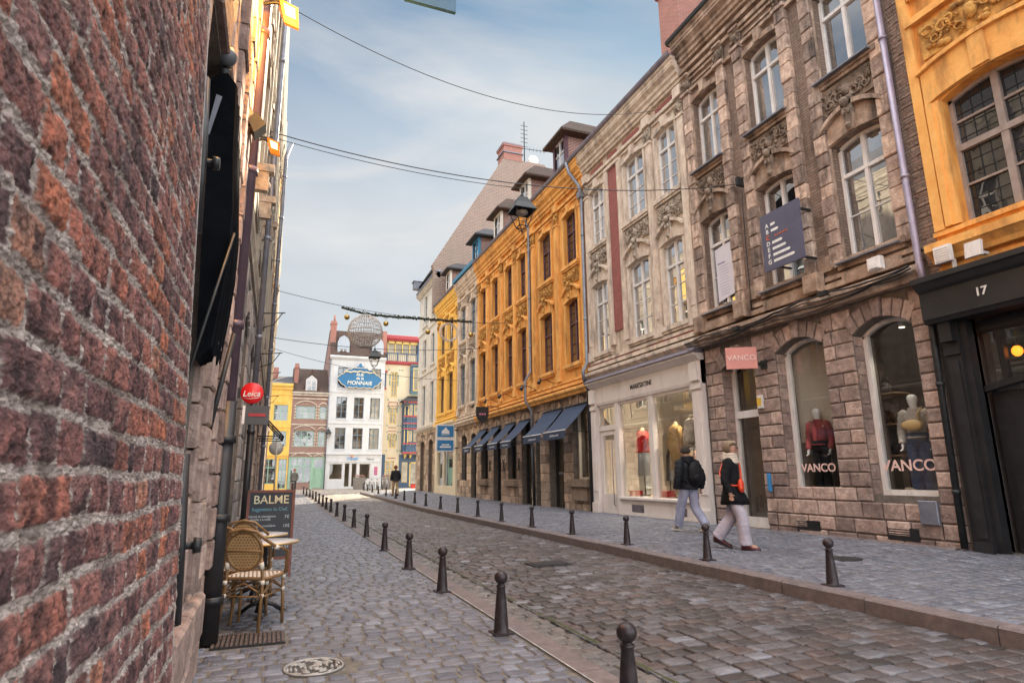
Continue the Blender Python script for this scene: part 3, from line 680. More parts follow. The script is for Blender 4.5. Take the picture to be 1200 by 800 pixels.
def bays(fr, root, u0, u1, wins, mw, mt, mc, mf, mg, zlo=(5.12, 7.36, .10), zhi=(8.78, 10.72, .10), z0=4.3, z1=12.4, pil=None, carve=True, quoins=None, rowsl=2, rowsu=1, cols=2, dp=.22, cr=1, top=True, transom=.3, pilw=.26, cout=.36, cst=.85, chh=.8):
    """two upper storeys of a Lille baroque front: wall, pilasters, surrounds, carved aprons, entablature"""
    holes = []
    for a, b in wins: holes += [(a, b, zlo[0], zlo[1], zlo[2]), (a, b, zhi[0], zhi[1], zhi[2])]
    w = MB(fr); wall(w, u0, u1, z0, z1, holes, 0, dp + .04); w.build('wall', mw, root, fix=False)
    for a, b in wins:
        c = (a + b) / 2
        for q in (0, 1):
            t = MB(fr)
            hz = zlo if q == 0 else zhi; s = .10
            t.box(a - s, a, 0, .055, hz[0], hz[1]); t.box(b, b + s, 0, .055, hz[0], hz[1])
            hoodmould(t, a - s, b + s, hz[1], hz[2], .13, 0, .075)
            t.box(a - s - .06, b + s + .06, 0, .13, hz[0] - .12, hz[0] - .002)
            t.box(a - s - .03, b + s + .03, 0, .09, hz[0] - .19, hz[0] - .122)
            t.ext([(c - .07, hz[1] + hz[2] - .02), (c + .07, hz[1] + hz[2] - .02), (c + .10, hz[1] + hz[2] + .3), (c - .10, hz[1] + hz[2] + .3)], 0, .13)
            if q == 0:
                hoodmould(t, a - .14, b + .14, zlo[1] + .30, .28, .09, 0, .15)
                for i in range(8):
                    h0, h1 = (a - s, b + s, 0, hz[1] + .13, hz[2]), (a - s, b + s, 0, zlo[1] + .30, .28); p_, q_ = i / 8, (i + 1) / 8; pu, qu = a - s + (b - a + 2 * s) * p_, a - s + (b - a + 2 * s) * q_
                    t.add([(pu, .05, arc(h0, p_)), (qu, .05, arc(h0, q_)), (qu, .05, arc(h1, q_)), (pu, .05, arc(h1, p_))], [(0, 1, 2, 3)])
            elif top: t.box(a - .12, b + .12, 0, .05, zhi[1] + .40, zhi[1] + .46)
            t.build('window_surround', mt, root)
    ps = pil if pil is not None else []
    for p in ps:
        t = MB(fr); pw = pilw / 2
        t.box(p - pw, p + pw, 0, .10, z0 + .9, z1 - 1.75); t.box(p - pw - .04, p + pw + .04, 0, .14, z0 + .6, z0 + .9)
        t.box(p - pw - .04, p + pw + .04, 0, .135, z1 - 1.75, z1 - 1.68)
        t.box(p - pw + .05, p + pw - .05, .10, .12, z0 + 1.1, z1 - 1.95)
        t.box(p - pw - .03, p + pw + .03, 0, .15, z1 - 1.155, z1 - .85)
        t.build('pilaster', mt, root)
    t = MB(fr)
    t.box(u0 + .002, u1 - .002, 0, .16, z0 + .32, z0 + .42); t.prof(u0 + .001, u1 - .001, [(0, z0 - .02), (.2, z0 - .02), (.22, z0 + .05), (.3, z0 + .12), (.3, z0 + .2), (0, z0 + .32)])
    t.box(u0 + .002, u1 - .002, 0, .08, z0 + .5, z0 + .58)
    t.build('base_moulding', mt, root)
    t = MB(fr); t.box(u0 + .002, u1 - .002, 0, .10, z1 - 1.16, z1 - 1.06); t.build('architrave', mt, root)
    if carve:
        for a, b in wins:
            _cs[0] += 1
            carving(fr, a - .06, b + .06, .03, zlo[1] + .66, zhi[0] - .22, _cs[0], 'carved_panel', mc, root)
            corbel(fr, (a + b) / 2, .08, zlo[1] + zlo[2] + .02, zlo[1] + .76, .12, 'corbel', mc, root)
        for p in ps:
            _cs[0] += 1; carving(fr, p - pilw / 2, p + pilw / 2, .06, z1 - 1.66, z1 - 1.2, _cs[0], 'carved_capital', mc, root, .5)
    if top: cornice(fr, root, u0 + .001, u1 - .001, z1 - cst, mt, chh, cout)
    for h in holes:
        window(fr, root, h, -dp * .5, mf, mg, cols=cols, rowsl=rowsl if h[2] < 8 else max(1, rowsl - (1 if rowsl < 3 else 0)), rowsu=rowsu, transom=transom)
def shell(fr, root, u0, u1, z0, z1, mt, depth=9, front=False):
    """side walls, back and floor above ground so that the house is solid from every side"""
    b = MB(fr); w = -.3
    b.quad((u0, w, z0), (u0, -depth, z0), (u0, -depth, z1), (u0, w, z1)); b.quad((u1, w, z0), (u1, -depth, z0), (u1, -depth, z1), (u1, w, z1))
    b.quad((u0, -depth, z0), (u1, -depth, z0), (u1, -depth, z1), (u0, -depth, z1))
    for s in (u0, u1): b.quad((s, .0, z0), (s, -.3, z0), (s, -.3, z1), (s, 0, z1))
    return b.build('side_wall', mt, root, fix=False)
# ------------------------------------------------------------------ right-hand row
def room(fr, root, u0, u1, z0, z1, d0, d1, mwall, mfloor, name='interior'):
    b = MB(fr)
    b.quad((u0, d1, z0), (u1, d1, z0), (u1, d1, z1), (u0, d1, z1)); b.quad((u0, d0, z0), (u0, d1, z0), (u0, d1, z1), (u0, d0, z1))
    b.quad((u1, d0, z0), (u1, d1, z0), (u1, d1, z1), (u1, d0, z1)); b.quad((u0, d0, z1), (u1, d0, z1), (u1, d1, z1), (u0, d1, z1))
    o = b.build(name, mwall, root, fix=False)
    f = MB(fr); f.quad((u0, d0, z0 + .002), (u1, d0, z0 + .002), (u1, d1, z0 + .002), (u0, d1, z0 + .002)); f.build('interior_floor', mfloor, root, fix=False)
    return o
m['inwarm'] = mat('interior_plaster', (.74, .72, .66), (.80, .79, .72), 1.2, .9)
m['indark'] = mat('dark_interior', (.10, .09, .085), (.20, .175, .16), 1.5, .9)
m['inbeige'] = mat('beige_interior', (.60, .50, .38), (.68, .58, .46), 1.2, .9)
m['wood'] = mat('display_wood', (.25, .16, .09), (.34, .23, .14), 3, .6, .1, 30)
m['blind'] = mat('linen_blind', (.50, .43, .36), (.56, .49, .41), 3, .9)

# --- house with the black bar front, orange render
bar = thing('town_house', 'orange rendered house with leaded window over a black bar front numbered 17', 'house', (9.6, 5, 0))
w = MB(FR); bh = [(4.22, 5.60, 5.0, 7.10, .13), (2.1, 3.4, 5.0, 7.10, .13), (4.22, 5.60, 9.1, 10.9, .13), (2.1, 3.4, 9.1, 10.9, .13)]
wall(w, 1.2, 6.02, 4.3, 12.8, bh, 0, .32); w.build('wall', m['orange'], bar, fix=False)
w = MB(FR); masonry(w, FR, 6.02, 6.24, 4.3, 12.9, [], .09, .1, .3, .006, .006, 0, 5, .004, False); wall(w, 6.02, 6.24, 4.25, 13, [], 0); w.build('brick_pier', m['brownbrick'], bar)
t = MB(FR)
for h in bh[:2] + bh[2:]:
    a, b = h[0], h[1]; s = .2
    t.box(a - s, a - .002, 0, .07, h[2], h[3]); t.box(b + .002, b + s, 0, .07, h[2], h[3]); t.box(a - s, a - .1, .07, .10, h[2], h[3]); t.box(b + .1, b + s, .07, .10, h[2], h[3])
    n = 8
    for i in range(n):     # deep lintel between arch and straight moulding
        p, q = a - s + (b - a + 2 * s) * i / n, a - s + (b - a + 2 * s) * (i + 1) / n
        hh = (a - s, b + s, 0, h[3], h[4]); z0a, z0b = arc(hh, i / n), arc(hh, (i + 1) / n)
        t.add([(p, 0, z0a), (q, 0, z0b), (q, 0, z0b + .55), (p, 0, z0a + .55), (p, .09, z0a), (q, .09, z0b), (q, .09, z0b + .55), (p, .09, z0a + .55)],
              [(0, 1, 5, 4), (4, 5, 6, 7), (3, 2, 6, 7), (0, 3, 7, 4), (1, 2, 6, 5)])
    hoodmould(t, a - s - .04, b + s + .04, h[3] + .55, h[4], .07, 0, .16)
    t.box((a + b) / 2 - .12, (a + b) / 2 + .12, .09, .13, h[3] + h[4] + .02, h[3] + h[4] + .58)
    t.box(a - s - .1, b + s + .1, 0, .12, h[2] + 3.62, h[2] + 3.74)
t.prof(1.2, 6.05, [(0, 4.45), (.14, 4.45), (.17, 4.52), (.26, 4.6), (.30, 4.62), (.30, 4.74), (0, 4.84)]); t.box(1.2, 6.03, 0, .06, 4.9, 4.97); t.box(1.2, 6.03, 0, .05, 4.3, 4.4)
t.build('trim', m['orangetrim'], bar)
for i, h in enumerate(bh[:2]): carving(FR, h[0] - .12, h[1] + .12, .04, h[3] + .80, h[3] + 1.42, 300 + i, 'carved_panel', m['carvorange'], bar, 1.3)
for h in bh: window(FR, bar, h, -.16, m['winstone'], m['gl'], cols=2, transom=.44, rowsl=2, rowsu=2, fw=.06, bar=.035, mull=.10, d=.1, lead=4)
for a in (1.5, 3.68, 5.83):
    t = MB(FR); t.box(a, a + .16, 0, .08, 4.98, 11.4); t.build('pilaster', m['orangetrim'], bar)
cornice(FR, bar, 1.2, 6.22, 12.15, m['orangetrim'], .8, .55); gutter(bar, 1.2, 6.22, 12.95, m['lead']); roofslope(bar, 1.2, 6.24, 13.0, m['tile'], top=18.4); shell(FR, bar, 1.2, 6.24, 0, 13, m['brownbrick'])  # roof ridge raised, hidden from view, to keep sun off the left row
# black front
bf = MB(FR)
bf.prof(1.2, 6.22, [(0, 3.5), (.30, 3.5), (.32, 3.55), (.34, 3.57), (.34, 3.98), (.40, 4.02), (.46, 4.10), (.50, 4.12), (.50, 4.2), (0, 4.34)])
bf.box(1.2, 6.18, .345, .37, 3.56, 3.6); bf.box(5.88, 6.10, 0, .12, .1, 3.5); bf.box(5.92, 6.06, .12, .15, .35, 2.9); bf.box(5.86, 6.12, .12, .17, .1, .3); bf.box(5.87, 6.11, .12, .16, 3.0, 3.1)
bf.box(6.10, 6.2, -.02, .06, .1, 3.5); bf.box(5.79, 5.88, -.1, .06, .1, 3.5)
bf.box(5.90, 6.08, .12, .24, 3.2, 3.5)
bf.box(1.2, 2.0, 0, .1, .1, 3.5); bf.box(2.0, 5.79, -.28, -.2, 3.3, 3.5)
for i in range(10):
    u0_, u1_ = 3.0 + 2.79 * i / 10, 3.0 + 2.79 * (i + 1) / 10; h = (3.0, 5.79, 0, 2.42, .17)
    a, c = arc(h, i / 10), arc(h, (i + 1) / 10); bf.add([(x, ww, z) for x, z0_ in ((u0_, a), (u1_, c)) for ww in (-.25, -.12) for z in (z0_, z0_ + .09)], [(0, 1, 5, 4), (2, 6, 7, 3), (0, 4, 6, 2), (1, 3, 7, 5)])
for u in (5.50, 4.4, 3.6): bf.box(u - .04, u + .04, -.24, -.15, 2.5, 3.3)
bf.box(2.92, 3.0, -.25, -.1, .1, 3.4)
fo = bf.build('bar_front', m['black'], bar)
d = MB(FR); d.box(4.42, 5.79, -.34, -.28, .14, 2.55); d.box(3.0, 4.41, -.34, -.28, .14, 2.55)
for a, b in ((4.54, 5.67), (3.12, 4.29)):
    for z0, z1 in ((.3, .62), (.72, 1.2)): d.box(a, b, -.28, -.26, z0, z1); 
d.build('door', m['black'], bar)
g = MB(FR); g.quad((3.0, -.2, 2.42), (5.79, -.2, 2.42), (5.79, -.2, 3.34), (3.0, -.2, 3.34)); g.quad((2.0, -.2, .9), (2.92, -.2, .9), (2.92, -.2, 3.34), (2.0, -.2, 3.34)); g.build('transom_pane', m['gs'], bar)
bf = MB(FR); bf.box(2.0, 2.92, -.2, 0, .1, .9); bf.build('stall_riser', m['black'], bar)
room(FR, bar, 1.3, 5.9, .12, 3.9, -.35, -5, m['indark'], m['indark'])
text('17', ((9.6 - .348, 5.33, 3.79), *RX), .17, m['text_w'], 'house_number', bar, .003, bold=.004)
v = MB(FR); v.box(5.62, 5.86, .32, .40, 4.36, 4.62); 
for i in range(6): v.box(5.64, 5.84, .40, .412, 4.385 + i * .037, 4.40 + i * .037)
v.box(5.64, 5.66, .25, .33, 4.2, 4.4); based(tag(v.build('ventilation_box', m['winwhite']), 'grey louvred vent box on the black ledge beside the zinc pipe', 'vent box'))
v = MB(FR); v.ext([(5.20, 4.30), (5.42, 4.30), (5.40, 4.52), (5.18, 4.52)], .36, .42); v.box(5.27, 5.33, .1, .36, 4.36, 4.4); based(tag(v.build('floodlight', m['winwhite']), 'pale flat floodlight tilted on the ledge above the number 17', 'light'))
bl = thing('hanging_bulb', 'glowing amber filament bulb seen through the transom of the black bar front', 'lamp', (9.95, 5.40, 2.98))
b = MB(); b.sph((9.95, 5.40, 2.98), .07, 12, (1, 1, 1.15)); b.build('bulb', simple('amber_bulb', (.9, .35, .08), .3, emit=((1, .22, .012), 1.3)), bl)
b = MB(); b.cyl((9.95, 5.40, 3.04), (9.95, 5.40, 3.88), .008, n=6); b.cyl((9.95, 5.40, 3.03), (9.95, 5.40, 3.1), .025, n=8); b.build('cable', m['black'], bl)

# --- brown stone house with the clothes shop
hb = thing('town_house', 'weathered brown stone and brick house with rusticated shop floor and three window bays', 'house', (9.6, 9, 0))
gh = [(10.22, 11.24, .10, 3.62, .16), (8.38, 9.58, .92, 3.70, .22), (6.62, 7.74, .90, 3.68, .22)]
w = MB(FR); wall(w, 6.24, 11.82, 0, 4.3, gh, 0, .5); w.build('ground_floor_wall', m['joint'], hb, fix=False)
gm = MB(FR); rn = masonry(gm, FR, 6.26, 11.80, .0, 4.2, gh, .255, .32, .68, .035, .009, 0, 11, .02)
for h in gh:      # blocks returning into the reveals
    rg = random.Random(int(h[0] * 10)); z = h[2]
    while z < h[3] - .1:
        hh = min(.26, h[3] - z)
        for s, a in ((1, h[0]), (-1, h[1])):
            n0 = len(gm.v); gm.box(a, a + s * .012, -.24, -.01, z + .008, z + hh - .008); rn += [rg.random()] * (len(gm.v) - n0)
        z += hh
build_attr(gm, 'block_facing', m['gfblk'], hb, 'blk', rn)
wb = [(6.60, 7.66), (8.55, 9.60), (10.50, 11.50)]
bays(FR, hb, 6.24, 11.82, wb, m['brownbrick'], m['brown'], m['carvbrown'], m['winwhite'], m['gw'], z0=4.3, z1=12.72, pil=[], rowsl=2, dp=.32, cst=.68, chh=.66, cout=.40)
q = MB(FR); rn = []; rg = random.Random(4)
for a, b in wb:
    for u0_, u1_ in ((a - .27, a - .02), (b + .02, b + .27)):
        z = 5.0
        while z < 11.0:
            hh = rg.uniform(.26, .42); j = rg.uniform(-.015, .02)
            n0 = len(q.v); q.box(u0_ - .01, u1_ + .01, -.0, .115 + j, z + .006, min(z + hh, 11.05) - .006, .018); rn += [rg.random()] * (len(q.v) - n0)
            z += hh
    for k in (a - .145, b + .145):
        n0 = len(q.v); q.box(k - .17, k + .17, 0, .17, 11.05, 11.14, .01); q.box(k - .15, k + .15, 0, .15, 11.60, 11.67, .01); rn += [.4] * (len(q.v) - n0)
build_attr(q, 'quoin_strip', m['brownblk'], hb, 'blk', rn)
i = 400
for a, b in wb:
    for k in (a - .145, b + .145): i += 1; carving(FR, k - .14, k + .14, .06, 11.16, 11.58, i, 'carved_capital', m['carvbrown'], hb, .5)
q = MB(FR)
for z in (11.75,): q.box(6.26, 11.8, 0, .15, z, z + .1)
for a, b in wb:
    q.box(a - .1, b + .1, 0, .06, 11.45, 11.52); q.box(a + .08, b - .08, 0, .05, 11.28, 11.34); q.box(a - .02, b + .02, 0, .09, 11.1, 11.18)
for u0_, u1_ in ((7.83, 8.28), (9.78, 10.21)):
    q.box(u0_, u1_, 0, .10, 11.0, 11.1); q.box(u0_, u1_, 0, .07, 5.0, 5.3)
for a, b in wb:     # stepped blocks and worn ledge under the windows
    q.box(a - .45, a - .1, .10, .30, 4.62, 4.99, .02) if a > 6.7 else None
    q.box(a - .02, b + .02, .06, .16, 4.72, 4.82); 
q.box(11.55, 11.8, .05, .3, 4.6, 5.0, .02)
q.build('ledge', m['brown'], hb)
q = MB(FR)
for a, b in wb:
    q.prof(a - .08, b + .08, [(.0, 5.03), (.24, 5.0), (.24, 5.03), (0, 5.075)]); q.prof(a - .08, b + .08, [(.0, 8.73), (.24, 8.7), (.24, 8.73), (0, 8.775)])
q.build('zinc_sill', m['zinc'], hb)
gutter(hb, 6.25, 11.9, 12.66, m['black']); roofslope(hb, 6.24, 11.82, 12.72, m['slate'], top=18.0); shell(FR, hb, 6.24, 11.82, 0, 12.72, m['brownbrick'])  # unseen ridge made higher to shade the left row
# shop windows and door
def shopwin(root, h, w, mf, mg, name='shop_window', fw=.09, tr=None, mul=None, d=.1, fr=FR):
    b = MB(fr); ua, ub, za, zb, r = h
    b.box(ua, ua + fw, w - d, w, za, zb); b.box(ub - fw, ub, w - d, w, za, zb); b.box(ua + fw, ub - fw, w - d, w - .002, za, za + fw)
    n = 8
    for i in range(n):
        p, q = ua + (ub - ua) * i / n, ua + (ub - ua) * (i + 1) / n
        vs = [(x, ww, arc(h, (x - ua) / (ub - ua)) + dz) for x in (p, q) for ww in (w - d, w) for dz in (-fw * .7, 0)]
        b.add(vs, [(0, 1, 5, 4), (2, 6, 7, 3), (0, 4, 6, 2), (1, 3, 7, 5)])
    for z in (tr or []): b.box(ua + fw, ub - fw, w - d, w + .01, z - .045, z + .045)
    for u in (mul or []): b.box(u - .04, u + .04, w - d, w + .005, za + fw, zb - .02)
    o = b.build(name, mf, root)
    g = MB(fr); P = [(ua + (ub - ua) * i / n, arc(h, i / n)) for i in range(n + 1)]; gw = w - d * .5
    g.add([(ua, gw, za), (ub, gw, za)] + [(p[0], gw, p[1]) for p in P[::-1]], [tuple(range(n + 3))]); g.build('pane', mg, o)
    return o
for h in gh[1:]: shopwin(hb, h, -.22, m['winwhite'], m['gs'])
shopwin(hb, gh[0], -.25, m['winwhite'], m['gs'], 'shop_door', .08, tr=[2.62], mul=[10.36])
dd = MB(FR); dd.box(10.28, 10.34, -.24, -.17, 1.0, 1.16); dd.box(10.44, 11.15, -.29, -.245, .12, .36); dd.box(10.30, 11.16, -.28, -.22, 2.5, 2.58); dd.build('door_rail', m['winwhite'], hb)
room(FR, hb, 6.45, 9.85, .85, 3.95, -.34, -2.6, m['indark'], m['wood']); room(FR, hb, 9.87, 11.6, .12, 3.95, -.36, -4, m['inbeige'], m['indark'])
v = MB(FR); v.quad((8.75, -.5, 1.95), (9.56, -.42, 1.95), (9.56, -.42, 3.9), (8.75, -.5, 3.9)); v.quad((8.95, -.5, .9), (9.02, -.5, .9), (9.02, -.5, 1.95), (8.95, -.5, 1.95)); v.quad((8.75, -.49, 1.88), (9.56, -.41, 1.88), (9.56, -.41, 1.97), (8.75, -.49, 1.97)); v.build('blind', m['blind'], hb)
for yy, zz, sz in ((9.05, 1.37, .215), (7.22, 1.38, .255)):
    u = 9.6 + .26; text('VANCO', ((9.6 + .235, yy, zz), *RX), sz, simple('pink_white_lettering', (.80, .55, .50), .5), 'window_lettering', hb, .004, sx=1.05, bold=.004)
v = MB(FR)
for a, b in ((8.85, 9.5), (6.95, 7.6)): v.box(a, b, -.02, .02, .22, .42); 
vv = MB(FR)
for a, b in ((8.9, 9.45), (7.0, 7.55)):
    vv.box(a, b, .03, .045, .2, .4)
    for k in range(5): vv.box(a + .02, b - .02, .045, .05, .22 + k * .036, .235 + k * .036)
vv.build('cellar_grille', m['black'], hb)
v = MB(FR); v.box(6.62, 6.92, .045, .10, .48, .84, .01); v.build('meter_door', m['zinc'], hb)
v = MB(); n = 14
v.prof(6.3, 11.8, [(0, 0)] * 3) if False else None
v = MB(FR)
for a, b in ((8.0, 9.8), (6.4, 7.95)): v.box(a, b - .02, .03, .17, .08, .185 - .01, .02)
v.build('plinth_kerb', m['gran'], hb)
# cables and little lamps on the cornice
def cable(pts, r, name, label, sag=0, mt=None, n=14, cat='cable', group=None):
    P = []
    for p, q in zip(pts[:-1], pts[1:]):
        for i in range(n):
            t = i / n; P.append(tuple(Vector(p).lerp(Vector(q), t) - Vector((0, 0, sag * 4 * t * (1 - t)))))
    P.append(pts[-1]); b = MB(); b.tube(P, r, 5); o = b.build(name, mt or m['black']); based(o); tag(o, label, cat, group); return o
rg = random.Random(5)
for k in range(4):
    pts = [(9.25 - .03 * k, y, 4.34 + .1 * sin(y * 2.1 + k) * .5 + .05 * k - .02 * (y - 6)) for y in np.linspace(6.25, 12.0, 9)]
    cable(pts, .011 + .006 * (k % 2), 'facade_cable', ('lowest thin black cable along the cornice above the clothes shop', 'second lowest, thicker black cable along the cornice above the clothes shop', 'third thin black cable along the cornice above the clothes shop', 'topmost thick black cable along the cornice above the clothes shop')[k], .02, n=4, group='cables above the clothes shop')
cable([(9.3, 12.0, 4.2), (9.5, 14.5, 4.42), (9.42, 17.4, 4.36)], .012, 'facade_cable', 'black cable sagging over the lead roof of the white shopfront', .12)
cable([(9.52, 10.0, 7.6), (9.5, 10.02, 6.2), (9.48, 10.0, 4.6)], .012, 'facade_cable', 'thin black cable dropping down the brick between the poster window and the dark sign', .0, n=3)
for (y, z, lab) in ((10.15, 4.30, 'left black spotlight clipped to the cables above the pink sign'), (7.85, 4.42, 'right black spotlight clipped to the cables above the wide shop window')):
    b = MB(); b.box(9.08, 9.16, y - .09, y + .09, z, z + .09, 0); b.cyl((9.2, y, z + .05), (9.45, y, z + .02), .012); b.ext([(9.0, z - .02), (9.12, z + .02), (9.12, z + .1), (9.03, z + .06)], y - .1, y + .1) if False else None
    based(tag(b.build('spotlight', m['black']), lab, 'spotlight'))
b = MB(FR); b.box(6.72, 6.96, .31, .42, 4.6, 4.82, .01); b.box(6.76, 6.92, .42, .45, 4.62, 4.7); based(tag(b.build('alarm_box', m['winwhite']), 'small white alarm box on the ledge under the right brown house window', 'alarm box'))
b = MB(FR); b.box(10.0, 10.14, .03, .10, 2.62, 2.9, .01); o = thing('alarm_siren', 'white and yellow alarm siren on the stone pier right of the glass door', 'alarm', (9.5, 10.07, 2.62)); b.build('case', m['winwhite'], o)
b = MB(FR); b.box(10.01, 10.13, .10, .108, 2.68, 2.84); b.build('sticker', simple('yellow_sticker', (.7, .45, .05)), o)
b = MB(FR); b.box(9.98, 10.06, .06, .11, .92, 1.28, .01); b.build('notice', simple('blue_notice', (.04, .22, .48)), None); tag(bpy.data.objects['notice'], 'narrow blue plaque at the edge of the pier beside the glass door', 'plaque'); based(bpy.data.objects['notice'])
# signs on the brown house
def plate(name, label, cat, u0, u1, w, z0, z1, mt, t=.03, sk=0, back=None):
    o = thing(name, label, cat, (9.6 - w, (u0 + u1) / 2, z0)); b = MB(FR); b.box(u0, u1, w - t, w, z0, z1); b.build('panel', mt, o); return o
o = thing('energy_sign', 'large dark slate-blue sign listing A to G with white arrows, over the middle window', 'sign', (9.0, 8.55, 5.22))
PX = lambda y: 9.02 - (y - 8.55) * .06
b = MB(); b.box(8.99, 9.03, 8.03, 9.03, 5.23, 6.42); b.build('panel', mat('slate_blue_panel', (.075, .078, .13), (.10, .10, .16), 3, .45), o)
b = MB(); b.box(9.03, 9.5, 8.2, 8.24, 6.3, 6.34); b.box(9.03, 9.5, 8.82, 8.86, 6.3, 6.34); b.box(9.03, 9.5, 8.2, 8.24, 5.3, 5.34); b.box(9.03, 9.5, 8.82, 8.86, 5.3, 5.34); b.build('bracket', m['iron'], o)
orng = simple('orange_lettering', (.75, .16, .05))
for i, ch in enumerate('ABCDEFG'):
    z = 6.16 - i * .128; y = 8.86
    text(ch, ((8.986, y, z), *RX), .125, orng if ch == 'C' else m['text_w'], 'letter', o, .002, bold=.003)
    if ch != 'C':
        L = (.10, .17, 0, .24, .32, .41, .50)[i]
        a = MB(); a.add([(8.985, y - .10, z - .028), (8.985, y - .10 - L, z - .028), (8.985, y - .13 - L, z), (8.985, y - .10 - L, z + .028), (8.985, y - .10, z + .028)], [(0, 1, 2, 3, 4)]); a.build('arrow', m['text_w'], o)
text('vit à vendredi', ((8.986, 8.52, 6.16 - 2 * .128), *RX), .06, orng, 'small_lettering', o, .002)
o = thing('shop_sign', 'salmon pink projecting sign reading VANCO beside the glass door', 'sign', (9.1, 10.0, 3.45))
b = MB(); b.box(8.99, 9.03, 9.63, 10.35, 3.42, 3.93) if False else None
b = MB(); b.box(8.72, 9.32, 10.08, 10.13, 3.46, 3.95) if False else None
salm = mat('salmon_panel', (.58, .22, .18), (.66, .27, .22), 3, .5)
sg0 = Vector((8.95, 10.32, 3.42)); b = MB(); 
b.add([(8.82, 10.18, 3.44), (9.36, 9.86, 3.44), (9.36, 9.86, 3.90), (8.82, 10.18, 3.90), (8.85, 10.23, 3.44), (9.39, 9.91, 3.44), (9.39, 9.91, 3.90), (8.85, 10.23, 3.90)], [(0, 1, 2, 3), (4, 5, 6, 7), (0, 1, 5, 4), (1, 2, 6, 5), (2, 3, 7, 6), (3, 0, 4, 7)]); b.build('panel', salm, o)
b = MB(); b.box(9.36, 9.58, 9.86, 9.9, 3.5, 3.56); b.box(9.52, 9.58, 9.8, 9.96, 3.44, 3.62); b.build('bracket', m['iron'], o)
dx = Vector((.54, -.32, 0)).normalized(); nn = Vector((-.32, -.54, 0)).normalized()
text('VANCO', (tuple(Vector((9.09, 10.02, 3.67)) + nn * .006), tuple(dx), (0, 0, 1), tuple(nn)), .155, simple('pink_lettering', (.80, .62, .58)), 'lettering', o, .003, sx=1.05)
o = thing('paper_poster', 'large white notice hung in the window above the pink sign', 'poster', (9.8, 10.95, 5.35))
b = MB(FR); b.ext([(10.56, 5.42), (11.30, 5.30), (11.30, 6.62), (10.56, 6.68)], -.135, -.13); b.build('sheet', mat('white_sheet', (.66, .64, .74), (.74, .73, .80), 2, .35), o)
b = MB(FR)
for k in range(11): b.box(11.2 - (.34 if k % 3 else .28), 11.2, -.13, -.126, 5.45 + k * .07, 5.456 + k * .07)
b.box(10.98, 11.24, -.13, -.126, 6.22, 6.25); b.build('print', simple('grey_blue_print', (.22, .22, .42)), o)
# zinc pipe and lower iron pipe between brown house and bar
o = thing('drainpipe', 'pale violet drainpipe with dark iron foot between the brown house and the bar', 'pipe', (9.45, 6.25, .1))
pipe(FR, o, [(6.27, .14, 12.7), (6.27, .14, 4.75), (6.22, .2, 4.45), (6.2, .22, 4.2)], .055, m['zincwarm'], 'upper_pipe', 2.2)
pipe(FR, o, [(6.2, .22, 4.25), (6.22, .12, 3.9), (6.26, .10, 3.4), (6.3, .10, .18)], .05, m['iron'], 'lower_pipe', 1.6)

# --- pale stone house with white shopfront
hc = thing('town_house', 'pale stone house with red brick strip and white framed boutique at street level', 'house', (9.6, 14.6, 0))
wc = [(12.28, 13.20), (13.84, 14.92), (16.20, 17.14)]
bays(FR, hc, 11.82, 17.5, wc, m['cream'], m['creamtrim'], m['carvcream'], m['winwhite'], m['gw'], z0=4.3, z1=12.4, pil=[11.98, 13.52, 17.32], rowsl=3, dp=.14, cst=.75, chh=.72)
b = MB(FR); b.box(15.27, 15.86, 0, .045, 5.6, 11.0); b.build('red_brick_strip', m['redpaint'], hc)
b = MB(FR)
for u in (15.17, 15.96): b.box(u - .09, u + .09, 0, .10, 5.2, 11.1)
b.box(15.1, 16.0, 0, .12, 11.02, 11.12); b.build('strip_surround', m['creamtrim'], hc)
b = MB(FR)
for u0_, u1_ in ((12.3, 13.1), (14.0, 14.9), (15.3, 15.85), (16.2, 17.0)): b.box(u0_, u1_, 0, .045, 11.42, 11.54)
b.box(12.0, 14.2, 0, .05, 4.62, 4.80); b.box(14.6, 17.3, 0, .05, 4.62, 4.80); b.build('brick_band', m['redpaint'], hc)
gutter(hc, 11.82, 17.5, 12.36, m['lead']); roofslope(hc, 11.82, 17.5, 12.4, m['slate'], top=17.6); shell(FR, hc, 11.82, 17.5, 0, 12.4, m['brownbrick'])  # ridge height, out of view, raised for shade on the left row
b = MB(); b.box(11.0, 12.0, 13.5, 14.5, 14.5, 17.9); b.box(10.92, 12.08, 13.42, 14.58, 16.9, 17.05); b.build('chimney', m['chimney'], hc)
# shopfront timber
b = MB(FR); PW = m['pinkwhite']
b.prof(11.86, 17.46, [(0, 3.42), (.10, 3.42), (.12, 3.5), (.12, 3.98), (.18, 4.02), (.26, 4.10), (.32, 4.12), (.32, 4.17), (0, 4.17)])
for u0_, u1_ in ((11.86, 12.24), (17.1, 17.46)):
    b.box(u0_, u1_, 0, .14, .1, 4.0); b.box(u0_ + .06, u1_ - .06, .14, .165, .8, 3.2); b.box(u0_ - .02, u1_ + .02, .14, .19, .1, .45); b.box(u0_ - .01, u1_ + .01, .14, .18, 3.3, 3.42); b.box(u0_ + .04, u1_ - .04, .14, .22, 3.5, 3.95)
    for k in range(3): b.box(u0_ + .08 + k * .075, u0_ + .11 + k * .075, .165, .175, .9, 3.1)
b.box(12.24, 15.92, -.05, .06, .1, .60); b.prof(12.24, 15.95, [(-.1, .60), (.14, .60), (.14, .655), (-.1, .68)])
for a, c in ((12.3, 14.0), (14.25, 15.85)): b.box(a, c, .06, .075, .16, .22); b.box(a, c, .06, .075, .5, .54)
b.box(15.86, 16.06, -.06, .08, .1, 3.42); b.box(14.08, 14.26, -.06, .08, .62, 3.42); b.box(16.06, 17.1, -.06, .05, 2.62, 2.78)
b.box(12.24, 17.1, -.08, .05, 3.34, 3.42)
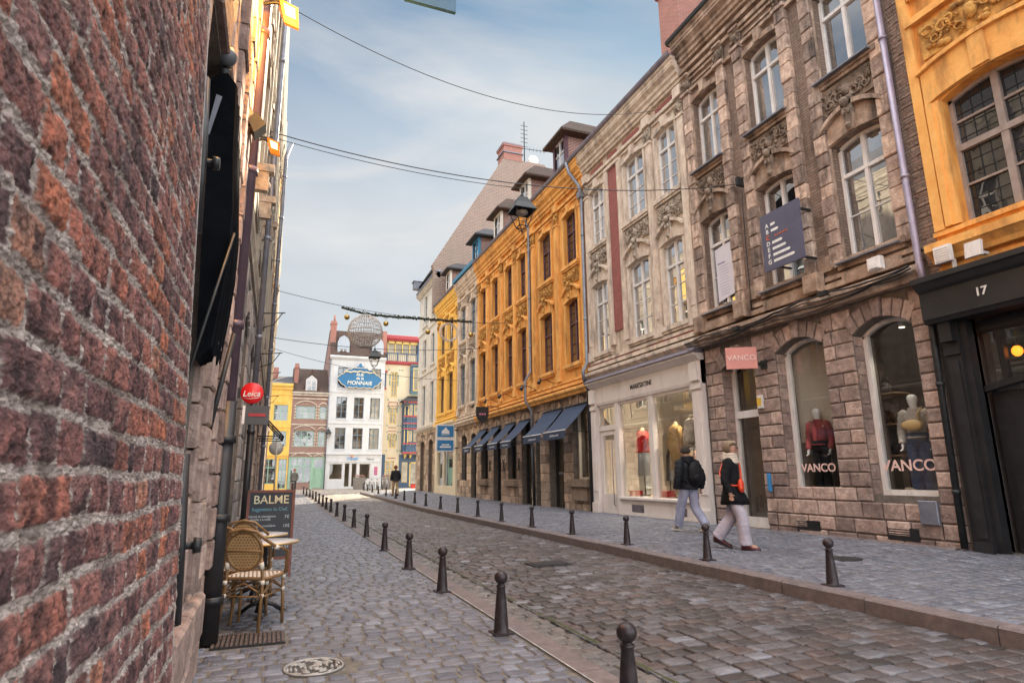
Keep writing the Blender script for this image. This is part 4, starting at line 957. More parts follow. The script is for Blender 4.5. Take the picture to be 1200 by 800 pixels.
b.build('shopfront', PW, hc)
for a, c in ((12.26, 14.08), (14.26, 15.86)):
    g = MB(FR); g.quad((a, -.01, .66), (c, -.01, .66), (c, -.01, 3.36), (a, -.01, 3.36)); g.build('shop_pane', m['gs2'], hc)
g = MB(FR); g.quad((16.06, -.01, 2.78), (17.1, -.01, 2.78), (17.1, -.01, 3.36), (16.06, -.01, 3.36)); g.build('shop_pane', m['gs2'], hc)
d = MB(FR); d.box(16.10, 16.24, -.05, .02, .14, 2.6); d.box(16.94, 17.08, -.05, .02, .14, 2.6); d.box(16.24, 16.94, -.05, .018, .14, .72); d.box(16.24, 16.94, -.05, .018, 2.48, 2.6)
do = d.build('door', PW, hc); g = MB(FR); g.quad((16.24, -.02, .72), (16.94, -.02, .72), (16.94, -.02, 2.48), (16.24, -.02, 2.48)); g.build('pane', m['gs2'], do)
d = MB(FR); d.tube([(16.3, .02, .4), (16.3, .07, .42), (16.3, .07, 2.3), (16.3, .02, 2.32)], .016, 8); d.build('handle', m['zinc'], do)
d = MB(FR)
for a, c in ((14.75, 15.35), (12.85, 13.3)):
    d.box(a, c, .06, .07, .26, .46)
    for k in range(6): d.box(a + .02, c - .02, .07, .078, .275 + k * .03, .288 + k * .03)
d.build('vent_grille', m['lead'], hc)
b = MB(FR); b.prof(11.84, 17.48, [(0, 4.17), (.36, 4.175), (.36, 4.2), (.1, 4.44), (0, 4.5)]); b.build('lead_roof', m['lead'], hc)
text("MARIE'SIXTINE", ((9.6 - .125, 14.5, 3.74), *RX), .19, m['text_k'], 'shop_lettering', hc, .004, bold=.003, sx=.88)
room(FR, hc, 12.0, 17.3, .3, 3.7, -.1, -3.2, m['inwarm'], m['wood'])

# --- orange houses
def gf_stone(root, u0, u1, holes, seed, mblk=None, top=4.0, ch=.34):
    w = MB(FR); wall(w, u0, u1, 0, top + .02, holes, 0, .45); w.build('ground_floor_wall', m['joint'], root, fix=False)
    g = MB(FR); rn = masonry(g, FR, u0 + .02, u1 - .02, .05, top, holes, ch, .25, .7, .03, .008, 0, seed, .014, vd=.26); build_attr(g, 'block_facing', mblk or m['gfblk2'], root, 'blk', rn)
m['gfblk2'] = mat('warm_sandstone_blocks', (.27, .205, .165), (.47, .37, .30), 8, .9, .5, 28, attr='blk', stain=(soot, .5, 1.6), streak=False)
m['gfblk3'] = mat('tan_sandstone_blocks', (.38, .29, .21), (.54, .43, .33), 5, .9, .5, 28, attr='blk', stain=(soot, .3, 1.6), streak=False)
def awn(u0, u1, z0, z1, out, label):
    o = thing('awning', label, 'awning', (9.6, (u0 + u1) / 2, z1), 'navy awnings on the orange houses'); b = MB(FR)
    n = 6
    for i in range(n):
        t0, t1 = i / n, (i + 1) / n; s = lambda t: .05 * 4 * t * (1 - t)
        b.quad((u0, .08 + (out - .08) * t0, z0 + (z1 - z0) * t0 - s(t0)), (u1, .08 + (out - .08) * t0, z0 + (z1 - z0) * t0 - s(t0)), (u1, .08 + (out - .08) * t1, z0 + (z1 - z0) * t1 - s(t1)), (u0, .08 + (out - .08) * t1, z0 + (z1 - z0) * t1 - s(t1)))
    b.build('canopy', m['navycloth'], o)
    v = MB(FR); v.box(u0, u1, out, out + .006, z1 - .25, z1); v.build('valance', m['navycloth'], o)
    f = MB(FR); f.cyl((u0, out, z1 + .01), (u1, out, z1 + .01), .018); f.build('front_bar', m['winwhite'], o)
    f = MB(FR)
    for u in (u0 + .02, u1 - .02): f.tube([(u, .05, z1 - .05), (u, out, z1)], .014, 6)
    f.cyl((u0, .09, z0 + .01), (u1, .09, z0 + .01), .035); f.build('arm', m['iron'], o)
    text('Maison & Table', ((9.6 - out - .012, (u0 + u1) / 2, z1 - .13), *RX), .11, simple('awning_print', (.42, .44, .5)), 'print', o, .002) if False else None
    b = MB(FR); rg = random.Random(int(u0 * 7)); c = (u0 + u1) / 2; u = c + .32
    while u > c - .32: L = rg.uniform(.03, .05); b.box(u - L, u, out + .006, out + .010, z1 - .16, z1 - .16 + rg.uniform(.04, .07)); u -= L + .02
    b.build('print', m['awnprint'], o)
    return o
m['awnprint'] = simple('awning_print', (.42, .44, .5))
d1 = thing('town_house', 'orange rendered house with two wide plum-coloured window bays and tiled dormer', 'house', (9.6, 20, 0))
h1 = [(17.95, 19.05, 1.15, 3.45, .22), (19.78, 21.0, .12, 3.45, .22), (21.85, 22.3, .12, 3.3, .1)]
gf_stone(d1, 17.5, 22.4, h1, 21)
bays(FR, d1, 17.5, 22.4, [(18.25, 19.27), (20.42, 21.5)], m['orange'], m['orangetrim'], m['carvorange'], m['winpurple'], m['gd'], z0=4.0, z1=12.4, pil=[17.78, 19.85, 22.15], rowsl=4, rowsu=2, dp=.26, transom=.36)
gutter(d1, 17.5, 22.4, 12.36, m['lead']); roofslope(d1, 17.5, 22.4, 12.4, m['tile'], top=16.6, w0=.3); shell(FR, d1, 17.5, 22.4, 0, 12.4, m['brownbrick'])
dormer(d1, 20.12, .58, m['dormbrick'], m['tile'], m['winpurple'], True, z1=14.65, top=15.6)
shopwin(d1, h1[0], -.2, m['paintcream'], m['gs2'], fw=.06); shopwin(d1, h1[1], -.25, m['iron'], m['gs'], 'shop_door', .07, tr=[2.6], mul=[20.39]); shopwin(d1, h1[2], -.25, m['iron'], m['gs'], 'shop_door', .06)
b = MB(FR); b.box(17.8, 19.2, 0, .22, .9, 1.15, .015); b.box(17.95, 19.05, 0, .12, .45, .9, .015); b.build('stone_bench', m['gfblk3'], d1)
b = MB(FR)
for u in (20.2, 20.56):
    b.lathe(FR(u, -.2, 1.35), [(.0, -.01), (.07, -.01), (.07, .01), (0, .01)], 12, axis='x') if False else None
b.cyl((20.28, -.22, 1.35), (20.28, -.16, 1.35), .06); b.cyl((20.5, -.22, 1.35), (20.5, -.16, 1.35), .06); b.build('door_plate', m['zinc'], d1)
room(FR, d1, 17.6, 22.3, .13, 3.8, -.3, -3, m['inbeige'], m['indark'])
d2 = thing('town_house', 'orange rendered house with four narrow plum-coloured window bays and two dormers', 'house', (9.6, 26, 0))
cc = [23.25, 24.88, 26.78, 28.62]
h2 = [(c - .52, c + .52, .12 if k % 2 == 0 else 1.1, 3.35, .2) for k, c in enumerate(cc)]
gf_stone(d2, 22.4, 29.6, h2, 22)
bays(FR, d2, 22.4, 29.6, [(c - .46, c + .46) for c in (23.46, 25.1, 27.0, 28.84)], m['orange'], m['orangetrim'], m['carvorange'], m['winpurple'], m['gd'], z0=4.0, z1=12.4, pil=[22.62, 24.28, 26.05, 28.0, 29.42], rowsl=4, rowsu=2, dp=.26, transom=.36)
gutter(d2, 22.4, 29.6, 12.36, m['lead']); roofslope(d2, 22.4, 29.6, 12.4, m['tile'], top=16.6, w0=.3); shell(FR, d2, 22.4, 29.6, 0, 12.4, m['brownbrick'])
dormer(d2, 23.85, .55, m['dormbrick'], m['tile'], m['paintcream'], True, top=15.5); dormer(d2, 27.55, .55, m['dormbrick'], m['tile'], m['paintcream'], True, top=15.5)
for h in h2: shopwin(d2, h, -.2, m['iron'], m['gs'], 'shop_window' if h[2] > 1 else 'shop_door', .07, tr=[2.6])
b = MB(FR)
for c in (cc[1], cc[3]): b.box(c - .62, c + .62, 0, .2, .86, 1.1, .015)
b.build('stone_bench', m['gfblk3'], d2)
for y in (22.4 + 1.7 - .1, 25.85, 27.72):      # iron wall anchors on the piers
    b = MB(FR)
    for s in (-1, 1): b.tube([(y + s * .12, .06, 2.0), (y, .06, 1.78), (y + s * .12, .06, 1.5)], .018, 5)
    b.build('wall_anchor', m['iron'], d2)
room(FR, d2, 22.5, 29.5, .13, 3.7, -.3, -3, m['inbeige'], m['indark'])
awn(17.72, 19.42, 3.62, 2.70, .95, 'nearest navy awning, over the lit display window beside the white boutique')
awn(19.62, 21.3, 3.62, 2.68, .95, 'second navy awning, over the dark glass door')
for c, nm in zip(cc, ('third navy awning, first of the narrow ones after the grey downpipe', 'fourth navy awning, second of the narrow ones', 'fifth navy awning, third of the narrow ones', 'farthest navy awning, next to the pale stone house')):
    awn(c - .62, c + .58, 3.5, 2.62, .95, nm)
o = thing('drainpipe', 'grey zinc drainpipe kinking round the cornice between the two orange houses', 'pipe', (9.45, 22.4, .1))
pipe(FR, o, [(22.4, .38, 12.4), (22.4, .14, 11.6), (22.4, .14, 5.4), (22.45, .36, 5.0), (22.45, .36, 4.2), (22.4, .12, 3.8), (22.4, .12, 2.4)], .055, m['zinc'], 'upper_pipe'); pipe(FR, o, [(22.4, .12, 2.4), (22.3, .1, .15)], .06, m['iron'], 'lower_pipe')
o = thing('drainpipe', 'blue-grey zinc drainpipe between the orange house and the pale boutique house', 'pipe', (9.45, 17.5, .1))
pipe(FR, o, [(18.1, .42, 12.4), (18.05, .34, 12.0), (17.6, .2, 11.3), (17.52, .16, 10.9), (17.52, .16, 4.9), (17.5, .34, 4.6), (17.5, .3, 4.3)], .06, m['zinc'], 'upper_pipe'); pipe(FR, o, [(17.5, .3, 4.35), (17.5, .16, 4.0), (17.5, .16, .15)], .06, m['iron'], 'lower_pipe')
b = MB(FR); b.lathe(FR(17.53, .16, 11.25), [(.06, -.1), (.11, .05), (.11, .18), (.06, .2)], 8) if False else b.box(17.42, 17.64, .06, .28, 10.8, 11.02, .0)
b.build('rainwater_head', m['zinc'], o)
for yy, od in ((19.9, 'nearest'), (21.6, 'second'), (24.1, 'third'), (26.0, 'fourth'), (27.9, 'farthest')):        # little wall lamps over the awnings
    o = thing('wall_spotlight', '%s of the black gooseneck spotlights on the orange cornice' % od, 'spotlight', (9.2, yy, 4.45), 'gooseneck spotlights over the navy awnings')
    b = MB(); b.tube([(9.35, yy, 4.55), (9.0, yy, 4.68), (8.7, yy - .1, 4.62)], .014, 5); b.build('arm', m['black'], o); b = MB(); b.cyl((8.75, yy - .1, 4.64), (8.66, yy - .1, 4.5), .05, .07); b.build('lamp_head', m['black'], o)
o = thing('shop_sign', 'black shield-shaped hanging sign with a pink mark above the narrow awnings', 'sign', (8.9, 26.2, 3.7))
b = MB(); P = [(8.35, 4.35), (8.95, 4.35), (8.95, 3.95), (8.85, 3.75), (8.65, 3.62), (8.45, 3.75), (8.35, 3.95)]; b.ext([(x, z) for x, z in P], 26.15, 26.2); b.build('panel', m['black'], o)
b = MB(); b.box(8.5, 8.58, 26.135, 26.148, 3.98, 4.06); b.box(8.61, 8.69, 26.135, 26.148, 3.98, 4.06); b.box(8.72, 8.80, 26.135, 26.148, 3.98, 4.06); b.build('emblem', simple('pink_mark', (.6, .2, .3)), o)
b = MB(); b.box(8.9, 9.6, 26.16, 26.19, 4.36, 4.40); b.build('bracket', m['iron'], o)

# --- narrow pale stone house, yellow house, white house
he = thing('town_house', 'narrow grey stone house with blue gutter and blue dormer between orange and yellow houses', 'house', (9.6, 31.5, 0))
gf_stone(he, 29.6, 33.4, [(29.9, 30.85, .12, 3.3, .18), (31.6, 32.6, 1.0, 3.3, .18)], 23, m['gfblk3'])
bays(FR, he, 29.6, 33.4, [(30.1, 31.1), (31.95, 32.95)], m['cream'], m['creamtrim'], m['carvcream'], m['winblue'], m['gw'], z0=4.0, z1=12.4, pil=[29.8, 31.5, 33.22], rowsl=3, rowsu=2, dp=.18)
b = MB(FR); b.box(29.6, 33.4, .24, .46, 12.42, 12.62); b.build('blue_gutter', m['bluepaint'], he); roofslope(he, 29.6, 33.4, 12.4, m['tile'], top=15.2, w0=.3); shell(FR, he, 29.6, 33.4, 0, 12.4, m['brownbrick'])
dormer(he, 31.25, .6, m['dormbrick'], m['slate'], m['bluepaint'], True, top=15.3)
for h in [(29.9, 30.85, .12, 3.3, .18), (31.6, 32.6, 1.0, 3.3, .18)]: shopwin(he, h, -.2, m['iron'], m['gs'], 'shop_window', .07, tr=[2.6])
room(FR, he, 29.7, 33.3, .13, 3.7, -.3, -3, m['indark'], m['indark'])
hf = thing('town_house', 'yellow rendered house over a cream painted shopfront', 'house', (9.6, 35.8, 0))
bays(FR, hf, 33.4, 38.3, [(34.5, 35.7), (36.5, 37.7)], m['yellow'], m['yellow'], m['carvorange'], m['winpurple'], m['gd'], z0=4.3, z1=12.3, pil=[33.65, 36.0, 38.05], rowsl=3, rowsu=2, dp=.2)
gutter(hf, 33.4, 38.3, 12.26, m['lead']); roofslope(hf, 33.4, 38.3, 12.3, m['tile'], top=15, w0=.3); shell(FR, hf, 33.4, 38.3, 0, 12.3, m['brownbrick']); dormer(hf, 37.2, .55, m['dormbrick'], m['slate'], m['paintcream'], True, top=15.2)
b = MB(FR); b.prof(33.45, 38.25, [(0, 3.5), (.1, 3.5), (.1, 4.2), (.3, 4.35), (.3, 4.42), (0, 4.42)]); b.box(33.45, 34.0, 0, .12, .1, 3.5); b.box(37.7, 38.25, 0, .12, .1, 3.5); b.box(34, 37.7, -.05, .08, .1, .75); b.box(36.2, 36.35, -.05, .08, .75, 3.5); b.box(34, 37.7, -.05, .08, 2.75, 2.85); b.build('shopfront', m['creampaint'], hf)
g = MB(FR); g.quad((34, 0, .75), (37.7, 0, .75), (37.7, 0, 3.5), (34, 0, 3.5)); g.build('shop_pane', m['gs2'], hf); room(FR, hf, 33.6, 38.1, .3, 3.6, -.1, -3, m['inwarm'], m['wood'])
text('BENEFIQUE', ((9.6 - .105, 35.7, 3.86), *RX), .42, m['winstone'], 'shop_lettering', hf, .004, sx=.9) if False else None
text('REPONE', ((9.6 - .105, 35.9, 3.86), *RX), .46, m['winstone'], 'shop_lettering', hf, .004, bold=.006, sx=.9)
o = thing('pharmacy_sign', 'double blue projecting panel with white emblems beside the cream shop', 'sign', (8.7, 33.2, 2.9))
BL = simple('sign_blue', (.03, .19, .42))
b = MB(); b.box(8.30, 9.38, 33.3, 33.36, 2.62, 4.12); b.build('frame', m['winwhite'], o); b = MB(); b.box(8.38, 9.30, 33.28, 33.30, 3.44, 4.06); b.box(8.38, 9.30, 33.28, 33.30, 2.70, 3.26); b.build('panel', BL, o)
b = MB(); b.box(8.62, 9.06, 33.266, 33.278, 3.62, 3.78); b.ext([(8.66, 3.78), (9.02, 3.78), (8.92, 3.88), (8.84, 3.98), (8.76, 3.88)], 33.266, 33.278); b.box(8.6, 9.08, 33.266, 33.278, 3.55, 3.58)
b.box(8.52, 9.16, 33.266, 33.278, 2.84, 2.93); b.box(8.62, 9.06, 33.266, 33.278, 2.98, 3.04); b.build('emblem', m['text_w'], o); b = MB(); b.box(9.3, 9.6, 33.31, 33.35, 3.8, 3.86); b.box(9.3, 9.6, 33.31, 33.35, 2.8, 2.86); b.build('bracket', m['iron'], o)
hg = thing('town_house', 'tall white limestone house whose brick side gable rises above the row', 'house', (9.6, 41.2, 0))
hgw = [(39.35, 40.3), (41.75, 42.75)]
hol = [(a, b, z0, z1, .0) for a, b in hgw for z0, z1 in ((4.75, 7.6), (8.8, 10.95), (12.0, 14.25))]
w = MB(FR); wall(w, 38.3, 44.3, 4.3, 14.9, hol, 0, .25); w.build('wall', m['whitewash'], hg, fix=False)
for h in hol: window(FR, hg, h, -.12, m['winblue'], m['gw'], rowsl=3, transom=.3)
gf_stone(hg, 38.3, 44.3, [(39.2, 40.4, .2, 3.5, .2), (41.6, 42.9, .2, 3.5, .2)], 24, m['gfblk3'], 4.3)
for h in [(39.2, 40.4, .2, 3.5, .2), (41.6, 42.9, .2, 3.5, .2)]: shopwin(hg, h, -.2, m['wood'], m['gs'], 'shop_door', .08, tr=[2.7])
room(FR, hg, 38.4, 44.2, .13, 3.9, -.3, -3, m['indark'], m['indark'])
t = MB(FR)
for h in hol: t.box(h[0] - .1, h[0], 0, .04, h[2], h[3] + .1); t.box(h[1], h[1] + .1, 0, .04, h[2], h[3] + .1); t.box(h[0] - .15, h[1] + .15, 0, .10, h[2] - .12, h[2])
t.prof(38.3, 44.4, [(0, 4.4), (.2, 4.45), (.25, 4.6), (0, 4.65)]); t.box(38.3, 44.3, 0, .06, 8.3, 8.42); t.box(38.3, 44.3, 0, .06, 11.5, 11.62)
t.build('trim', m['whitewash'], hg); cornice(FR, hg, 38.3, 44.4, 14.45, m['whitewash'], .4, .24); gutter(hg, 38.25, 44.4, 14.85, m['zinc'], w=.28)
b = MB()     # side gable with chimney
b.ext([(8.95, 15.2), (9.4, 14.6), (9.6, 12.0), (22.0, 12.0), (22, 18), (16.6, 25.4), (15.55, 25.4), (14.95, 24.7)], 38.3, 38.7) if False else b.ext([(9.2, 12.0), (9.2, 15.0), (9.05, 15.3), (14.3, 24.3), (17.6, 24.3), (24, 15.0), (24, 12)], 38.3, 38.7)
gb = b.build('side_gable', m['gablebrick'], hg)
b = MB(); b.box(14.3, 15.75, 38.28, 39.6, 24.2, 25.6); b.box(14.22, 15.83, 38.2, 39.7, 25.3, 25.42); b.build('chimney', m['chimney'], hg)
b = MB(); b.box(14.2, 15.85, 38.18, 39.7, 24.75, 24.82); b.box(14.2, 15.85, 38.18, 39.7, 25.43, 25.5); b.build('chimney_band', m['zinc'], hg)
b = MB(); b.add([(9.3, 38.7, 15.3), (9.3, 44.3, 15.3), (14.6, 44.3, 24.0), (14.6, 38.7, 24.0), (17.5, 38.7, 24.0), (17.5, 44.3, 24.0), (24, 44.3, 14.8), (24, 38.7, 14.8)], [(0, 1, 2, 3), (3, 2, 5, 4), (4, 5, 6, 7)]); b.build('roof', m['slate'], hg)
b = MB(); b.ext([(9.3, 0.0), (9.3, 15.0), (14.6, 24.0), (17.5, 24.0), (24, 15.0), (24, 0)], 44.28, 44.3) if False else b.quad((9.6, 44.3, 4), (24, 44.3, 4), (24, 44.3, 15), (9.6, 44.3, 15)); b.add([(9.3, 44.3, 15.2), (24, 44.3, 15.2), (17.5, 44.3, 24), (14.6, 44.3, 24)], [(0, 1, 2, 3)]); b.quad((9.6, 44.3, 0), (24, 44.3, 0), (24, 44.3, 4), (9.6, 44.3, 4)); b.build('end_wall', m['whitewash'], hg, fix=False)
b = MB(); b.box(9.0, 9.7, 43.7, 44.35, 15.25, 15.8); b.add([(8.9, 43.6, 15.8), (9.8, 43.6, 15.8), (9.8, 44.45, 15.8), (8.9, 44.45, 15.8), (9.35, 44.0, 16.15)], [(0, 1, 4), (1, 2, 4), (2, 3, 4), (3, 0, 4), (0, 1, 2, 3)]); b.build('roof_vent', m['zinc'], hg)
o = thing('television_antenna', 'thin television antenna with cross bars beside the tall gable chimney', 'antenna', (16.2, 38.9, 24.2))
b = MB(); b.cyl((16.2, 38.9, 24.2), (16.2, 38.9, 28.0), .04, n=6); b.build('mast', m['iron'], o)
b = MB(); b.cyl((16.0, 38.9, 25.7), (18.0, 38.7, 25.7), .025, n=5)
for k in range(6): b.cyl((15.9, 38.9, 25.9 + k * .35), (16.5, 38.9, 25.9 + k * .35), .02, n=5)
for k in range(5): b.cyl((16.6 + k * .3, 38.8, 25.55), (16.6 + k * .3, 38.8, 25.85), .015, n=5)
b.build('crossbars', m['iron'], o)
o = thing('satellite_dish', 'pale satellite dish clamped below the antenna on the gable', 'dish', (16.9, 38.8, 24.2)); b = MB(); b.lathe((16.9, 38.6, 24.8), [(.02, 0), (.25, .05), (.42, .16), (.42, .18), (.2, .09), (.02, .04)], 14, axis='y'); b.build('dish', m['winwhite'], o); b = MB(); b.cyl((16.9, 38.75, 24.8), (16.9, 38.75, 24.2), .03, n=6); b.build('mast', m['iron'], o)

def ceiling_spot(label, c, e, col=(1, .86, .66)):
    o = thing('ceiling_spot', label, 'lamp', c, 'ceiling spots in the shops'); x, y, z = c; b = MB(); b.cyl((x, y, z + .02), (x, y, z + .14), .05); b.build('housing', m['winwhite'], o)
    b = MB(); b.lathe((x, y, z + .012), [(0, 0), (.045, 0), (.045, .006), (0, .006)], 14); b.build('lens', lampw, o)
    ld = bpy.data.lights.new('spot_light', 'SPOT'); ld.energy = e; ld.color = col; ld.spot_size = radians(110); ld.spot_blend = .6; ld.shadow_soft_size = .05; lo = bpy.data.objects.new('spot_light', ld); COL.objects.link(lo); lo.location = (0, 0, -.01); lo.parent = o
lampw = simple('lamp_lens', (1, .9, .75), .4, emit=((1, .85, .6), 3))
for lab, c, e in (('ceiling spot over the red jacket in the boutique window', (10.3, 15.1, 3.5), 95), ('ceiling spot over the beige coat in the boutique window', (10.3, 13.4, 3.5), 95), ('ceiling spot at the back of the boutique', (11.8, 14.2, 3.5), 150),
                  ('added ceiling spot brightening the mannequin in the left clothes shop window', (10.15, 9.2, 3.75), 14), ('added ceiling spot brightening the mannequin in jeans in the right clothes shop window', (10.15, 7.2, 3.75), 14), ('ceiling spot over the display behind the nearest navy awning', (10.6, 18.5, 3.5), 40)):  # both clothes shop spots are added to brighten the mannequins
    ceiling_spot(lab, c, e)
# ------------------------------------------------------------------ near brick house on the left: a relief of real bricks and mortar
def brick_wall():
    rg = np.random.RandomState(11)
    ny, nz = 760, 1400
    ys = .28 * (2.42 / .28) ** (np.arange(ny) / (ny - 1))
    zs = 1.25 + .28 * np.sinh(np.linspace(-1.99, 2.88, nz))
    Y, Z = np.meshgrid(ys, zs)
    def vnoise(Y, Z, s, seed, oct=3):
        out = 0; a = 1; tot = 0
        for o in range(oct):
            g = np.random.RandomState(seed + o).rand(256, 256); y = Y * s; z = Z * s; yi = np.floor(y).astype(int); zi = np.floor(z).astype(int); fy = y - yi; fz = z - zi
            fy = fy * fy * (3 - 2 * fy); fz = fz * fz * (3 - 2 * fz); G = lambda i, j: g[i % 256, j % 256]
            out = out + a * ((G(yi, zi) * (1 - fy) + G(yi + 1, zi) * fy) * (1 - fz) + (G(yi, zi + 1) * (1 - fy) + G(yi + 1, zi + 1) * fy) * fz); tot += a; a *= .5; s *= 2.1
        return out / tot
    CH = .080
    Yw = Y + (vnoise(Y, Z, 30, 50, 3) - .5) * .010; Zw = Z + (vnoise(Y, Z, 2.5, 60, 2) - .5) * .018 + (vnoise(Y, Z, 32, 70, 3) - .5) * .006
    row = np.floor(Zw / CH).astype(int); fz = Zw - (row + .5) * CH
    best = np.full(Y.shape, 9.); bid = np.zeros(Y.shape); cy = np.zeros(Y.shape); hl = np.ones(Y.shape); hh = np.ones(Y.shape); wear = np.ones(Y.shape)
    for r in range(row.min(), row.max() + 1):
        msk = row == r; yy = Yw[msk]; x = -.1 + rg.uniform(0, .1); edges = []
        while x < 2.7:
            L = rg.choice([rg.uniform(.10, .135), rg.uniform(.10, .135), rg.uniform(.06, .08), rg.uniform(.18, .22)], p=[.35, .25, .15, .25]); edges.append((x, x + L)); x += L
        ed = np.array([e[0] for e in edges]); k = np.clip(np.searchsorted(ed, yy) - 1, 0, len(ed) - 1)
        a = np.array([e[0] for e in edges])[k]; b = np.array([e[1] for e in edges])[k]
        rid = rg.rand(len(edges)); rh = rg.uniform(.028, .0335, len(edges)); wr = rg.uniform(.25, 1, len(edges)); dz = rg.uniform(-.004, .004, len(edges))
        cy[msk] = yy - (a + b) / 2; hl[msk] = (b - a) / 2 - rg.uniform(.0045, .0075); hh[msk] = rh[k]; bid[msk] = rid[k]; wear[msk] = wr[k]; fz[msk] = fz[msk] + dz[k]
    rr = .006
    dx = np.abs(cy) - (hl - rr); dz_ = np.abs(fz) - (hh - rr)
    sd = np.hypot(np.maximum(dx, 0), np.maximum(dz_, 0)) + np.minimum(np.maximum(dx, dz_), 0) - rr      # <0 inside brick
    sd = sd + (vnoise(Y, Z, 55, 80, 3) - .5) * .008
    ins = 1 / (1 + np.exp(sd / .0008))
    n1 = vnoise(Y, Z, 28, 90, 4) - .5; n2 = vnoise(Y, Z, 150, 95, 3) - .5; n3 = vnoise(Y, Z, 9, 99, 3) - .5
    hb_ = .005 * wear + n1 * .009 + n2 * .007 + np.clip(-sd, 0, .008) * .3
    hm = .001 + n3 * .010 + n2 * .014 + n1 * .010
    H = ins * hb_ + (1 - ins) * hm
    H -= .012 * np.clip((Y - 2.34) / .08, 0, 1) ** 2
    X = -.232 - .046 * Z + H
    V = np.stack([X, Y, Z], -1).reshape(-1, 3)
    i = np.arange(ny * nz).reshape(nz, ny); q = np.stack([i[:-1, :-1], i[:-1, 1:], i[1:, 1:], i[1:, :-1]], -1).reshape(-1)
    edge = np.clip((Y - 2.33) / .03, 0, 1)
    return V, q, np.full(len(q) // 4, 4), dict(brickid=bid.ravel(), inside=(ins * (1 - edge)).ravel(), ng=(.5 + n1 * 1.3).ravel(), n3=(.5 + n3 * 1.6).ravel())
bm_ = bpy.data.materials.new('old_red_brick'); bm_.use_nodes = True; t_ = bm_.node_tree; N = t_.nodes; L = t_.links; B = N['Principled BSDF']
def an_(n): a = N.new('ShaderNodeAttribute'); a.attribute_name = n; return a.outputs['Fac']
def ramp(src, cols):
    r = N.new('ShaderNodeValToRGB'); e = r.color_ramp.elements; e[0].position = cols[0][0]; e[0].color = (*cols[0][1], 1); e[1].position = cols[-1][0]; e[1].color = (*cols[-1][1], 1)
    for p, c in cols[1:-1]: k = e.new(p); k.color = (*c, 1)
    L.new(src, r.inputs[0]); return r.outputs[0]
def mixn(f, a, b, bt='MIX'):
    mi = N.new('ShaderNodeMix'); mi.data_type = 'RGBA'; mi.blend_type = bt
    if isinstance(f, float): mi.inputs[0].default_value = f
    else: L.new(f, mi.inputs[0])
    L.new(a, mi.inputs[6]); L.new(b, mi.inputs[7]); return mi.outputs[2]
tco = N.new('ShaderNodeTexCoord').outputs['Object']
def noi(sc, det=6): n = N.new('ShaderNodeTexNoise'); n.inputs['Scale'].default_value = sc; n.inputs['Detail'].default_value = det; n.inputs['Roughness'].default_value = .65; L.new(tco, n.inputs['Vector']); return n.outputs[0]
cbk = ramp(an_('brickid'), [(0, (.075, .048, .054)), (.2, (.15, .070, .068)), (.45, (.21, .095, .082)), (.65, (.17, .090, .088)), (.85, (.26, .10, .072)), (.97, (.33, .12, .07)), (1, (.27, .15, .11))])
cb2 = ramp(noi(38), [(.34, (.30, .28, .32)), (.5, (1, 1, 1)), (.68, (1.7, 1.5, 1.4))])
cb3 = ramp(an_('ng'), [(.2, (.35, .33, .38)), (.5, (1, 1, 1)), (.8, (1.35, 1.25, 1.2))])
cbr = mixn(1.0, mixn(1.0, cbk, cb2, 'MULTIPLY'), cb3, 'MULTIPLY')
cmo = ramp(noi(70, 8), [(.32, (.11, .09, .085)), (.46, (.30, .26, .24)), (.60, (.44, .385, .355)), (.70, (.66, .61, .58))])
cmo = mixn(1.0, cmo, ramp(an_('n3'), [(.2, (.6, .55, .52)), (.7, (1.15, 1.12, 1.1))]), 'MULTIPLY')
L.new(mixn(an_('inside'), cmo, cbr), B.inputs['Base Color']); B.inputs['Roughness'].default_value = .82
bp = N.new('ShaderNodeBump'); bp.inputs['Strength'].default_value = .9; bp.inputs['Distance'].default_value = .004; L.new(noi(230, 9), bp.inputs['Height']); L.new(bp.outputs[0], B.inputs['Normal'])
hn = thing('brick_house', 'old dark red brick house wall with thick crumbling mortar at the left edge', 'house', (-.6, 1, 0))
V, q, sz, at = brick_wall(); V = V - np.array([-.6, 1, 0])
o = np_mesh('brick_wall', V, q, sz, bm_, at); o.parent = hn
m['plast'] = mat('grey_plaster', (.28, .26, .27), (.42, .40, .40), 6, .9, .4, 50)
b = MB(); b.add([(-.25, 2.40, .2), (-.40, 2.40, 3.75), (-.40, 2.435, 3.75), (-.25, 2.435, .2), (-.7, 2.435, 3.75), (-.7, 2.435, .2)], [(0, 1, 2, 3), (3, 2, 4, 5)]); b.build('corner_render', m['plast'], hn, fix=False)
b = MB(); b.box(-3, -.42, -3, 2.43, 3.74, 9); b.box(-3, -.26, -3, .28, 0, 3.8); b.box(-3, -.5, .28, 2.40, 0, 3.74); b.build('upper_wall', m['endbrick'], hn)
b = MB(); b.box(-.6, -.225, -2, 2.44, -.05, .30, .0); b.build('plinth', m['joint'], hn)
for (zz0, zz1, lab) in ((2.25, 2.95, 'tall forged iron shutter stay at the top corner of the brick wall'), (.76, 1.36, 'forged iron shutter stay low on the corner of the brick wall')):
    o = thing('shutter_stay', lab, 'ironwork', (-.4, 2.75, zz0)); xx = lambda z: -.235 - .046 * z
    b = MB(); b.tube([(xx(zz0) - .03, 2.62, zz0), (xx(zz0) - .03, 2.6, (zz0 + zz1) / 2), (xx(zz1) - .03, 2.62, zz1)], [.028, .018, .028], 8); b.build('bar', m['black'], o)
    b = MB(); zc = zz0 + (zz1 - zz0) * .45; b.cyl((xx(zc) - .03, 2.62, zc), (xx(zc) + .03, 2.62, zc), .014); b.cyl((xx(zc) + .025, 2.62, zc), (xx(zc) + .05, 2.62, zc), .03, .026); b.build('bolt', m['iron'], o)

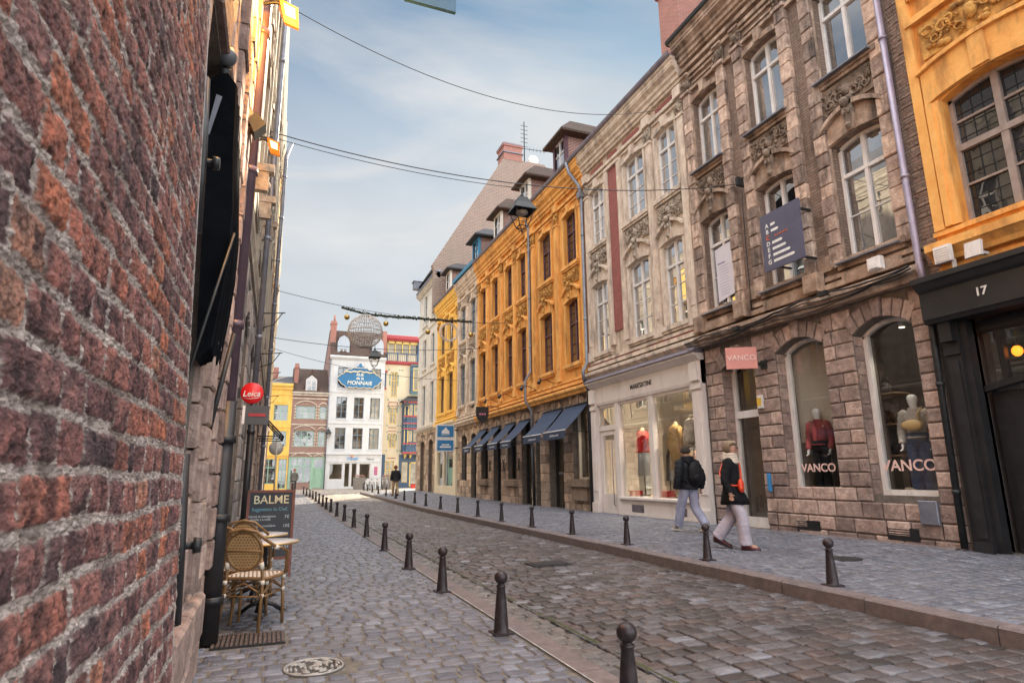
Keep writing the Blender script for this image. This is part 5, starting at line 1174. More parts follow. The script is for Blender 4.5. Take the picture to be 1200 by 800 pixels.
# ------------------------------------------------------------------ left-hand row
FLs = lambda u, w, z: (XL + w * (.30 if w > 0 else 1), u, z)
m['leftblk'] = mat('grey_stone_blocks', (.25, .235, .23), (.38, .355, .34), 5, .9, .5, 28, attr='blk', stain=(soot, .45, 1.6), streak=False)
h1_ = thing('stone_house', 'grey stone house next to the brick wall, with a folded black awning', 'house', (-.6, 4, 0))
b = MB(FL); hl1 = [(3.0, 4.15, .9, 3.9, 0)]; wall(b, 2.44, 5.72, 0, 12, hl1, 0, .3); b.build('wall', m['joint'], h1_, fix=False)
b = MB(FL); rn = masonry(b, FL, 2.46, 5.7, .0, 11.5, hl1, .30, .3, .6, .05, .008, 0, 31, .012, False); build_attr(b, 'block_facing', m['gfblk'], h1_, 'blk', rn)
b = MB(FL); rn = masonry(b, FL, 2.6, 4.9, 0, .52, [], .26, .4, .7, .06, .006, .06, 66, .02, False); build_attr(b, 'stone_ledge', m['gfblk'], h1_, 'blk', rn)
for k_, (a_, c_) in enumerate(((4.25, 4.55), (4.8, 5.05), (5.28, 5.46))):
    b = MB(FL); rn = masonry(b, FL, a_, c_, .6, 11.4, [], .24, .4, .5, .05, .006, .05, 70 + k_, .012, False); build_attr(b, 'pilaster', m['gfblk'], h1_, 'blk', rn)
b = MB(FL); b.quad((3.0, -.15, .9), (4.15, -.15, .9), (4.15, -.15, 3.9), (3.0, -.15, 3.9)); b.build('window_pane', m['gd'], h1_)
b = MB(FL); b.prof(2.44, 5.72, [(0, 11.5), (.15, 11.6), (.17, 12), (0, 12)]); b.build('cornice', m['creamtrim'], h1_); shell(FL, h1_, 2.44, 5.72, 0, 12, m['endbrick'], 6)
LH = [  # u0,u1, wins, wall, trim, carve, window, label, top
 (5.72, 12.4, [(6.3, 7.3), (8.4, 9.4), (10.6, 11.6)], 'lstone', 'ltrim', 'carvcream', 'winwhite', 'ornate pale stone house with carved consoles behind the cafe tables', 12.5),
 (12.4, 19.6, [(12.9, 13.8), (15.2, 16.2), (17.6, 18.6)], 'ltrim', 'ltrim', 'carvcream', 'winblue', 'pale limestone house past the round red sign on the left', 12.2),
 (19.6, 26.6, [(20.2, 21.1), (22.6, 23.6), (25.0, 26.0)], 'yellow', 'ltrim', 'carvorange', 'winwhite', 'ochre house in the middle of the left row', 13.0),
 (26.6, 34.0, [(27.2, 28.2), (29.7, 30.7), (32.2, 33.2)], 'lstone', 'ltrim', 'carvcream', 'winwhite', 'sunlit pale stone house far along the left row', 12.4),
 (34.0, 42.0, [(34.8, 35.8), (37.4, 38.4), (40.2, 41.2)], 'yellow', 'ltrim', 'carvorange', 'winwhite', 'last golden house at the far end of the left row', 11.6)]
lefth = []
for i, (a, b_, wi, mw_, mt_, mc_, mf_, lab, ztop) in enumerate(LH):
    h = thing('town_house', lab, 'house', (-.6, (a + b_) / 2, 0))
    lefth.append(h)
    gh_ = [(x0 - .1, x1 + .1, .6 if k != 1 else .15, 3.3, .2) for k, (x0, x1) in enumerate(wi)]
    w = MB(FLs); wall(w, a, b_, 0, 4.02, gh_, 0, .4); w.build('ground_floor_wall', m['joint'], h, fix=False)
    g = MB(FLs); rn = masonry(g, FLs, a + .02, b_ - .02, .03, 4.0, gh_, .32, .3, .7, .09, .008, 0, 50 + i, .03, vd=.28); build_attr(g, 'block_facing', m['leftblk'] if i < 1 else m['gfblk2'], h, 'blk', rn)
    bays(FLs, h, a, b_, wi, m[mw_], m[mt_], m[mc_], m[mf_], m['ge'], z0=4.0, z1=ztop, pil=[a + .2] + [(p[1] + q_[0]) / 2 for p, q_ in zip(wi[:-1], wi[1:])] + [b_ - .2], rowsl=3, zhi=(8.5, 10.2, .1), dp=.2, carve=i < 3)
    for hh_ in gh_: shopwin(h, hh_, -.15, m['iron'], m['ge'], 'shop_window', .07, tr=[2.6], fr=FLs)
    shell(FL, h, a, b_, 0, ztop, m['endbrick'], 8); bb = MB(FL); bb.quad((a, .02, ztop), (b_, .02, ztop), (b_, -4, ztop + 3.2), (a, -4, ztop + 3.2)); bb.quad((a, -4, ztop + 3.2), (b_, -4, ztop + 3.2), (b_, -8, ztop), (a, -8, ztop)); bb.build('roof', m['slate'], h)
for y_, z_ in ((7.6, 5.0), (9.2, 5.3), (10.9, 5.6)):
    b = MB(); b.box(-.48, -.25, y_ - .07, y_ + .07, z_, z_ + .10); b.box(-.48, -.31, y_ - .05, y_ + .05, z_ - .25, z_); b.sph((-.34, y_, z_ - .16), .06, 8); b.build('console', m['carvcream'], lefth[0])
o = thing('drainpipe', 'thick drainpipe, plum above and black below, by the rattan cafe chairs', 'pipe', (-.38, 5.6, 0))
pipe(ID, o, [(-.40, 5.6, 12.0), (-.40, 5.6, 1.84)], .062, mat('plum_painted_zinc', (.10, .065, .085), (.15, .10, .125), 3, .38, .06, 40, metal=.2), 'upper_pipe', 1.3)
pipe(ID, o, [(-.40, 5.6, 1.9), (-.385, 5.62, .02)], .075, m['black'], 'lower_pipe', .55)
# folded cafe awning
o = thing('folded_awning', 'closed black cafe awning hanging in folds on the stone house beside the brick wall', 'awning', (-.4, 4.0, 2.0))
b = MB(); n = 15
prof_ = [(-.56, 3.78), (-.47, 3.86), (-.405, 3.78), (-.385, 3.3), (-.355, 2.9), (-.355, 2.6), (-.37, 2.35), (-.40, 2.02), (-.47, 1.95)]
vs = []; rg = random.Random(2)
for k in range(n):
    y = 3.9 + .62 * k / (n - 1); f = .012 * sin(k * 2.3)
    vs += [(x + (f if 0 < j < 8 else 0), y, z + (.05 * sin(k * 1.1) if j in (6, 7) else 0)) for j, (x, z) in enumerate(prof_)]
mm_ = len(prof_); b.add(vs, [(k * mm_ + j, k * mm_ + (j + 1) % mm_, (k + 1) * mm_ + (j + 1) % mm_, (k + 1) * mm_ + j) for k in range(n - 1) for j in range(mm_)] + [tuple(range(mm_)), tuple(range((n - 1) * mm_, n * mm_))])
b.build('cloth', mat('black_awning_cloth', (.0035, .004, .0055), (.007, .008, .010), 6, 1, .3, 120, spec=.05), o)
b = MB(); b.box(-.345, -.34, 3.885, 3.893, 3.3, 3.6) if False else b.add([(-.545, 3.885, 3.38), (-.525, 3.885, 3.38), (-.475, 3.885, 3.66), (-.51, 3.885, 3.67)], [(0, 1, 2, 3)])
b.build('label_strip', m['zinc'], o, fix=False)
b = MB(); b.tube([(-.33, 3.9, 2.75), (-.46, 3.5, 1.75)], .008, 6); b.tube([(-.34, 3.92, 2.70), (-.47, 3.52, 1.72)], .006, 6); b.tube([(-.44, 4.6, 1.5), (-.34, 4.75, 2.3)], .018, 6); b.build('arm', m['iron'], o)
b = MB(); b.lathe((-.44, 4.0, 2.05), [(.03, -.12), (.07, -.05), (.06, 0)], 10); b.build('crank_housing', m['iron'], o) if False else None
o = thing('globe_lamp', 'unlit grey globe lamp on top of the closed black awning', 'lamp', (-.47, 4.0, 3.7)); b = MB(); b.sph((-.475, 3.88, 3.95), .065, 16); b.build('globe', simple('grey_globe', (.10, .11, .125), .45), o); b = MB(); b.cyl((-.5, 4.0, 3.78), (-.475, 3.9, 3.88), .03); b.build('base', m['iron'], o)
amb = simple('amber_glow', (.30, .10, .01), .4, emit=((1, .26, .01), .16)); white_hot = simple('lamp_white', (1, .8, .5), .4, emit=((1, .74, .40), .8))
for (c, e, lab, sc) in (((-.17, 5.35, 5.55), 120, 'upper amber floodlight on a bracket above the left pavement', 1.0), ((-.27, 7.0, 5.05), 5, 'lower amber floodlight on a bracket beside the plum drainpipe', .8)):
    c = Vector(c); o = thing('floodlight', lab, 'lamp', c)
    b = MB(); h = .105 * sc; b.add([(c.x - .09 * sc, c.y - .06, c.z + h), (c.x + .08 * sc, c.y - .06, c.z + h * .45), (c.x + .10 * sc, c.y + .02, c.z - h), (c.x - .03 * sc, c.y + .02, c.z - h * .7),
        (c.x - .09 * sc, c.y + .1, c.z + h), (c.x + .08 * sc, c.y + .1, c.z + h * .45), (c.x + .10 * sc, c.y + .06, c.z - h), (c.x - .03 * sc, c.y + .06, c.z - h * .7)],
        [(0, 1, 2, 3), (4, 5, 6, 7), (0, 1, 5, 4), (1, 2, 6, 5), (2, 3, 7, 6), (3, 0, 4, 7)]); b.build('housing', amb, o)
    b = MB(); q = .62; P = [(c.x - .09 * sc, c.z + h), (c.x + .08 * sc, c.z + h * .45), (c.x + .10 * sc, c.z - h), (c.x - .03 * sc, c.z - h * .7)]; mx_ = sum(p[0] for p in P) / 4; mz_ = sum(p[1] for p in P) / 4
    b.add([(mx_ + (p[0] - mx_) * q, c.y - .066 + (.08 if i > 1 else 0), mz_ + (p[1] - mz_) * q) for i, p in enumerate(P)], [(0, 1, 2, 3)]); b.build('lens', white_hot, o, fix=False)
    b = MB(); b.tube([(c.x - .06, c.y + .03, c.z + h), (c.x - .12, c.y + .03, c.z + h + .02), (-.5, c.y + .03, c.z + .03)], .016, 6); b.tube([(c.x + .02, c.y + .03, c.z + h * 1.05), (c.x - .05, c.y + .03, c.z + h * 1.5), (-.5, c.y + .03, c.z + .12)], .012, 6); b.build('bracket', m['iron'], o)
    ld = bpy.data.lights.new('amber_light', 'POINT'); ld.energy = e; ld.color = (1, .42, .05); ld.shadow_soft_size = .12; lo = bpy.data.objects.new('amber_light', ld); COL.objects.link(lo); lo.location = (-.05, -.75, -.2); lo.parent = o
o = thing('floodlight', 'small unlit black floodlight fixed between the two amber lamps', 'lamp', (-.33, 5.2, 4.2)); b = MB(); b.add([(-.42, 5.15, 4.28), (-.36, 5.15, 4.36), (-.27, 5.15, 4.26), (-.36, 5.15, 4.16), (-.42, 5.3, 4.28), (-.36, 5.3, 4.36), (-.27, 5.3, 4.26), (-.36, 5.3, 4.16)], [(0, 1, 2, 3), (4, 5, 6, 7), (0, 1, 5, 4), (1, 2, 6, 5), (2, 3, 7, 6), (3, 0, 4, 7)]); b.build('housing', m['iron'], o); b = MB(); b.cyl((-.5, 5.2, 4.25), (-.38, 5.2, 4.25), .015); b.build('bracket', m['iron'], o)
# round red sign and grey sign
o = thing('round_sign', 'round red hanging sign reading Leica in white script on the left', 'sign', (-.31, 8, 2.1)); b = MB(); b.lathe((-.31, 7.96, 2.28), [(.0, 0), (.124, 0), (.129, .01), (.129, .06), (.124, .07), (0, .07)], 28, axis='y'); b.build('disc', simple('sign_red', (.62, .008, .012), .35, var=.03), o)
text('Leica', ((-.31, 7.955, 2.27), (cos(.06), 0, sin(.06)), (.18, 0, 1), (0, -1, 0)), .098, m['text_w'], 'lettering', o, .002, bold=.001, sx=.98)
b = MB(); b.tube([(-.40, 7.95, 2.215), (-.33, 7.95, 2.207), (-.25, 7.95, 2.22), (-.21, 7.95, 2.235)], [.001, .0035, .0035, .001], 4); b.build('flourish', m['text_w'], o); b = MB(); b.box(-.52, -.44, 7.98, 8.02, 2.22, 2.34); b.build('bracket', m['black'], o)
o = thing('hanging_sign', 'dark grey rectangular hanging sign with a red line under the round red sign', 'sign', (-.25, 8, 1.85)); b = MB(); b.box(-.37, -.10, 7.97, 8.03, 1.905, 2.13); b.build('panel', simple('sign_grey', (.07, .075, .085), .5), o); b = MB(); b.box(-.40, -.37, 7.97, 8.03, 1.905, 2.13); b.build('side_panel', m['text_w'], o); b = MB(); b.box(-.33, -.14, 7.962, 7.969, 2.0, 2.035); b.build('red_line', simple('red_line', (.4, .03, .04)), o); b = MB(); b.box(-.5, -.40, 7.99, 8.01, 2.08, 2.1); b.build('bracket', m['black'], o)
o = thing('drainpipe', 'thin black downpipe on the left row below the hanging grey sign', 'pipe', (-.42, 10, 0)); pipe(ID, o, [(-.36, 10.0, 2.6), (-.36, 10.0, .02)], .05, m['black'], 'pipe', .9); pipe(ID, o, [(-.36, 10, 12.4), (-.36, 10, 2.6)], .045, m['zinc'], 'upper_pipe', 1.4)
o = thing('drainpipe', 'pale blue-grey downpipe farther along the left row near the round sign back', 'pipe', (-.42, 19.6, 0)); pipe(ID, o, [(-.2, 19.6, 12.1), (-.34, 19.6, 11.6), (-.34, 19.6, .02)], .06, m['zinc'], 'pipe', 1.4)
o = thing('cafe_awning', 'bare black metal awning frame sticking out over the left pavement', 'awning', (-.1, 17.6, 2.2)); b = MB()
for y in (16.6, 17.6, 18.6): b.tube([(-.45, y, 2.95), (.17, y, 2.3)], .02, 5); b.tube([(-.45, y, 2.3), (.17, y, 2.3)], .016, 5)
b.tube([(.17, 16.6, 2.3), (.17, 18.6, 2.3)], .022, 5); b.tube([(-.1, 16.6, 2.58), (-.1, 18.6, 2.58)], .014, 5); b.tube([(.1, 16.6, 2.36), (.1, 18.6, 2.36)], .014, 5); b.build('frame', m['black'], o)
b = MB(); b.add([(-.45, 16.6, 2.96), (-.45, 18.6, 2.96), (-.2, 18.6, 2.70), (-.2, 16.6, 2.70)], [(0, 1, 2, 3)]); b.build('folded_cloth', m['navycloth'], o, fix=False)
for k, (y, z) in enumerate(((12, 4.3), (14.5, 4.0), (21, 4.6), (24, 4.2))):
    o = thing('sign_bracket', '%s of the thin black wrought brackets jutting from the left row' % ('nearest', 'second', 'third', 'farthest')[k], 'bracket', (-.4, y, z), 'wrought brackets along the left row'); b = MB(); b.tube([(-.45, y, z), (.0, y, z + .05)], .012, 5); b.tube([(-.45, y, z - .3), (-.2, y, z - .2), (-.05, y, z + .04)], .01, 5); b.build('bracket', m['black'], o)
o = thing('road_sign', 'pale back of a round road sign on a thin post at the far left pavement', 'sign', (.06, 25, 0)); b = MB(); b.lathe((.03, 25, 2.38), [(0, 0), (.26, 0), (.26, .03), (0, .03)], 24, axis='y'); b.build('disc', simple('sign_back', (.45, .42, .38), .5), o); b = MB(); b.cyl((.08, 24.97, 0), (.03, 24.97, 2.7), .03); b.build('post', simple('sign_post', (.42, .38, .30), .5), o)

# ------------------------------------------------------------------ houses closing the street
def erow(z): return z
# white house with dormers
ew = thing('corner_house', 'white house with three window bays and dark dormered roof closing the street', 'house', (6.5, 56, .3))
cw = [(4.82, 5.72), (6.34, 7.22), (7.78, 8.66)]
hol = [(a, b_, z0, z1, 0) for a, b_ in cw for z0, z1 in ((3.72, 5.58), (6.41, 8.32), (9.16, 11.03))]
gfh = [(4.5, 5.62, 1.1, 2.45, 0), (5.78, 6.25, .45, 2.5, 0), (6.38, 6.86, .45, 2.5, 0), (7.05, 8.03, 1.1, 2.45, 0)]
w = MB(FE); wall(w, 4.1, 9.0, .1, 12.0, hol + gfh, 0, .22); w.build('wall', m['whiterender'], ew, fix=False)
for h in hol: window(FE, ew, h, -.1, m['winblue'], m['ge'], rowsl=2, transom=.33, fw=.06, bar=.03)
for h in gfh: shopwin(ew, h, -.1, m['winwhite'], m['gs'], 'shop_window', .05, fr=FE)
room(FE, ew, 4.2, 8.9, .3, 3, -.25, -3, m['inbeige'], m['indark'])
t = MB(FE); t.box(4.1, 9.0, 0, .12, 3.25, 3.45); t.box(4.1, 9, 0, .06, 5.95, 6.05); t.box(4.1, 9, 0, .06, 8.72, 8.82); t.prof(4.05, 9.05, [(0, 11.7), (.15, 11.75), (.35, 11.9), (.35, 12.05), (0, 12.1)]); t.box(4.12, 4.2, 0, .05, .3, 11.7); t.box(8.9, 8.98, 0, .05, .3, 11.7)
t.box(4.1, 9.0, 0, .05, 2.62, 2.68)
for h in hol: t.box(h[0] - .06, h[1] + .06, 0, .07, h[2] - .1, h[2])
t.build('trim', m['whiterender'], ew)
b = MB(FE); b.add([(4.05, .3, 12.1), (9.05, .3, 12.1), (9.05, -2.2, 14.9), (4.05, -2.2, 14.9), (9.05, -8, 12), (4.05, -8, 12)], [(0, 1, 2, 3), (3, 2, 4, 5)]); b.build('roof', m['tile'], ew)
b = MB(FE); b.add([(4.1, 0, 12), (4.1, -2.2, 14.9), (4.1, -8, 12)], [(0, 1, 2)]); b.add([(9, 0, 12), (9, -2.2, 14.9), (9, -8, 12)], [(0, 1, 2)]); b.quad((4.1, 0, 0), (4.1, -8, 0), (4.1, -8, 12), (4.1, 0, 12)); b.quad((9, 0, 0), (9, -8, 0), (9, -8, 12), (9, 0, 12)); b.build('side_wall', m['endbrick'], ew, fix=False)
for a, c in ((4.75, 5.6), (7.85, 8.7)):
    mid = (a + c) / 2; b = MB(FE); b.ext([(a - .1, 12.15), (a - .1, 13.35), (a + .05, 13.75), (mid, 13.98), (c - .05, 13.75), (c + .1, 13.35), (c + .1, 12.15), (c - .1, 12.15), (c - .1, 12.7), (a + .1, 12.7), (a + .1, 12.15)], -.2, .02); dm = b.build('dormer', m['winblue'] if False else simple('dormer_blue_grey', (.38, .44, .52)), ew)
    b = MB(FE); b.ext([(a - .12, 12.12), (c + .12, 12.12), (c + .12, 13.35), (mid, 14.02), (a - .12, 13.35)], -1.8, -.21); b.build('dormer_body', m['slate'], dm)
    h = (a + .1, c - .1, 12.2, 12.7, 0); window(FE, dm, h, -.04, m['winwhite'], m['ge'], 'dormer_window') if False else None
    g = MB(FE); g.quad((a + .1, -.1, 12.2), (c - .1, -.1, 12.2), (c - .1, -.1, 12.7), (a + .1, -.1, 12.7)); g.build('dormer_pane', m['ge'], dm)
    k = MB(FE)
    for u in (a + .1, mid - .03, c - .15): k.box(u, u + .05, -.1, -.04, 12.2, 12.7)
    for z in (12.2, 12.75, 13.35): k.box(a + .1, c - .1, -.095, -.05, z, z + .05)
    k.build('dormer_lattice', m['winwhite'], dm)
b = MB(FE); b.box(4.05, 4.55, -1.6, -.9, 12, 15.5); b.box(4.0, 4.6, -1.65, -.85, 15.2, 15.35); b.cyl((4.35, -1.2, 15.5), (4.35, -1.2, 16.1), .09); b.build('chimney', m['chimney'], ew)
b = MB(FE); b.box(8.75, 9.1, -1.6, -.2, 12, 14.7); b.build('chimney', m['chimney'], ew)
b = MB(FE); b.box(5.15, 5.3, 0, .15, 2.05, 2.6) if False else b.cyl((4.12, .1, 0.3), (4.12, .1, 11.7), .05); b.build('downpipe', m['zinc'], ew)
EX = ((1, 0, 0), (0, 0, 1), (0, -1, 0))
text('Il Salumifi', ((6.45, 55.93, 2.9), *EX), .34, simple('pale_blue_lettering', (.16, .38, .72)), 'shop_lettering', ew, .01, bold=.006, sx=.72)
text('Pignano', ((8.0, 55.93, 2.88), *EX), .26, simple('grey_lettering', (.22, .24, .28)), 'shop_lettering', ew, .01, sx=.8)
b = MB(FE); b.cyl((6.38, .06, 3.08), (6.38, .09, 3.08), .1) ; b.build('emblem', simple('orange_dot', (.8, .3, .08)), ew)
o = thing('poster', 'small purple and red poster on the white shopfront', 'poster', (8.5, 55.97, 1.4)); b = MB(FE); b.box(8.36, 8.66, .0, .02, 1.45, 2.2); b.build('sheet', mat('poster_print', (.25, .12, .35), (.7, .15, .15), 4, .5), o)
# ornate street name panel
o = thing('street_name_sign', 'large ornate blue cartouche reading RUE de la MONNAIE across the white house', 'sign', (6.75, 55.6, 9.1))
cx_, cz_ = 6.72, 10.0
half = [(0, -.92), (.35, -.80), (.55, -.88), (.9, -.82), (1.15, -.92), (1.35, -.70), (1.65, -.55), (1.75, -.38), (2.05, -.08), (1.85, .15), (1.7, .3), (1.42, .42), (1.35, .62), (1.2, .7), (1.1, .86), (.8, .82), (.62, .98), (.4, .92), (.3, 1.1), (.15, 1.12), (.12, 1.32), (0, 1.42)]
out = [(cx_ + a, cz_ + c) for a, c in half] + [(cx_ - a, cz_ + c) for a, c in half[::-1][1:-1]]
b = MB(FE); b.ext(out, .34, .40); b.build('panel', simple('cartouche_blue', (.02, .15, .34), .5), o)
b = MB(FE); b.tube([(u, .41, z) for u, z in [(cx_ + a * .99, cz_ + c * .98) for a, c in half[:17]] + [(cx_ - a * .99, cz_ + c * .98) for a, c in half[:17][::-1][:-1]]], .035, 5, closed=True)
for s in (-1, 1): b.tube([(cx_ + s * a, .42, cz_ + z) for a, z in ((1.35, .52), (1.1, .6), (.85, .52), (.6, .62), (.3, .58), (0, .68))], .07, 6)
b.build('gilt_border', simple('cartouche_cream', (.66, .56, .40), .5), o)
for s_, zz, sz, sx in (('RUE', .38, .36, 1), ('de la', .05, .36, 1), ('MONNAIE', -.38, .48, 1.0)):
    text(s_, ((cx_, 55.595, cz_ + zz - .04), (1, 0, 0), (.12, 0, 1), (0, -1, 0)), sz, simple('cream_lettering', (.8, .78, .68)), 'lettering', o, .01, bold=.004, sx=sx)
b = MB(FE); b.box(5.6, 5.66, .0, .34, 9.9, 9.96); b.box(7.8, 7.86, 0, .34, 9.9, 9.96); b.build('bracket', m['iron'], o)
# flemish brick house
eb = thing('brick_house', 'narrow brown brick house with pointed gable and mint green shopfront', 'house', (2.6, 56, .4))
rows_ = ((6.3, 7.42), (3.9, 5.28)); hol = [(a, c, z0, z1, 0) for z0, z1 in rows_ for a, c in ((1.45, 3.08), (3.42, 3.98))]
w = MB(FE); wall(w, 1.1, 4.1, .3, 8.5, hol + [(1.35, 2.95, .9, 2.9, 0), (3.2, 3.98, .4, 2.9, 0)], 0, .2); w.build('wall', m['endbrick'], eb, fix=False)
for h in hol: window(FE, eb, h, -.06, m['mint'], m['ge'], cols=3 if h[1] - h[0] > 1 else 1, rowsl=2, transom=.4 if h[2] < 6 else .4, fw=.06, mull=.06)
t = MB(FE); t.box(1.15, 3.1, -.18, -.06, .35, .9); t.box(1.15, 1.35, -.05, .05, .35, 3.0); t.box(2.95, 3.2, -.05, .06, .35, 3.0); t.box(3.98, 4.08, -.05, .05, .35, 3); t.box(1.15, 4.08, -.05, .07, 2.9, 3.0); t.box(3.2, 3.98, -.12, -.05, .4, 2.1)
for u in (1.85, 2.4): t.box(u - .04, u + .04, -.12, -.04, .9, 2.9)
t.box(1.35, 2.95, -.12, -.05, 2.2, 2.3); t.build('mint_shopfront', m['mint'], eb)
g = MB(FE); g.quad((1.35, -.1, .9), (2.95, -.1, .9), (2.95, -.1, 2.9), (1.35, -.1, 2.9)); g.quad((3.2, -.1, 2.1), (3.98, -.1, 2.1), (3.98, -.1, 2.9), (3.2, -.1, 2.9)); g.build('shop_pane', m['ge'], eb)
t = MB(FE)
for z in (8.0, 8.3): t.box(1.1, 4.1, 0, .08 + (z - 8) * .4, z, z + .12)
t.box(1.1, 4.1, 0, .06, 5.75, 5.85); t.box(1.1, 4.1, 0, .06, 3.3, 3.4); t.prof(1.05, 4.15, [(0, 8.42), (.3, 8.5), (.3, 8.62), (0, 8.62)])
for h in hol + [(1.35, 2.95, .9, 2.95, 0), (3.2, 3.98, .4, 2.95, 0)]:
    hoodmould(t, h[0] - .05, h[1] + .05, h[3] + .08, .32 if h[1] - h[0] > 1 else .18, .09, 0, .05)
    if h[2] > 3:
        for k in range(5):
            for u in (h[0] - .14, h[1]): t.box(u, u + .14, 0, .03, h[2] + k * .26, h[2] + k * .26 + .13)
t.build('stone_dressing', m['greystone'], eb)
b = MB(FE); b.add([(1.05, .3, 8.6), (4.15, .3, 8.6), (4.15, -3, 11.2), (1.05, -3, 11.2), (4.15, -7, 8.6), (1.05, -7, 8.6)], [(0, 1, 2, 3), (3, 2, 4, 5)]); b.build('roof', m['tile'], eb)
b = MB(FE); b.ext([(1.75, 8.62), (3.4, 8.62), (2.6, 10.75)], -2.2, -.05); b.build('gable_roof', m['tile'], eb)
b = MB(FE); b.ext([(2.12, 8.7), (3.06, 8.7), (3.06, 9.75), (2.59, 10.15), (2.12, 9.75)], -.04, .08); dm = b.build('dormer', simple('dormer_pale', (.55, .56, .58)), eb); g = MB(FE); g.quad((2.25, .09, 8.8), (2.93, .09, 8.8), (2.93, .09, 9.65), (2.25, .09, 9.65)); g.build('dormer_pane', m['ge'], dm); k = MB(FE); k.box(2.57, 2.61, .09, .11, 8.8, 9.65); k.box(2.25, 2.93, .09, .105, 9.2, 9.24); k.build('dormer_lattice', m['winwhite'], dm)
b = MB(FE); b.box(1.15, 1.5, -1.5, -.9, 8.6, 11.3); b.box(1.1, 1.55, -1.55, -.85, 10.9, 11.0); b.build('chimney', m['chimney'], eb); b = MB(FE); b.quad((1.1, 0, 0), (1.1, -7, 0), (1.1, -7, 8.6), (1.1, 0, 8.6)); b.build('side_wall', m['endbrick'], eb, fix=False)
# yellow house
ey = thing('corner_house', 'small yellow house with green framed windows at the far left corner of the square', 'house', (0, 56, .4))
hol = [(-.35, .8, 6.1, 7.45, 0), (-.3, .8, 3.9, 5.2, 0), (-1.1, .2, .8, 2.85, 0), (.35, 1.0, .4, 2.85, 0)]
w = MB(FE); wall(w, -3.5, 1.1, .3, 9.25, hol, 0, .18); w.build('wall', m['yellow'], ey, fix=False)
for h in hol: window(FE, ey, h, -.05, m['mint'], m['ge'], cols=2, rowsl=2, transom=.35)
t = MB(FE); t.prof(-3.5, 1.1, [(0, 8.7), (.12, 8.8), (.14, 8.95), (.3, 9.1), (.3, 9.3), (0, 9.3)]); t.box(-3.5, 1.1, 0, .06, 8.3, 8.4); t.box(-3.5, 1.1, 0, .08, 3.1, 3.3); t.box(-.45, .95, 0, .04, 7.6, 8.1); t.box(-3.5, 1.1, 0, .05, 5.5, 5.6); t.build('trim', m['yellow'], ey)
b = MB(FE); b.add([(-3.5, .3, 9.3), (1.1, .3, 9.3), (1.1, -3, 10.4), (-3.5, -3, 10.4), (1.1, -8, 9.3), (-3.5, -8, 9.3)], [(0, 1, 2, 3), (3, 2, 4, 5)]); b.build('roof', m['slate'], ey); b = MB(FE); b.box(-.9, -.2, -2.5, -1.8, 9.5, 11.0); b.build('chimney', m['chimney'], ey)
# colourful corner house
ec = thing('corner_house', 'multicoloured house with cream walls, blue oriel tower and red bands at the right end', 'house', (10.8, 57, .3))
FC = lambda u, w, z: (u, 57 - w, z)
CRM = mat('cream_render_warm', (.60, .55, .42), (.68, .62, .50), 2, .8, .1, 20); RED = simple('band_red', (.36, .05, .07), .5); BLU = simple('oriel_blue', (.04, .09, .18), .5); YEL = simple('frame_yellow', (.60, .46, .16), .5)
hol = [(9.75, 10.35, 8.6, 11.0, 0), (9.7, 10.35, 6.1, 7.6, 0), (9.7, 10.35, 3.9, 5.2, 0), (9.5, 10.3, .4, 2.7, 0)]
w = MB(FC); wall(w, 9.0, 12.7, .2, 11.8, hol, 0, .2); w.build('wall', CRM, ec, fix=False)
for h in hol: window(FC, ec, h, -.05, YEL, m['ge'], cols=2, rowsl=2, transom=.35, fw=.09)
t = MB(FC); t.prof(9.0, 12.7, [(0, 11.7), (.2, 11.75), (.3, 11.9), (.3, 12.0), (0, 12.0)]); t.prof(9.0, 12.7, [(0, 14.0), (.15, 14.0), (.35, 14.2), (.35, 14.5), (0, 14.6)])
for z in (3.35, 8.0): t.box(10.85, 12.7, .9 if z < 9 else 0, 1.02, z, z + .16)
t.box(9.6, 10.45, .02, .04, 8.1, 8.15); t.box(9.6, 10.45, .02, .04, 7.75, 7.8); t.box(9.6, 9.65, .02, .04, 7.8, 8.1); t.box(10.4, 10.45, .02, .04, 7.8, 8.1); t.box(9.05, 9.4, 0, .1, 10.9, 11.1); t.box(9.05, 9.35, 0, .1, 9.3, 9.45)
for z in (5.55, 6.7, 6.05, 4.2): t.box(10.86, 13.3, .9, 1.0, z, z + .12)
for z0, z1 in ((5.42, 5.47), (5.75, 5.8), (2.95, 3.0)): t.box(9.65, 10.4, .02, .04, z0, z1)
t.build('red_banding', RED, ec)
b = MB(FC); b.flat([(10.9, 0), (10.9, .65), (11.2, .92), (12.3, .92), (12.6, .65), (12.6, 0)], 3.5, 8.1); b.box(9.02, 9.3, 0, .09, 9.5, 10.9); b.box(9.0, 9.25, -.2, .1, 12, 14); b.box(11.55, 12.5, 0, .5, 9.0, 11.6)
b.box(12.2, 12.9, -.3, .3, 12, 13.9); b.box(10.75, 12.7, -.05, .12, .2, 3.3); b.box(9.0, 9.45, -.05, .08, .2, 3.3); oo = b.build('blue_oriel', BLU, ec)
b = MB(FC)
for u in (11.3, 11.85):
    for z0, z1 in ((4.45, 5.4), (6.85, 7.8)): b.box(u, u + .38, .92, .95, z0, z1)
for z0, z1 in ((9.2, 11.4),): b.box(11.75, 12.3, .5, .53, z0, z1)
for u in (9.3, 10.0, 10.7, 11.4): b.box(u, u + .1, -.15, .0, 12.0, 14.0)
b.box(9.25, 12.2, -.12, .0, 13.75, 14.0); b.box(11.7, 11.8, .12, .16, .4, 2.6); b.box(12.3, 12.42, .12, .16, .4, 2.6); b.box(11.7, 12.42, .12, .16, 2.5, 2.62); b.box(11.0, 11.5, .12, .15, .8, 2.6); b.build('yellow_framing', YEL, ec)
b = MB(FC)
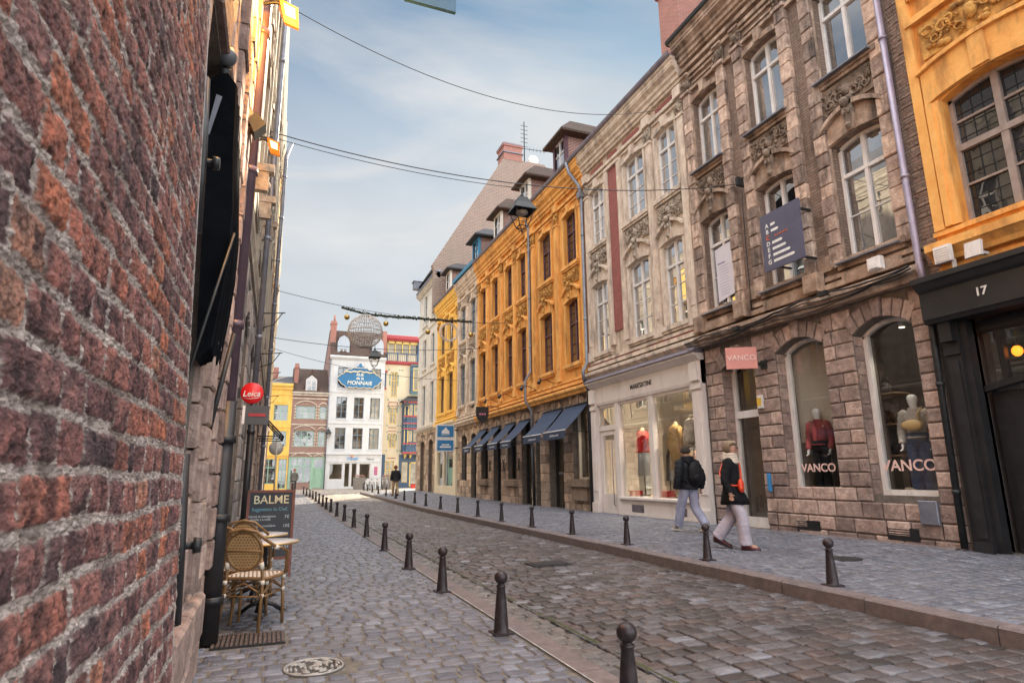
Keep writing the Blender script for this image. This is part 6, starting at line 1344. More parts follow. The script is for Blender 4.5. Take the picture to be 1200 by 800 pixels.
for u in (11.35, 11.9):
    for z0, z1 in ((4.5, 5.35), (6.9, 7.75)): b.box(u, u + .28, .95, .96, z0, z1)
b.box(9.25, 12.2, -.2, -.16, 12.0, 13.8); b.box(11.85, 12.2, .53, .54, 9.3, 11.3); b.box(11.82, 12.3, .12, .13, .4, 2.5); b.box(11.05, 11.45, .15, .16, .85, 2.55); b.build('pane', m['ge'], ec)
b = MB(FC); b.add([(10.6, 1.1, 8.15), (12.9, 1.1, 8.15), (12.9, 0, 8.15), (10.6, 0, 8.15), (11.4, .1, 8.75), (12.6, .1, 8.75)], [(0, 1, 5, 4), (1, 2, 5), (3, 0, 4), (0, 1, 2, 3)]); b.build('oriel_roof', m['slate'], ec)
b = MB(FC); rg = random.Random(21)
for z in (3.52, 4.1, 5.45, 5.75, 6.0, 6.55, 7.85):
    for u in (10.92, 11.2, 11.55, 11.78, 12.2, 12.5): b.box(u, u + .09, .93, 1.01, z, z + .1)
for z in (9.0, 11.65, 11.2, 8.85): b.box(11.5, 12.55, .5, .56, z, z + .08)
for u in (9.5, 10.5, 10.75):
    for z in (3.6, 5.3, 5.9, 7.7, 8.3, 11.15): b.box(u, u + .1, .02, .05, z, z + .1)
for z in (10.3, 9.7, 7.2, 4.6): b.box(9.62, 9.7, .02, .05, z, z + .5); b.box(10.38, 10.46, .02, .05, z, z + .5)
b.build('painted_ornament', simple('ornament_teal', (.10, .25, .26), .5), ec)
b = MB(FC)
for u in (10.95, 11.25, 12.15, 12.5): b.box(u, u + .07, .95, 1.0, 4.35, 5.42); b.box(u, u + .07, .95, 1.0, 6.85, 7.9)
for u in (11.1, 11.6, 12.3): b.ext([(u, 3.3), (u + .25, 3.3), (u + .25, 3.2), (u + .05, 2.9)], .12, .5)
b.build('gilded_ornament', YEL, ec)
b = MB(FC)
for k in range(16): b.box(9.3 + k * .18, 9.33 + k * .18, .22, .25, 12.0, 12.75)
b.box(9.25, 12.2, .2, .27, 12.72, 12.8)
for u in (9.25, 10.2, 11.1, 12.1): b.box(u, u + .1, .18, .28, 12, 12.85)
b.build('balcony_rail', BLU, ec); b = MB(FC); b.box(9.25, 12.2, .15, .18, 12.05, 12.7); b.build('balcony_panel', YEL if False else CRM, ec)
b = MB(FC); b.quad((9.0, 0, 0), (9.0, -6, 0), (9.0, -6, 14), (9.0, 0, 14)); b.quad((12.7, 0, 0), (12.7, -3, 0), (12.7, -3, 14.5), (12.7, 0, 14.5)); b.quad((9, -3, 12), (12.7, -3, 12), (12.7, -3, 14.5), (9, -3, 14.5)); b.quad((9, 0, 14.5), (12.7, 0, 14.5), (12.7, -3, 14.8), (9, -3, 14.8)); b.build('side_wall', CRM, ec, fix=False)
# ------------------------------------------------------------------ street furniture
def bollard_mesh():
    b = MB(); b.lathe((0, 0, 0), [(.0, 0), (.075, 0), (.077, .012), (.070, .018), (.066, .03), (.060, .12), (.048, .26), (.037, .375), (.040, .380), (.044, .388), (.044, .396), (.036, .402), (.028, .408), (.032, .414), (.046, .424), (.056, .441), (.060, .462), (.056, .484), (.044, .502), (.026, .514), (0, .518)], 20)
    b.box(-.088, .088, -.088, .088, -.02, .014, 0); return b
def place_boll(pts, z, labs, grp):
    src = bollard_mesh()
    first = None
    for i, (x, y) in enumerate(pts):
        if first is None: o = src.build('bollard', m['bollard']); first = o
        else: o = first.copy(); COL.objects.link(o)
        o.location = (x, y, z(x, y)); o.rotation_euler.z = .05 * sin(i * 7); tag(o, labs(i), 'bollard', grp)
        o.scale = (.93, .93, .93 * (1 + .02 * sin(i * 3)))
lb = [(1.84, 3.08), (1.84, 5.06), (1.86, 7.05), (1.87, 8.95), (1.92, 11.3), (1.98, 14.0), (2.03, 16.7), (2.05, 19.2), (2.06, 21.6), (2.1, 24.4), (2.1, 26.6), (2.12, 28.8), (2.12, 31.2), (2.12, 33.6), (2.12, 36.2), (2.1, 38.8), (2.05, 41.6), (2.0, 44.6)]
rb = [(5.60, 5.14), (5.70, 7.29), (5.72, 9.42), (5.72, 11.5), (5.68, 13.5), (5.66, 15.5), (5.75, 17.8), (5.76, 20.0), (5.80, 22.4), (5.88, 25.1), (5.92, 27.4), (5.95, 29.9), (6.0, 32.4), (6.1, 36.0), (6.2, 39.4), (6.3, 42.6), (6.45, 46.0), (6.6, 49.0)]
on = ['nearest', 'second', 'third', 'fourth', 'fifth', 'sixth', 'seventh', 'eighth', 'ninth', 'tenth', 'eleventh', 'twelfth', 'thirteenth', 'fourteenth', 'fifteenth', 'sixteenth', 'seventeenth', 'farthest']
place_boll(lb, lambda x, y: zr(y) + .012, lambda i: 'ball-topped dark bollard, %s from the camera in the left row' % on[i], 'bollards along the left pavement')
place_boll(rb, lambda x, y: zp(x, y), lambda i: 'ball-topped dark bollard, %s from the camera in the right row by the kerb' % on[i], 'bollards along the right kerb')
# manhole cover, drain grates
m['castiron'] = mat('worn_cast_iron', (.30, .29, .28), (.46, .45, .43), 20, .5, .3, 90, metal=.2)
b = MB(); c0 = (.35, 4.71, .012); b.lathe(c0, [(.0, -.05), (.205, -.05), (.205, .001), (.19, .001), (.19, -.006), (0, -.006)], 36); base_ = b; b = MB()
b.tube([(c0[0] + .192 * cos(a), c0[1] + .192 * sin(a), .011) for a in [2 * pi * k / 36 for k in range(36)]], .009, 5, closed=True)
for r in (.03, .06, .09, .12, .15, .172):
    k = int(r * 110)
    for i in range(k):
        if i % 2 == 0 or r < .05: a0, a1 = 2 * pi * i / k + r * 9, 2 * pi * (i + .95) / k + r * 9; P = [(c0[0] + r * cos(a0 + (a1 - a0) * t / 3), c0[1] + r * sin(a0 + (a1 - a0) * t / 3), .006) for t in range(4)]; b.tube(P, .0105, 5)
o = thing('manhole_cover', 'round patterned manhole cover in the left pavement', 'manhole cover', c0); base_.build('plate', mat('cover_grime', (.05, .047, .045), (.09, .085, .08), 20, .8, .3, 90), o); b.build('raised_pattern', m['castiron'], o)
def grate(x0, x1, y0, y1, z, label, name='drain_grate', n=14, k=6, mt=None):
    bb0 = MB(); bb0.box(x0, x1, y0, y1, z - .03, z - .004); b = MB(); s = (x1 - x0) / n; q = (y1 - y0) / k
    for i in range(n):
        for j in range(k): b.box(x0 + i * s + .006, x0 + (i + 1) * s - .006, y0 + j * q + .008, y0 + (j + 1) * q - .008, z - .006, z + .004)
    o = thing(name, label, 'drain grate', ((x0 + x1) / 2, (y0 + y1) / 2, z)); bb0.build('frame', m['black'], o); b.build('stud_grid', mt or m['castiron'], o)
grate(-.36, .18, 5.46, 5.84, .022, 'rectangular studded iron grate at the foot of the thick drainpipe', n=16, k=7, mt=mat('rusty_iron', (.09, .065, .055), (.19, .14, .12), 20, .6, .3, 90, metal=.2))
b = MB(); b.box(3.55, 4.15, 8.35, 8.75, .0, .022); b.box(3.6, 4.1, 8.4, 8.7, .022, .028); based(tag(b.build('drain_grate', m['iron']), 'dark square iron cover in the middle of the cobbled roadway', 'drain cover'))
b = MB(); b.lathe((7.35, 6.5, zp(7.35, 6.5) - .004), [(0, 0), (.22, 0), (.22, .012), (.2, .014), (0, .012)], 24); based(tag(b.build('manhole_cover', m['iron']), 'dark round cover in the right pavement in front of the clothes shop', 'manhole cover'))

# cafe chairs, tables and board
CS = .93
m['rattan'] = mat('rattan_cane', (.17, .09, .035), (.27, .15, .06), 12, .45, .1, 90); m['weave'] = mat('pale_weave', (.62, .56, .47), (.70, .65, .56), 12, .6, .2, 120); m['weaved'] = simple('dark_weave', (.16, .07, .05), .6); m['weavet'] = mat('honey_weave', (.50, .30, .12), (.60, .38, .17), 12, .6, .2, 120)
def cafe_chair(label, loc, rz):
    o = thing('cafe_chair', label, 'chair', loc, 'rattan cafe chairs on the left pavement', rz)
    def bd(b, name, mt, p=o):      # local coordinates: sits facing +y
        b.v = [(x * CS, y * CS, z * CS) for x, y, z in b.v]; return b.build(name, mt, p, rel=False)
    s = MB(); P = [(.20, -.16), (.22, .05), (.19, .2), (-.19, .2), (-.22, .05), (-.20, -.16), (-.12, -.2), (.12, -.2)]; s.flat([(x, y) for x, y in P], .445, .465); seat = bd(s, 'seat', m['weave'])
    s = MB(); s.tube([(x * 1.04, y * 1.04, .455) for x, y in P], .016, 6, closed=True); bd(s, 'seat_rim', m['rattan'], seat)
    s = MB()
    for i in range(10):
        for j in range(9):
            x = -.18 + i * .04 + (j % 2) * .02; y = -.17 + j * .042
            if abs(x) < .19: s.box(x - .006, x + .006, y - .008, y + .008, .465, .4675)
    bd(s, 'seat_pattern', m['weaved'], seat)
    # oval back
    by = lambda z: -.21 - (z - .47) * .16
    E_ = [(.165 * cos(a), by(.70 + .17 * sin(a)), .70 + .17 * sin(a)) for a in [2 * pi * k / 24 for k in range(24)]]
    s = MB(); s.tube(E_, .014, 6, closed=True); bk = bd(s, 'backrest', m['rattan'])
    s = MB(); n = 24; s.add([(x, y + d_, z) for d_ in (-.004, .004) for x, y, z in E_], [tuple(range(n)), tuple(range(n, 2 * n))[::-1]]); bd(s, 'back_weave', m['weavet'], bk)
    s = MB()
    for i in range(11):
        for j in range(13):
            x = -.15 + i * .03 + (j % 2) * .015; z = .55 + j * .025
            if (x / .15) ** 2 + ((z - .70) / .155) ** 2 < 1: s.box(x - .0075, x + .0075, by(z) - .007, by(z) + .007, z - .0045, z + .0045)
    bd(s, 'back_pattern', m['weaved'], bk); s = MB(); s.tube([(-.165, by(.70) - .01, .70), (.165, by(.70) - .01, .70)], .008, 6); bd(s, 'back_bar', m['rattan'], bk)
    s = MB(); hoop = [(.225, .17, .45), (.235, .16, .66), (.235, .02, .70), (.225, -.14, .74), (.19, -.24, .80), (.12, by(.87) - .01, .872), (0, by(.90) - .01, .895), (-.12, by(.87) - .01, .872), (-.19, -.24, .80), (-.225, -.14, .74), (-.235, .02, .70), (-.235, .16, .66), (-.225, .17, .45)]
    s.tube(hoop, .015, 7); bd(s, 'arm_hoop', m['rattan'])
    for x, y in ((.2, .17), (-.2, .17)): s = MB(); s.tube([(x, y, .45), (x * 1.08, y * 1.1, 0)], .015, 7); bd(s, 'leg', m['rattan'])
    for x in (.17, -.17): s = MB(); s.tube([(x * .9, -.24, .68), (x, -.20, .45), (x * 1.12, -.27, 0)], .015, 7); bd(s, 'leg', m['rattan'])
    s = MB()
    for p, q in (((.2, .17), (-.2, .17)), ((.17, -.21), (-.17, -.21)), ((.2, .17), (.18, -.21)), ((-.2, .17), (-.18, -.21))):
        s.tube([(p[0], p[1], .32), ((p[0] + q[0]) / 2, (p[1] + q[1]) / 2, .42), (q[0], q[1], .32)], .009, 5); s.tube([(p[0], p[1], .30), (q[0], q[1], .30)], .009, 5)
    bd(s, 'stretcher', m['rattan']); s = MB()
    for x, y in ((.205, .175), (-.205, .175), (.175, -.215), (-.175, -.215)): s.cyl((x, y, .405), (x, y, .44), .021, n=7); s.cyl((x, y, .295), (x, y, .325), .02, n=7)
    for sg in (-1, 1): s.cyl((sg * .228, -.12, .725), (sg * .232, -.05, .712), .022, n=7); s.cyl((sg * .16, -.23, .60), (sg * .165, -.22, .54), .02, n=7)
    bd(s, 'binding', m['weave']); return o
cafe_chair('nearest rattan cafe chair with oval honey-coloured woven back', (-.09, 6.12, .012), radians(-24))
cafe_chair('second rattan cafe chair, half hidden by the thick drainpipe', (-.24, 6.55, .012), radians(-40))
cafe_chair('farthest rattan cafe chair, facing the second table', (-.18, 7.35, .012), radians(-15))
m['marble'] = mat('pale_table_top', (.42, .40, .40), (.52, .50, .49), 6, .35)
m['brass'] = mat('brass_edge', (.50, .32, .12), (.60, .40, .16), 6, .35, metal=.6)
for lab, (x, y), r in (('near round bistro table with brass rim over the nearest chair', (-.02, 6.58), .29), ('far round bistro table with brass rim in front of the menu board', (-.10, 7.45), .29)):
    o = thing('bistro_table', lab, 'table', (x, y, .012), 'bistro tables on the left pavement'); b = MB(); b.lathe((x, y, .66), [(0, 0), (r, 0), (r, .018), (0, .02)], 32); b.build('table_top', m['marble'], o); b = MB(); b.tube([(x + (r + .002) * cos(a), y + (r + .002) * sin(a), .668) for a in [2 * pi * k / 36 for k in range(36)]], .010, 6, closed=True); b.build('rim', m['brass'], o)
    b = MB(); b.lathe((x, y, .04), [(.06, 0), (.045, .05), (.025, .1), (.022, .3), (.03, .34), (.022, .38), (.025, .6), (.08, .62)], 14); b.build('column', m['black'], o)
    for k in range(3):
        a = 2 * pi * k / 3 + .5; b = MB(); b.tube([(x + .03 * cos(a), y + .03 * sin(a), .13), (x + .12 * cos(a), y + .12 * sin(a), .09), (x + .21 * cos(a), y + .21 * sin(a), .03)], [.022, .018, .02], 7); b.sph((x + .22 * cos(a), y + .22 * sin(a), .028), .026, 8, (1.2, 1.2, .6)); b.build('leg', m['black'], o)
# menu board
o = thing('menu_board', 'tall black chalkboard reading BALME in a red-brown frame behind the bistro tables', 'sign board', (.0, 9, .012))
FR_ = simple('red_brown_frame', (.16, .055, .04), .6, bump=.2); a0 = .10
b = MB(); zt, zb_ = 1.115, .23; X0, X1 = -.30, .30; yb = lambda z: 8.92 + (z) * .10
def slab(b, x0, x1, z0, z1, f, k): b.add([(x, yb(z) - d_, z) for z in (z0, z1) for x in (x0, x1) for d_ in (f, k)], [(0, 1, 3, 2), (4, 6, 7, 5), (0, 4, 5, 1), (2, 3, 7, 6), (0, 2, 6, 4), (1, 5, 7, 3)])
slab(b, X0 + .02, X1 - .02, zb_ + .01, zt - .01, .0, -.015); b.build('board', mat('chalkboard', (.018, .024, .036), (.03, .038, .052), 3, .6), o)
b = MB(); slab(b, X0, X0 + .035, .015, zt, .012, -.02); slab(b, X1 - .035, X1, .015, zt, .012, -.02); slab(b, X0 + .035, X1 - .035, zt - .035, zt - .001, .011, -.02); slab(b, X0 + .035, X1 - .035, zb_, zb_ + .035, .011, -.02); b.build('frame', FR_, o)
b = MB()
for x in (X0 + .02, X1 - .02): b.tube([(x, 9.04, 1.09), (x, 9.45, .012)], .016, 6)
b.build('rear_leg', FR_, o)
BD = lambda x, z: ((x, yb(z) - .004, z), (1, 0, 0), (0, .1, 1), (0, -1, .1))
text('BALME', BD(0.0, .985), .152, simple('cream_lettering', (.62, .55, .36)), 'lettering', o, .002, bold=.001, sx=.98)
chalk = simple('chalk', (.48, .56, .60), .9); chalkb = simple('blue_chalk', (.16, .36, .45), .9)
text('Suggestions du Chef.', BD(-.01, .865), .062, chalkb, 'chalk_line', o, .001, sx=.86)
for s_, x, z, sz in (('Velouté de champignons', -.10, .775, .043), ('chantilly à la truffe', -.12, .735, .043), ('Cromesquis croustillants', -.10, .655, .043), ('Planche de fromages', -.07, .53, .043), ('Tarte fine aux pommes', -.06, .46, .043), ('Café gourmand & douceur', -.02, .38, .043)): text(s_, BD(x, z), sz, chalk, 'chalk_line', o, .001, sx=.8)
for s_, z in (('7€', .765), ('15€', .65), ('7€', .545), ('6€', .47), ('8,5€', .385)): text(s_, BD(.21, z), .055, chalk, 'chalk_line', o, .001)

# lanterns on wires
def lantern(name, label, c, s, hook=True):
    o = thing(name, label, 'street lamp', c); x, y, z = c
    b = MB(); b.cyl((x, y, z), (x, y, z + .22 * s), .02 * s); b.lathe((x, y, z - .02 * s), [(.02 * s, .12 * s), (.05 * s, .06 * s), (.03 * s, .02 * s), (.09 * s, -.02 * s)], 12); b.build('stem', m['iron'], o)
    def ringq(h, zz): return [(x + h * s * a, y + h * s * q, z + zz * s) for a, q in ((-1, -1), (1, -1), (1, 1), (-1, 1))]
    b = MB(); R1 = ringq(.11, -.02); R2 = ringq(.17, -.17); R3 = ringq(.27, -.34); R4 = ringq(.28, -.37); b.add(R1 + R2 + R3 + R4, [(0, 1, 2, 3)] + [(4 * k + i, 4 * k + (i + 1) % 4, 4 * k + 4 + (i + 1) % 4, 4 * k + 4 + i) for k in range(3) for i in range(4)]); b.build('hood', m['iron'], o, fix=True)
    b = MB(); top = ringq(.22, -.36); bot = ringq(.11, -.76); mid = ringq(.185, -.52)
    for i in range(4): b.tube([top[i], mid[i], bot[i]], .012 * s, 5); b.tube([bot[i], bot[(i + 1) % 4]], .012 * s, 5); b.tube([mid[i], mid[(i + 1) % 4]], .006 * s, 4); b.tube([bot[i], (x, y, z - .88 * s)], .010 * s, 5)
    b.sph((x, y, z - .88 * s), .03 * s, 6); b.build('cage', m['iron'], o)
    b = MB(); b.lathe((x, y, z - .37 * s), [(.15 * s, 0), (.13 * s, -.05 * s), (.06 * s, -.09 * s), (0, -.10 * s)], 14); b.build('globe', simple('frosted_globe', (.25, .24, .22), .4), o); return o
lantern('hanging_lantern', 'large black four-sided lantern hung over the middle of the street', (4.22, 10.3, 6.66), .82)
lantern('hanging_lantern', 'small black lantern hung far down the street in front of the white house', (4.0, 28, 7.02), .95)
W_ = m['black']
def wire(p, q, sag, r, name, label, group=None): return cable([p, q], r, name, label, sag, n=24, cat='wire', group=group)
wire((-.48, 10.3, 7.12), (9.55, 9.9, 7.72), .55, .010, 'street_wire', 'wire that carries the large lantern from the left row to the brown house')
wire((-.48, 10.35, 7.05), (4.22, 10.3, 6.86), .12, .007, 'street_wire', 'thin second wire running just under the lantern wire from the left')
wire((-.48, 10, 9.5), (9.2, 12.3, 11.0), .9, .008, 'street_wire', 'high thin wire crossing the sky to the cornice of the pale house')
wire((-.45, 28, 7.3), (9.4, 28, 7.5), .3, .014, 'street_wire', 'wire that carries the far small lantern')
wire((-.45, 33, 7.8), (9.4, 33, 6.6), .35, .012, 'street_wire', 'faint sagging wire far down the street')
b = MB(); b.box(9.3, 9.6, 9.86, 9.94, 7.62, 7.82); based(tag(b.build('wire_anchor', m['iron']), 'small iron anchor box for the lantern wire on the brown house', 'wire anchor'))
# garland with wire balls
GY = 25.0; P = []; rg = random.Random(9)
o = thing('christmas_garland', 'dark fir garland strung across the street far above the bollards', 'garland', (5, GY, 8)); pts = [(2.14, 8.12), (3.1, 7.92), (4.5, 7.90), (6.2, 7.93), (7.75, 7.97)]
b = MB()
for (x0, z0), (x1, z1) in zip(pts[:-1], pts[1:]):
    n = int((x1 - x0) / .07)
    for i in range(n):
        t = i / n; x = x0 + (x1 - x0) * t; z = z0 + (z1 - z0) * t
        for k in range(3):
            a = rg.uniform(0, 2 * pi); q = rg.uniform(.07, .12); b.add([(x, GY, z), (x + .07, GY + q * cos(a), z + q * sin(a)), (x + .12, GY + q * .8 * cos(a + .4), z + q * .8 * sin(a + .4))], [(0, 1, 2)])
b.tube([(x, GY, z) for x, z in pts], .045, 6); b.build('fir_garland', mat('fir_green', (.02, .025, .018), (.045, .05, .03), 9, .9), o, fix=False)
wire((-.45, GY, 8.6), (9.45, GY, 8.05), .35, .012, 'street_wire', 'wire that carries the fir garland')
def wireball(name, label, c, r, n1, n2, mt, flat=False):
    o = thing(name, label, 'decoration', c); b = MB()
    if flat:
        b.tube([(c[0] + r * cos(a), c[1], c[2] + r * sin(a)) for a in [2 * pi * k / 28 for k in range(28)]], .03, 5, closed=True)
        for dx in (-.12, .12): b.cyl((c[0] + dx, c[1], c[2] - r * .93), (c[0] + dx, c[1], c[2] + r * .93), .02, n=5)
        b.tube([(c[0] + r * .85 * cos(a), c[1], c[2] + r * .85 * sin(a)) for a in [2 * pi * k / 28 for k in range(28)]], .012, 4, closed=True)
    else:
        for k in range(n1):
            a = pi * k / n1; b.tube([(c[0] + r * sin(t) * cos(a), c[1] + r * sin(t) * sin(a), c[2] + r * cos(t)) for t in [2 * pi * q / 24 for q in range(24)]], .011, 4, closed=True)
        for k in range(1, n2):
            t = pi * k / n2; b.tube([(c[0] + r * sin(t) * cos(a), c[1] + r * sin(t) * sin(a), c[2] + r * cos(t)) for a in [2 * pi * q / 24 for q in range(24)]], .012 if k != n2 // 2 else .024, 4, closed=True)
    b.build('wire_frame', mt, o); b = MB(); b.cyl((c[0], c[1], c[2] + r), (c[0], c[1], c[2] + r + .12), .01, n=5); b.build('hook', m['iron'], o); return o
wireball('light_ball', 'large wire sphere decoration hanging from the garland, dark above and pale below', (3.15, GY, 7.18), .70, 18, 12, simple('wire_silver', (.50, .47, .45), .4))
wireball('light_ring', 'flat pale ring with two upright bars hanging near the right end of the garland', (6.72, GY, 7.42), .40, 0, 0, simple('wire_pale', (.55, .50, .46), .4), True)
GO = simple('gold_bauble', (.42, .30, .10), .25, metal=.8)
for k, (x, z, lab) in enumerate(((2.38, 7.72, 'gold bauble left of the large wire sphere'), (3.98, 7.58, 'gold bauble right of the large wire sphere'), (5.78, 7.36, 'gold bauble left of the flat ring'), (7.72, 7.38, 'rightmost gold bauble, past the flat ring'))):
    o = thing('bauble', lab, 'bauble', (x, GY, z), 'gold baubles under the garland'); b = MB(); b.sph((x, GY, z), .115, 14); b.build('ball', GO, o); b = MB(); b.cyl((x, GY, z + .1), (x, GY, 7.93), .006, n=4); b.build('string', m['iron'], o)
# blue sign at the top edge
o = thing('projecting_sign', 'dark blue projecting sign cut off by the top edge of the photo', 'sign', (1.1, 5, 5.78)); b = MB(); b.box(.86, 1.37, 5.0, 5.04, 5.76, 6.7); b.build('panel', simple('sign_navy', (.035, .11, .22), .5), o); b = MB(); b.box(-.5, .86, 5.01, 5.03, 6.5, 6.53); b.box(-.5, .86, 5.01, 5.03, 5.95, 5.98); b.build('bracket', m['iron'], o)
text('A', ((1.14, 4.995, 6.02), (1, 0, 0), (0, 0, 1), (0, -1, 0)), .38, m['text_w'], 'letter', o, .003)
# far lanterns on walls, bins, bikes
for c, lab in (((4.25, 55.75, 5.4), 'small black wall lantern on the white house'), ((11.0, 55.3, 8.0), 'small black lantern in front of the blue oriel')):
    lantern('wall_lantern', lab, c, .9)
for k, (x, y, w_, lab) in enumerate(((6.75, 53.2, .95, 'large grey planter bin left of the parked bicycles'), (9.0, 53.2, .8, 'grey planter bin right of the parked bicycles'))):
    o = thing('planter', lab, 'planter', (x, y, zr(y))); z = zr(y); b = MB(); b.add([(x - w_ / 2 * s_, y - .4 * s_, z + h_) if q == 0 else (x + w_ / 2 * s_, y - .4 * s_, z + h_) if q == 1 else (x + w_ / 2 * s_, y + .4 * s_, z + h_) if q == 2 else (x - w_ / 2 * s_, y + .4 * s_, z + h_) for s_, h_ in ((.9, 0), (1, 1.0)) for q in range(4)], [(0, 1, 2, 3), (4, 5, 6, 7), (0, 1, 5, 4), (1, 2, 6, 5), (2, 3, 7, 6), (3, 0, 4, 7)]); b.build('tub', simple('planter_grey', (.22, .20, .19), .7), o)
    b = MB(); rg = random.Random(k); 
    for i in range(60): xx_, yy_ = x + rg.uniform(-.4, .4) * w_, y + rg.uniform(-.35, .35); q = z + 1.0 + rg.uniform(0, .15); b.add([(xx_, yy_, q), (xx_ + .08, yy_ + .03, q + .05), (xx_ + .02, yy_ + .08, q + .09)], [(0, 1, 2)])
    b.build('planting', simple('dry_plants', (.20, .10, .07), .8), o, fix=False)
def bicycle(label, loc, rz, mt):
    o = thing('bicycle', label, 'bicycle', loc, 'bicycles parked in the square', rz)
    for x, nm in ((-.52, 'wheel'), (.52, 'wheel')):
        b = MB(); b.tube([(x + .33 * cos(a), 0, .34 + .33 * sin(a)) for a in [2 * pi * k / 20 for k in range(20)]], .018, 6, closed=True); w_ = b.build(nm, m['black'], o, rel=False); b = MB()
        for k in range(10): a = 2 * pi * k / 10; b.cyl((x, 0, .34), (x + .32 * cos(a), 0, .34 + .32 * sin(a)), .004, n=3)
        b.sph((x, 0, .34), .03, 6); b.build('spokes', m['zinc'], w_, rel=False)
    b = MB(); hd, st, bb = (.34, 0, .78), (-.2, 0, .82), (-.08, 0, .30)
    for p, q in ((hd, bb), (hd, (-.17, 0, .72)), (bb, st), (bb, (-.52, 0, .34)), ((-.52, 0, .34), (-.17, 0, .72)), (hd, (.52, 0, .34)), (hd, (.30, 0, .95))): b.cyl(p, q, .018, n=6)
    b.build('frame', mt, o, rel=False); b = MB(); b.tube([(.22, .26, .98), (.32, .12, .98), (.32, -.12, .98), (.22, -.26, .98)], .014, 6); b.build('handlebar', m['zinc'], o, rel=False); b = MB(); b.sph((-.22, 0, .86), .1, 8, (1.3, .6, .35)); b.build('saddle', m['black'], o, rel=False); return o
SIL = simple('pale_bike_frame', (.55, .53, .52), .4); RDB = simple('red_bike_frame', (.5, .05, .04), .4)
for k, (x, lab, mt) in enumerate(((7.1, 'leftmost pale bicycle beside the grey planter', SIL), (7.5, 'second pale bicycle from the left in the rack', SIL), (7.95, 'middle pale bicycle in the rack', SIL), (8.4, 'fourth pale bicycle in the rack', SIL), (8.8, 'rightmost pale bicycle before the walking person', SIL))):
    bicycle(lab, (x, 50.8 + .2 * k, zr(51)), radians(58 + 9 * k), mt)
o = thing('cargo_box', 'small red box on the pavement by the blue house', 'box', (11.6, 54.4, .3)); b = MB(); b.box(11.4, 11.8, 54.3, 54.6, .3, .65, .03); b.build('box', simple('red_box', (.6, .03, .03)), o); b = MB(); b.box(11.38, 11.82, 54.28, 54.62, .65, .69); b.build('lid', m['black'], o)
# terrace table far left
o = thing('terrace_table', 'small terrace table at the far left end of the street', 'table', (.9, 48, zr(48))); b = MB(); b.box(.3, 1.5, 47.7, 48.3, zr(48) + .7, zr(48) + .74); b.build('table_top', simple('pale_metal', (.4, .42, .42)), o)
for x in (.4, 1.4):
    b = MB(); b.cyl((x, 48, zr(48)), (x, 48, zr(48) + .7), .03, n=6); b.build('leg', m['iron'], o)

# ------------------------------------------------------------------ people and mannequins
def skin(name, verts, edges, radii, mt, parent, M=None, sub=2, root=0, name_loc=None):
    me = bpy.data.meshes.new(name); me.from_pydata([tuple(v) for v in verts], edges, []); ob = bpy.data.objects.new(name, me); COL.objects.link(ob)
    md = ob.modifiers.new('s', 'SKIN'); md.use_smooth_shade = True; md.branch_smoothing = .6
    ly = me.skin_vertices[0].data
    for i, r in enumerate(radii):
        ly[i].radius = r if isinstance(r, tuple) else (r, r); ly[i].use_root = (i == root)
    s = ob.modifiers.new('u', 'SUBSURF'); s.levels = sub; s.render_levels = sub
    dg = bpy.context.evaluated_depsgraph_get(); dg.update(); nm = bpy.data.meshes.new_from_object(ob.evaluated_get(dg)); bpy.data.objects.remove(ob); bpy.data.meshes.remove(me)
    nm.materials.clear(); nm.materials.append(mt); nm.name = name
    for p in nm.polygons: p.use_smooth = True
    o = bpy.data.objects.new(name, nm); COL.objects.link(o); o.parent = parent; return o
SK = mat('skin', (.42, .22, .15), (.52, .29, .20), 14, .55)
def chain(pts, radii, base=0, link=None):
    v = [Vector(p) for p in pts]; e = [(base + i, base + i + 1) for i in range(len(pts) - 1)]
    if link is not None: e.append((link, base))
    return v, e, list(radii)
class Fig:
    def __init__(s): s.v = []; s.e = []; s.r = []
    def ch(s, pts, rad, link=None):
        b = len(s.v); v, e, r = chain(pts, rad, b, link); s.v += v; s.e += e; s.r += r; return b
def hand(f, w, d, thumb, link, sc=1.0):
    """palm and five fingers from wrist w along direction d"""
    w, d, t = Vector(w), Vector(d).normalized(), Vector(thumb).normalized(); n = d.cross(t)
    pm = w + d * .05 * sc; b = f.ch([pm], [(.028 * sc, .018 * sc)], link); k = b
    for i, L in enumerate((.052, .062, .066, .056)):
        off = t * (-.027 + .018 * i) * sc; p0 = pm + d * .035 * sc + off; f.ch([p0, p0 + (d * .9 + n * .3) * L * .55 * sc, p0 + (d * .7 + n * .7) * L * sc], [.0085 * sc, .008 * sc, .0065 * sc], k)
    p0 = w + d * .03 * sc + t * .03 * sc; f.ch([p0, p0 + (d * .6 + t * .8) * .04 * sc], [.011 * sc, .009 * sc], k)
def body(root, J, mt, female=False, s=1.0, hr=(.088, .10)):
    """one continuous skinned body from a dict of joints (local coordinates)"""
    f = Fig(); V_ = lambda k: Vector(J[k])
    p = f.ch([V_('pelvis'), V_('waist'), V_('chest'), V_('neck0'), V_('neck1'), V_('head'), V_('crown')], [(.12, .09), (.105, .085), (.12, .09), (.055, .055), (.052, .052), hr, (.062, .066)])
    for sd in ('L', 'R'):
        a = f.ch([V_('sh' + sd), V_('el' + sd), V_('wr' + sd)], [.052, .040, .026], p + 2); hand(f, V_('wr' + sd), V_('wr' + sd) - V_('el' + sd), J.get('th' + sd, (1, 0, 0)), a + 2)
        l = f.ch([V_('hip' + sd), V_('kn' + sd), V_('an' + sd), V_('to' + sd)], [.085, .055, .038, .03], p)
    return skin('body', f.v, f.e, f.r, mt, root, sub=2)
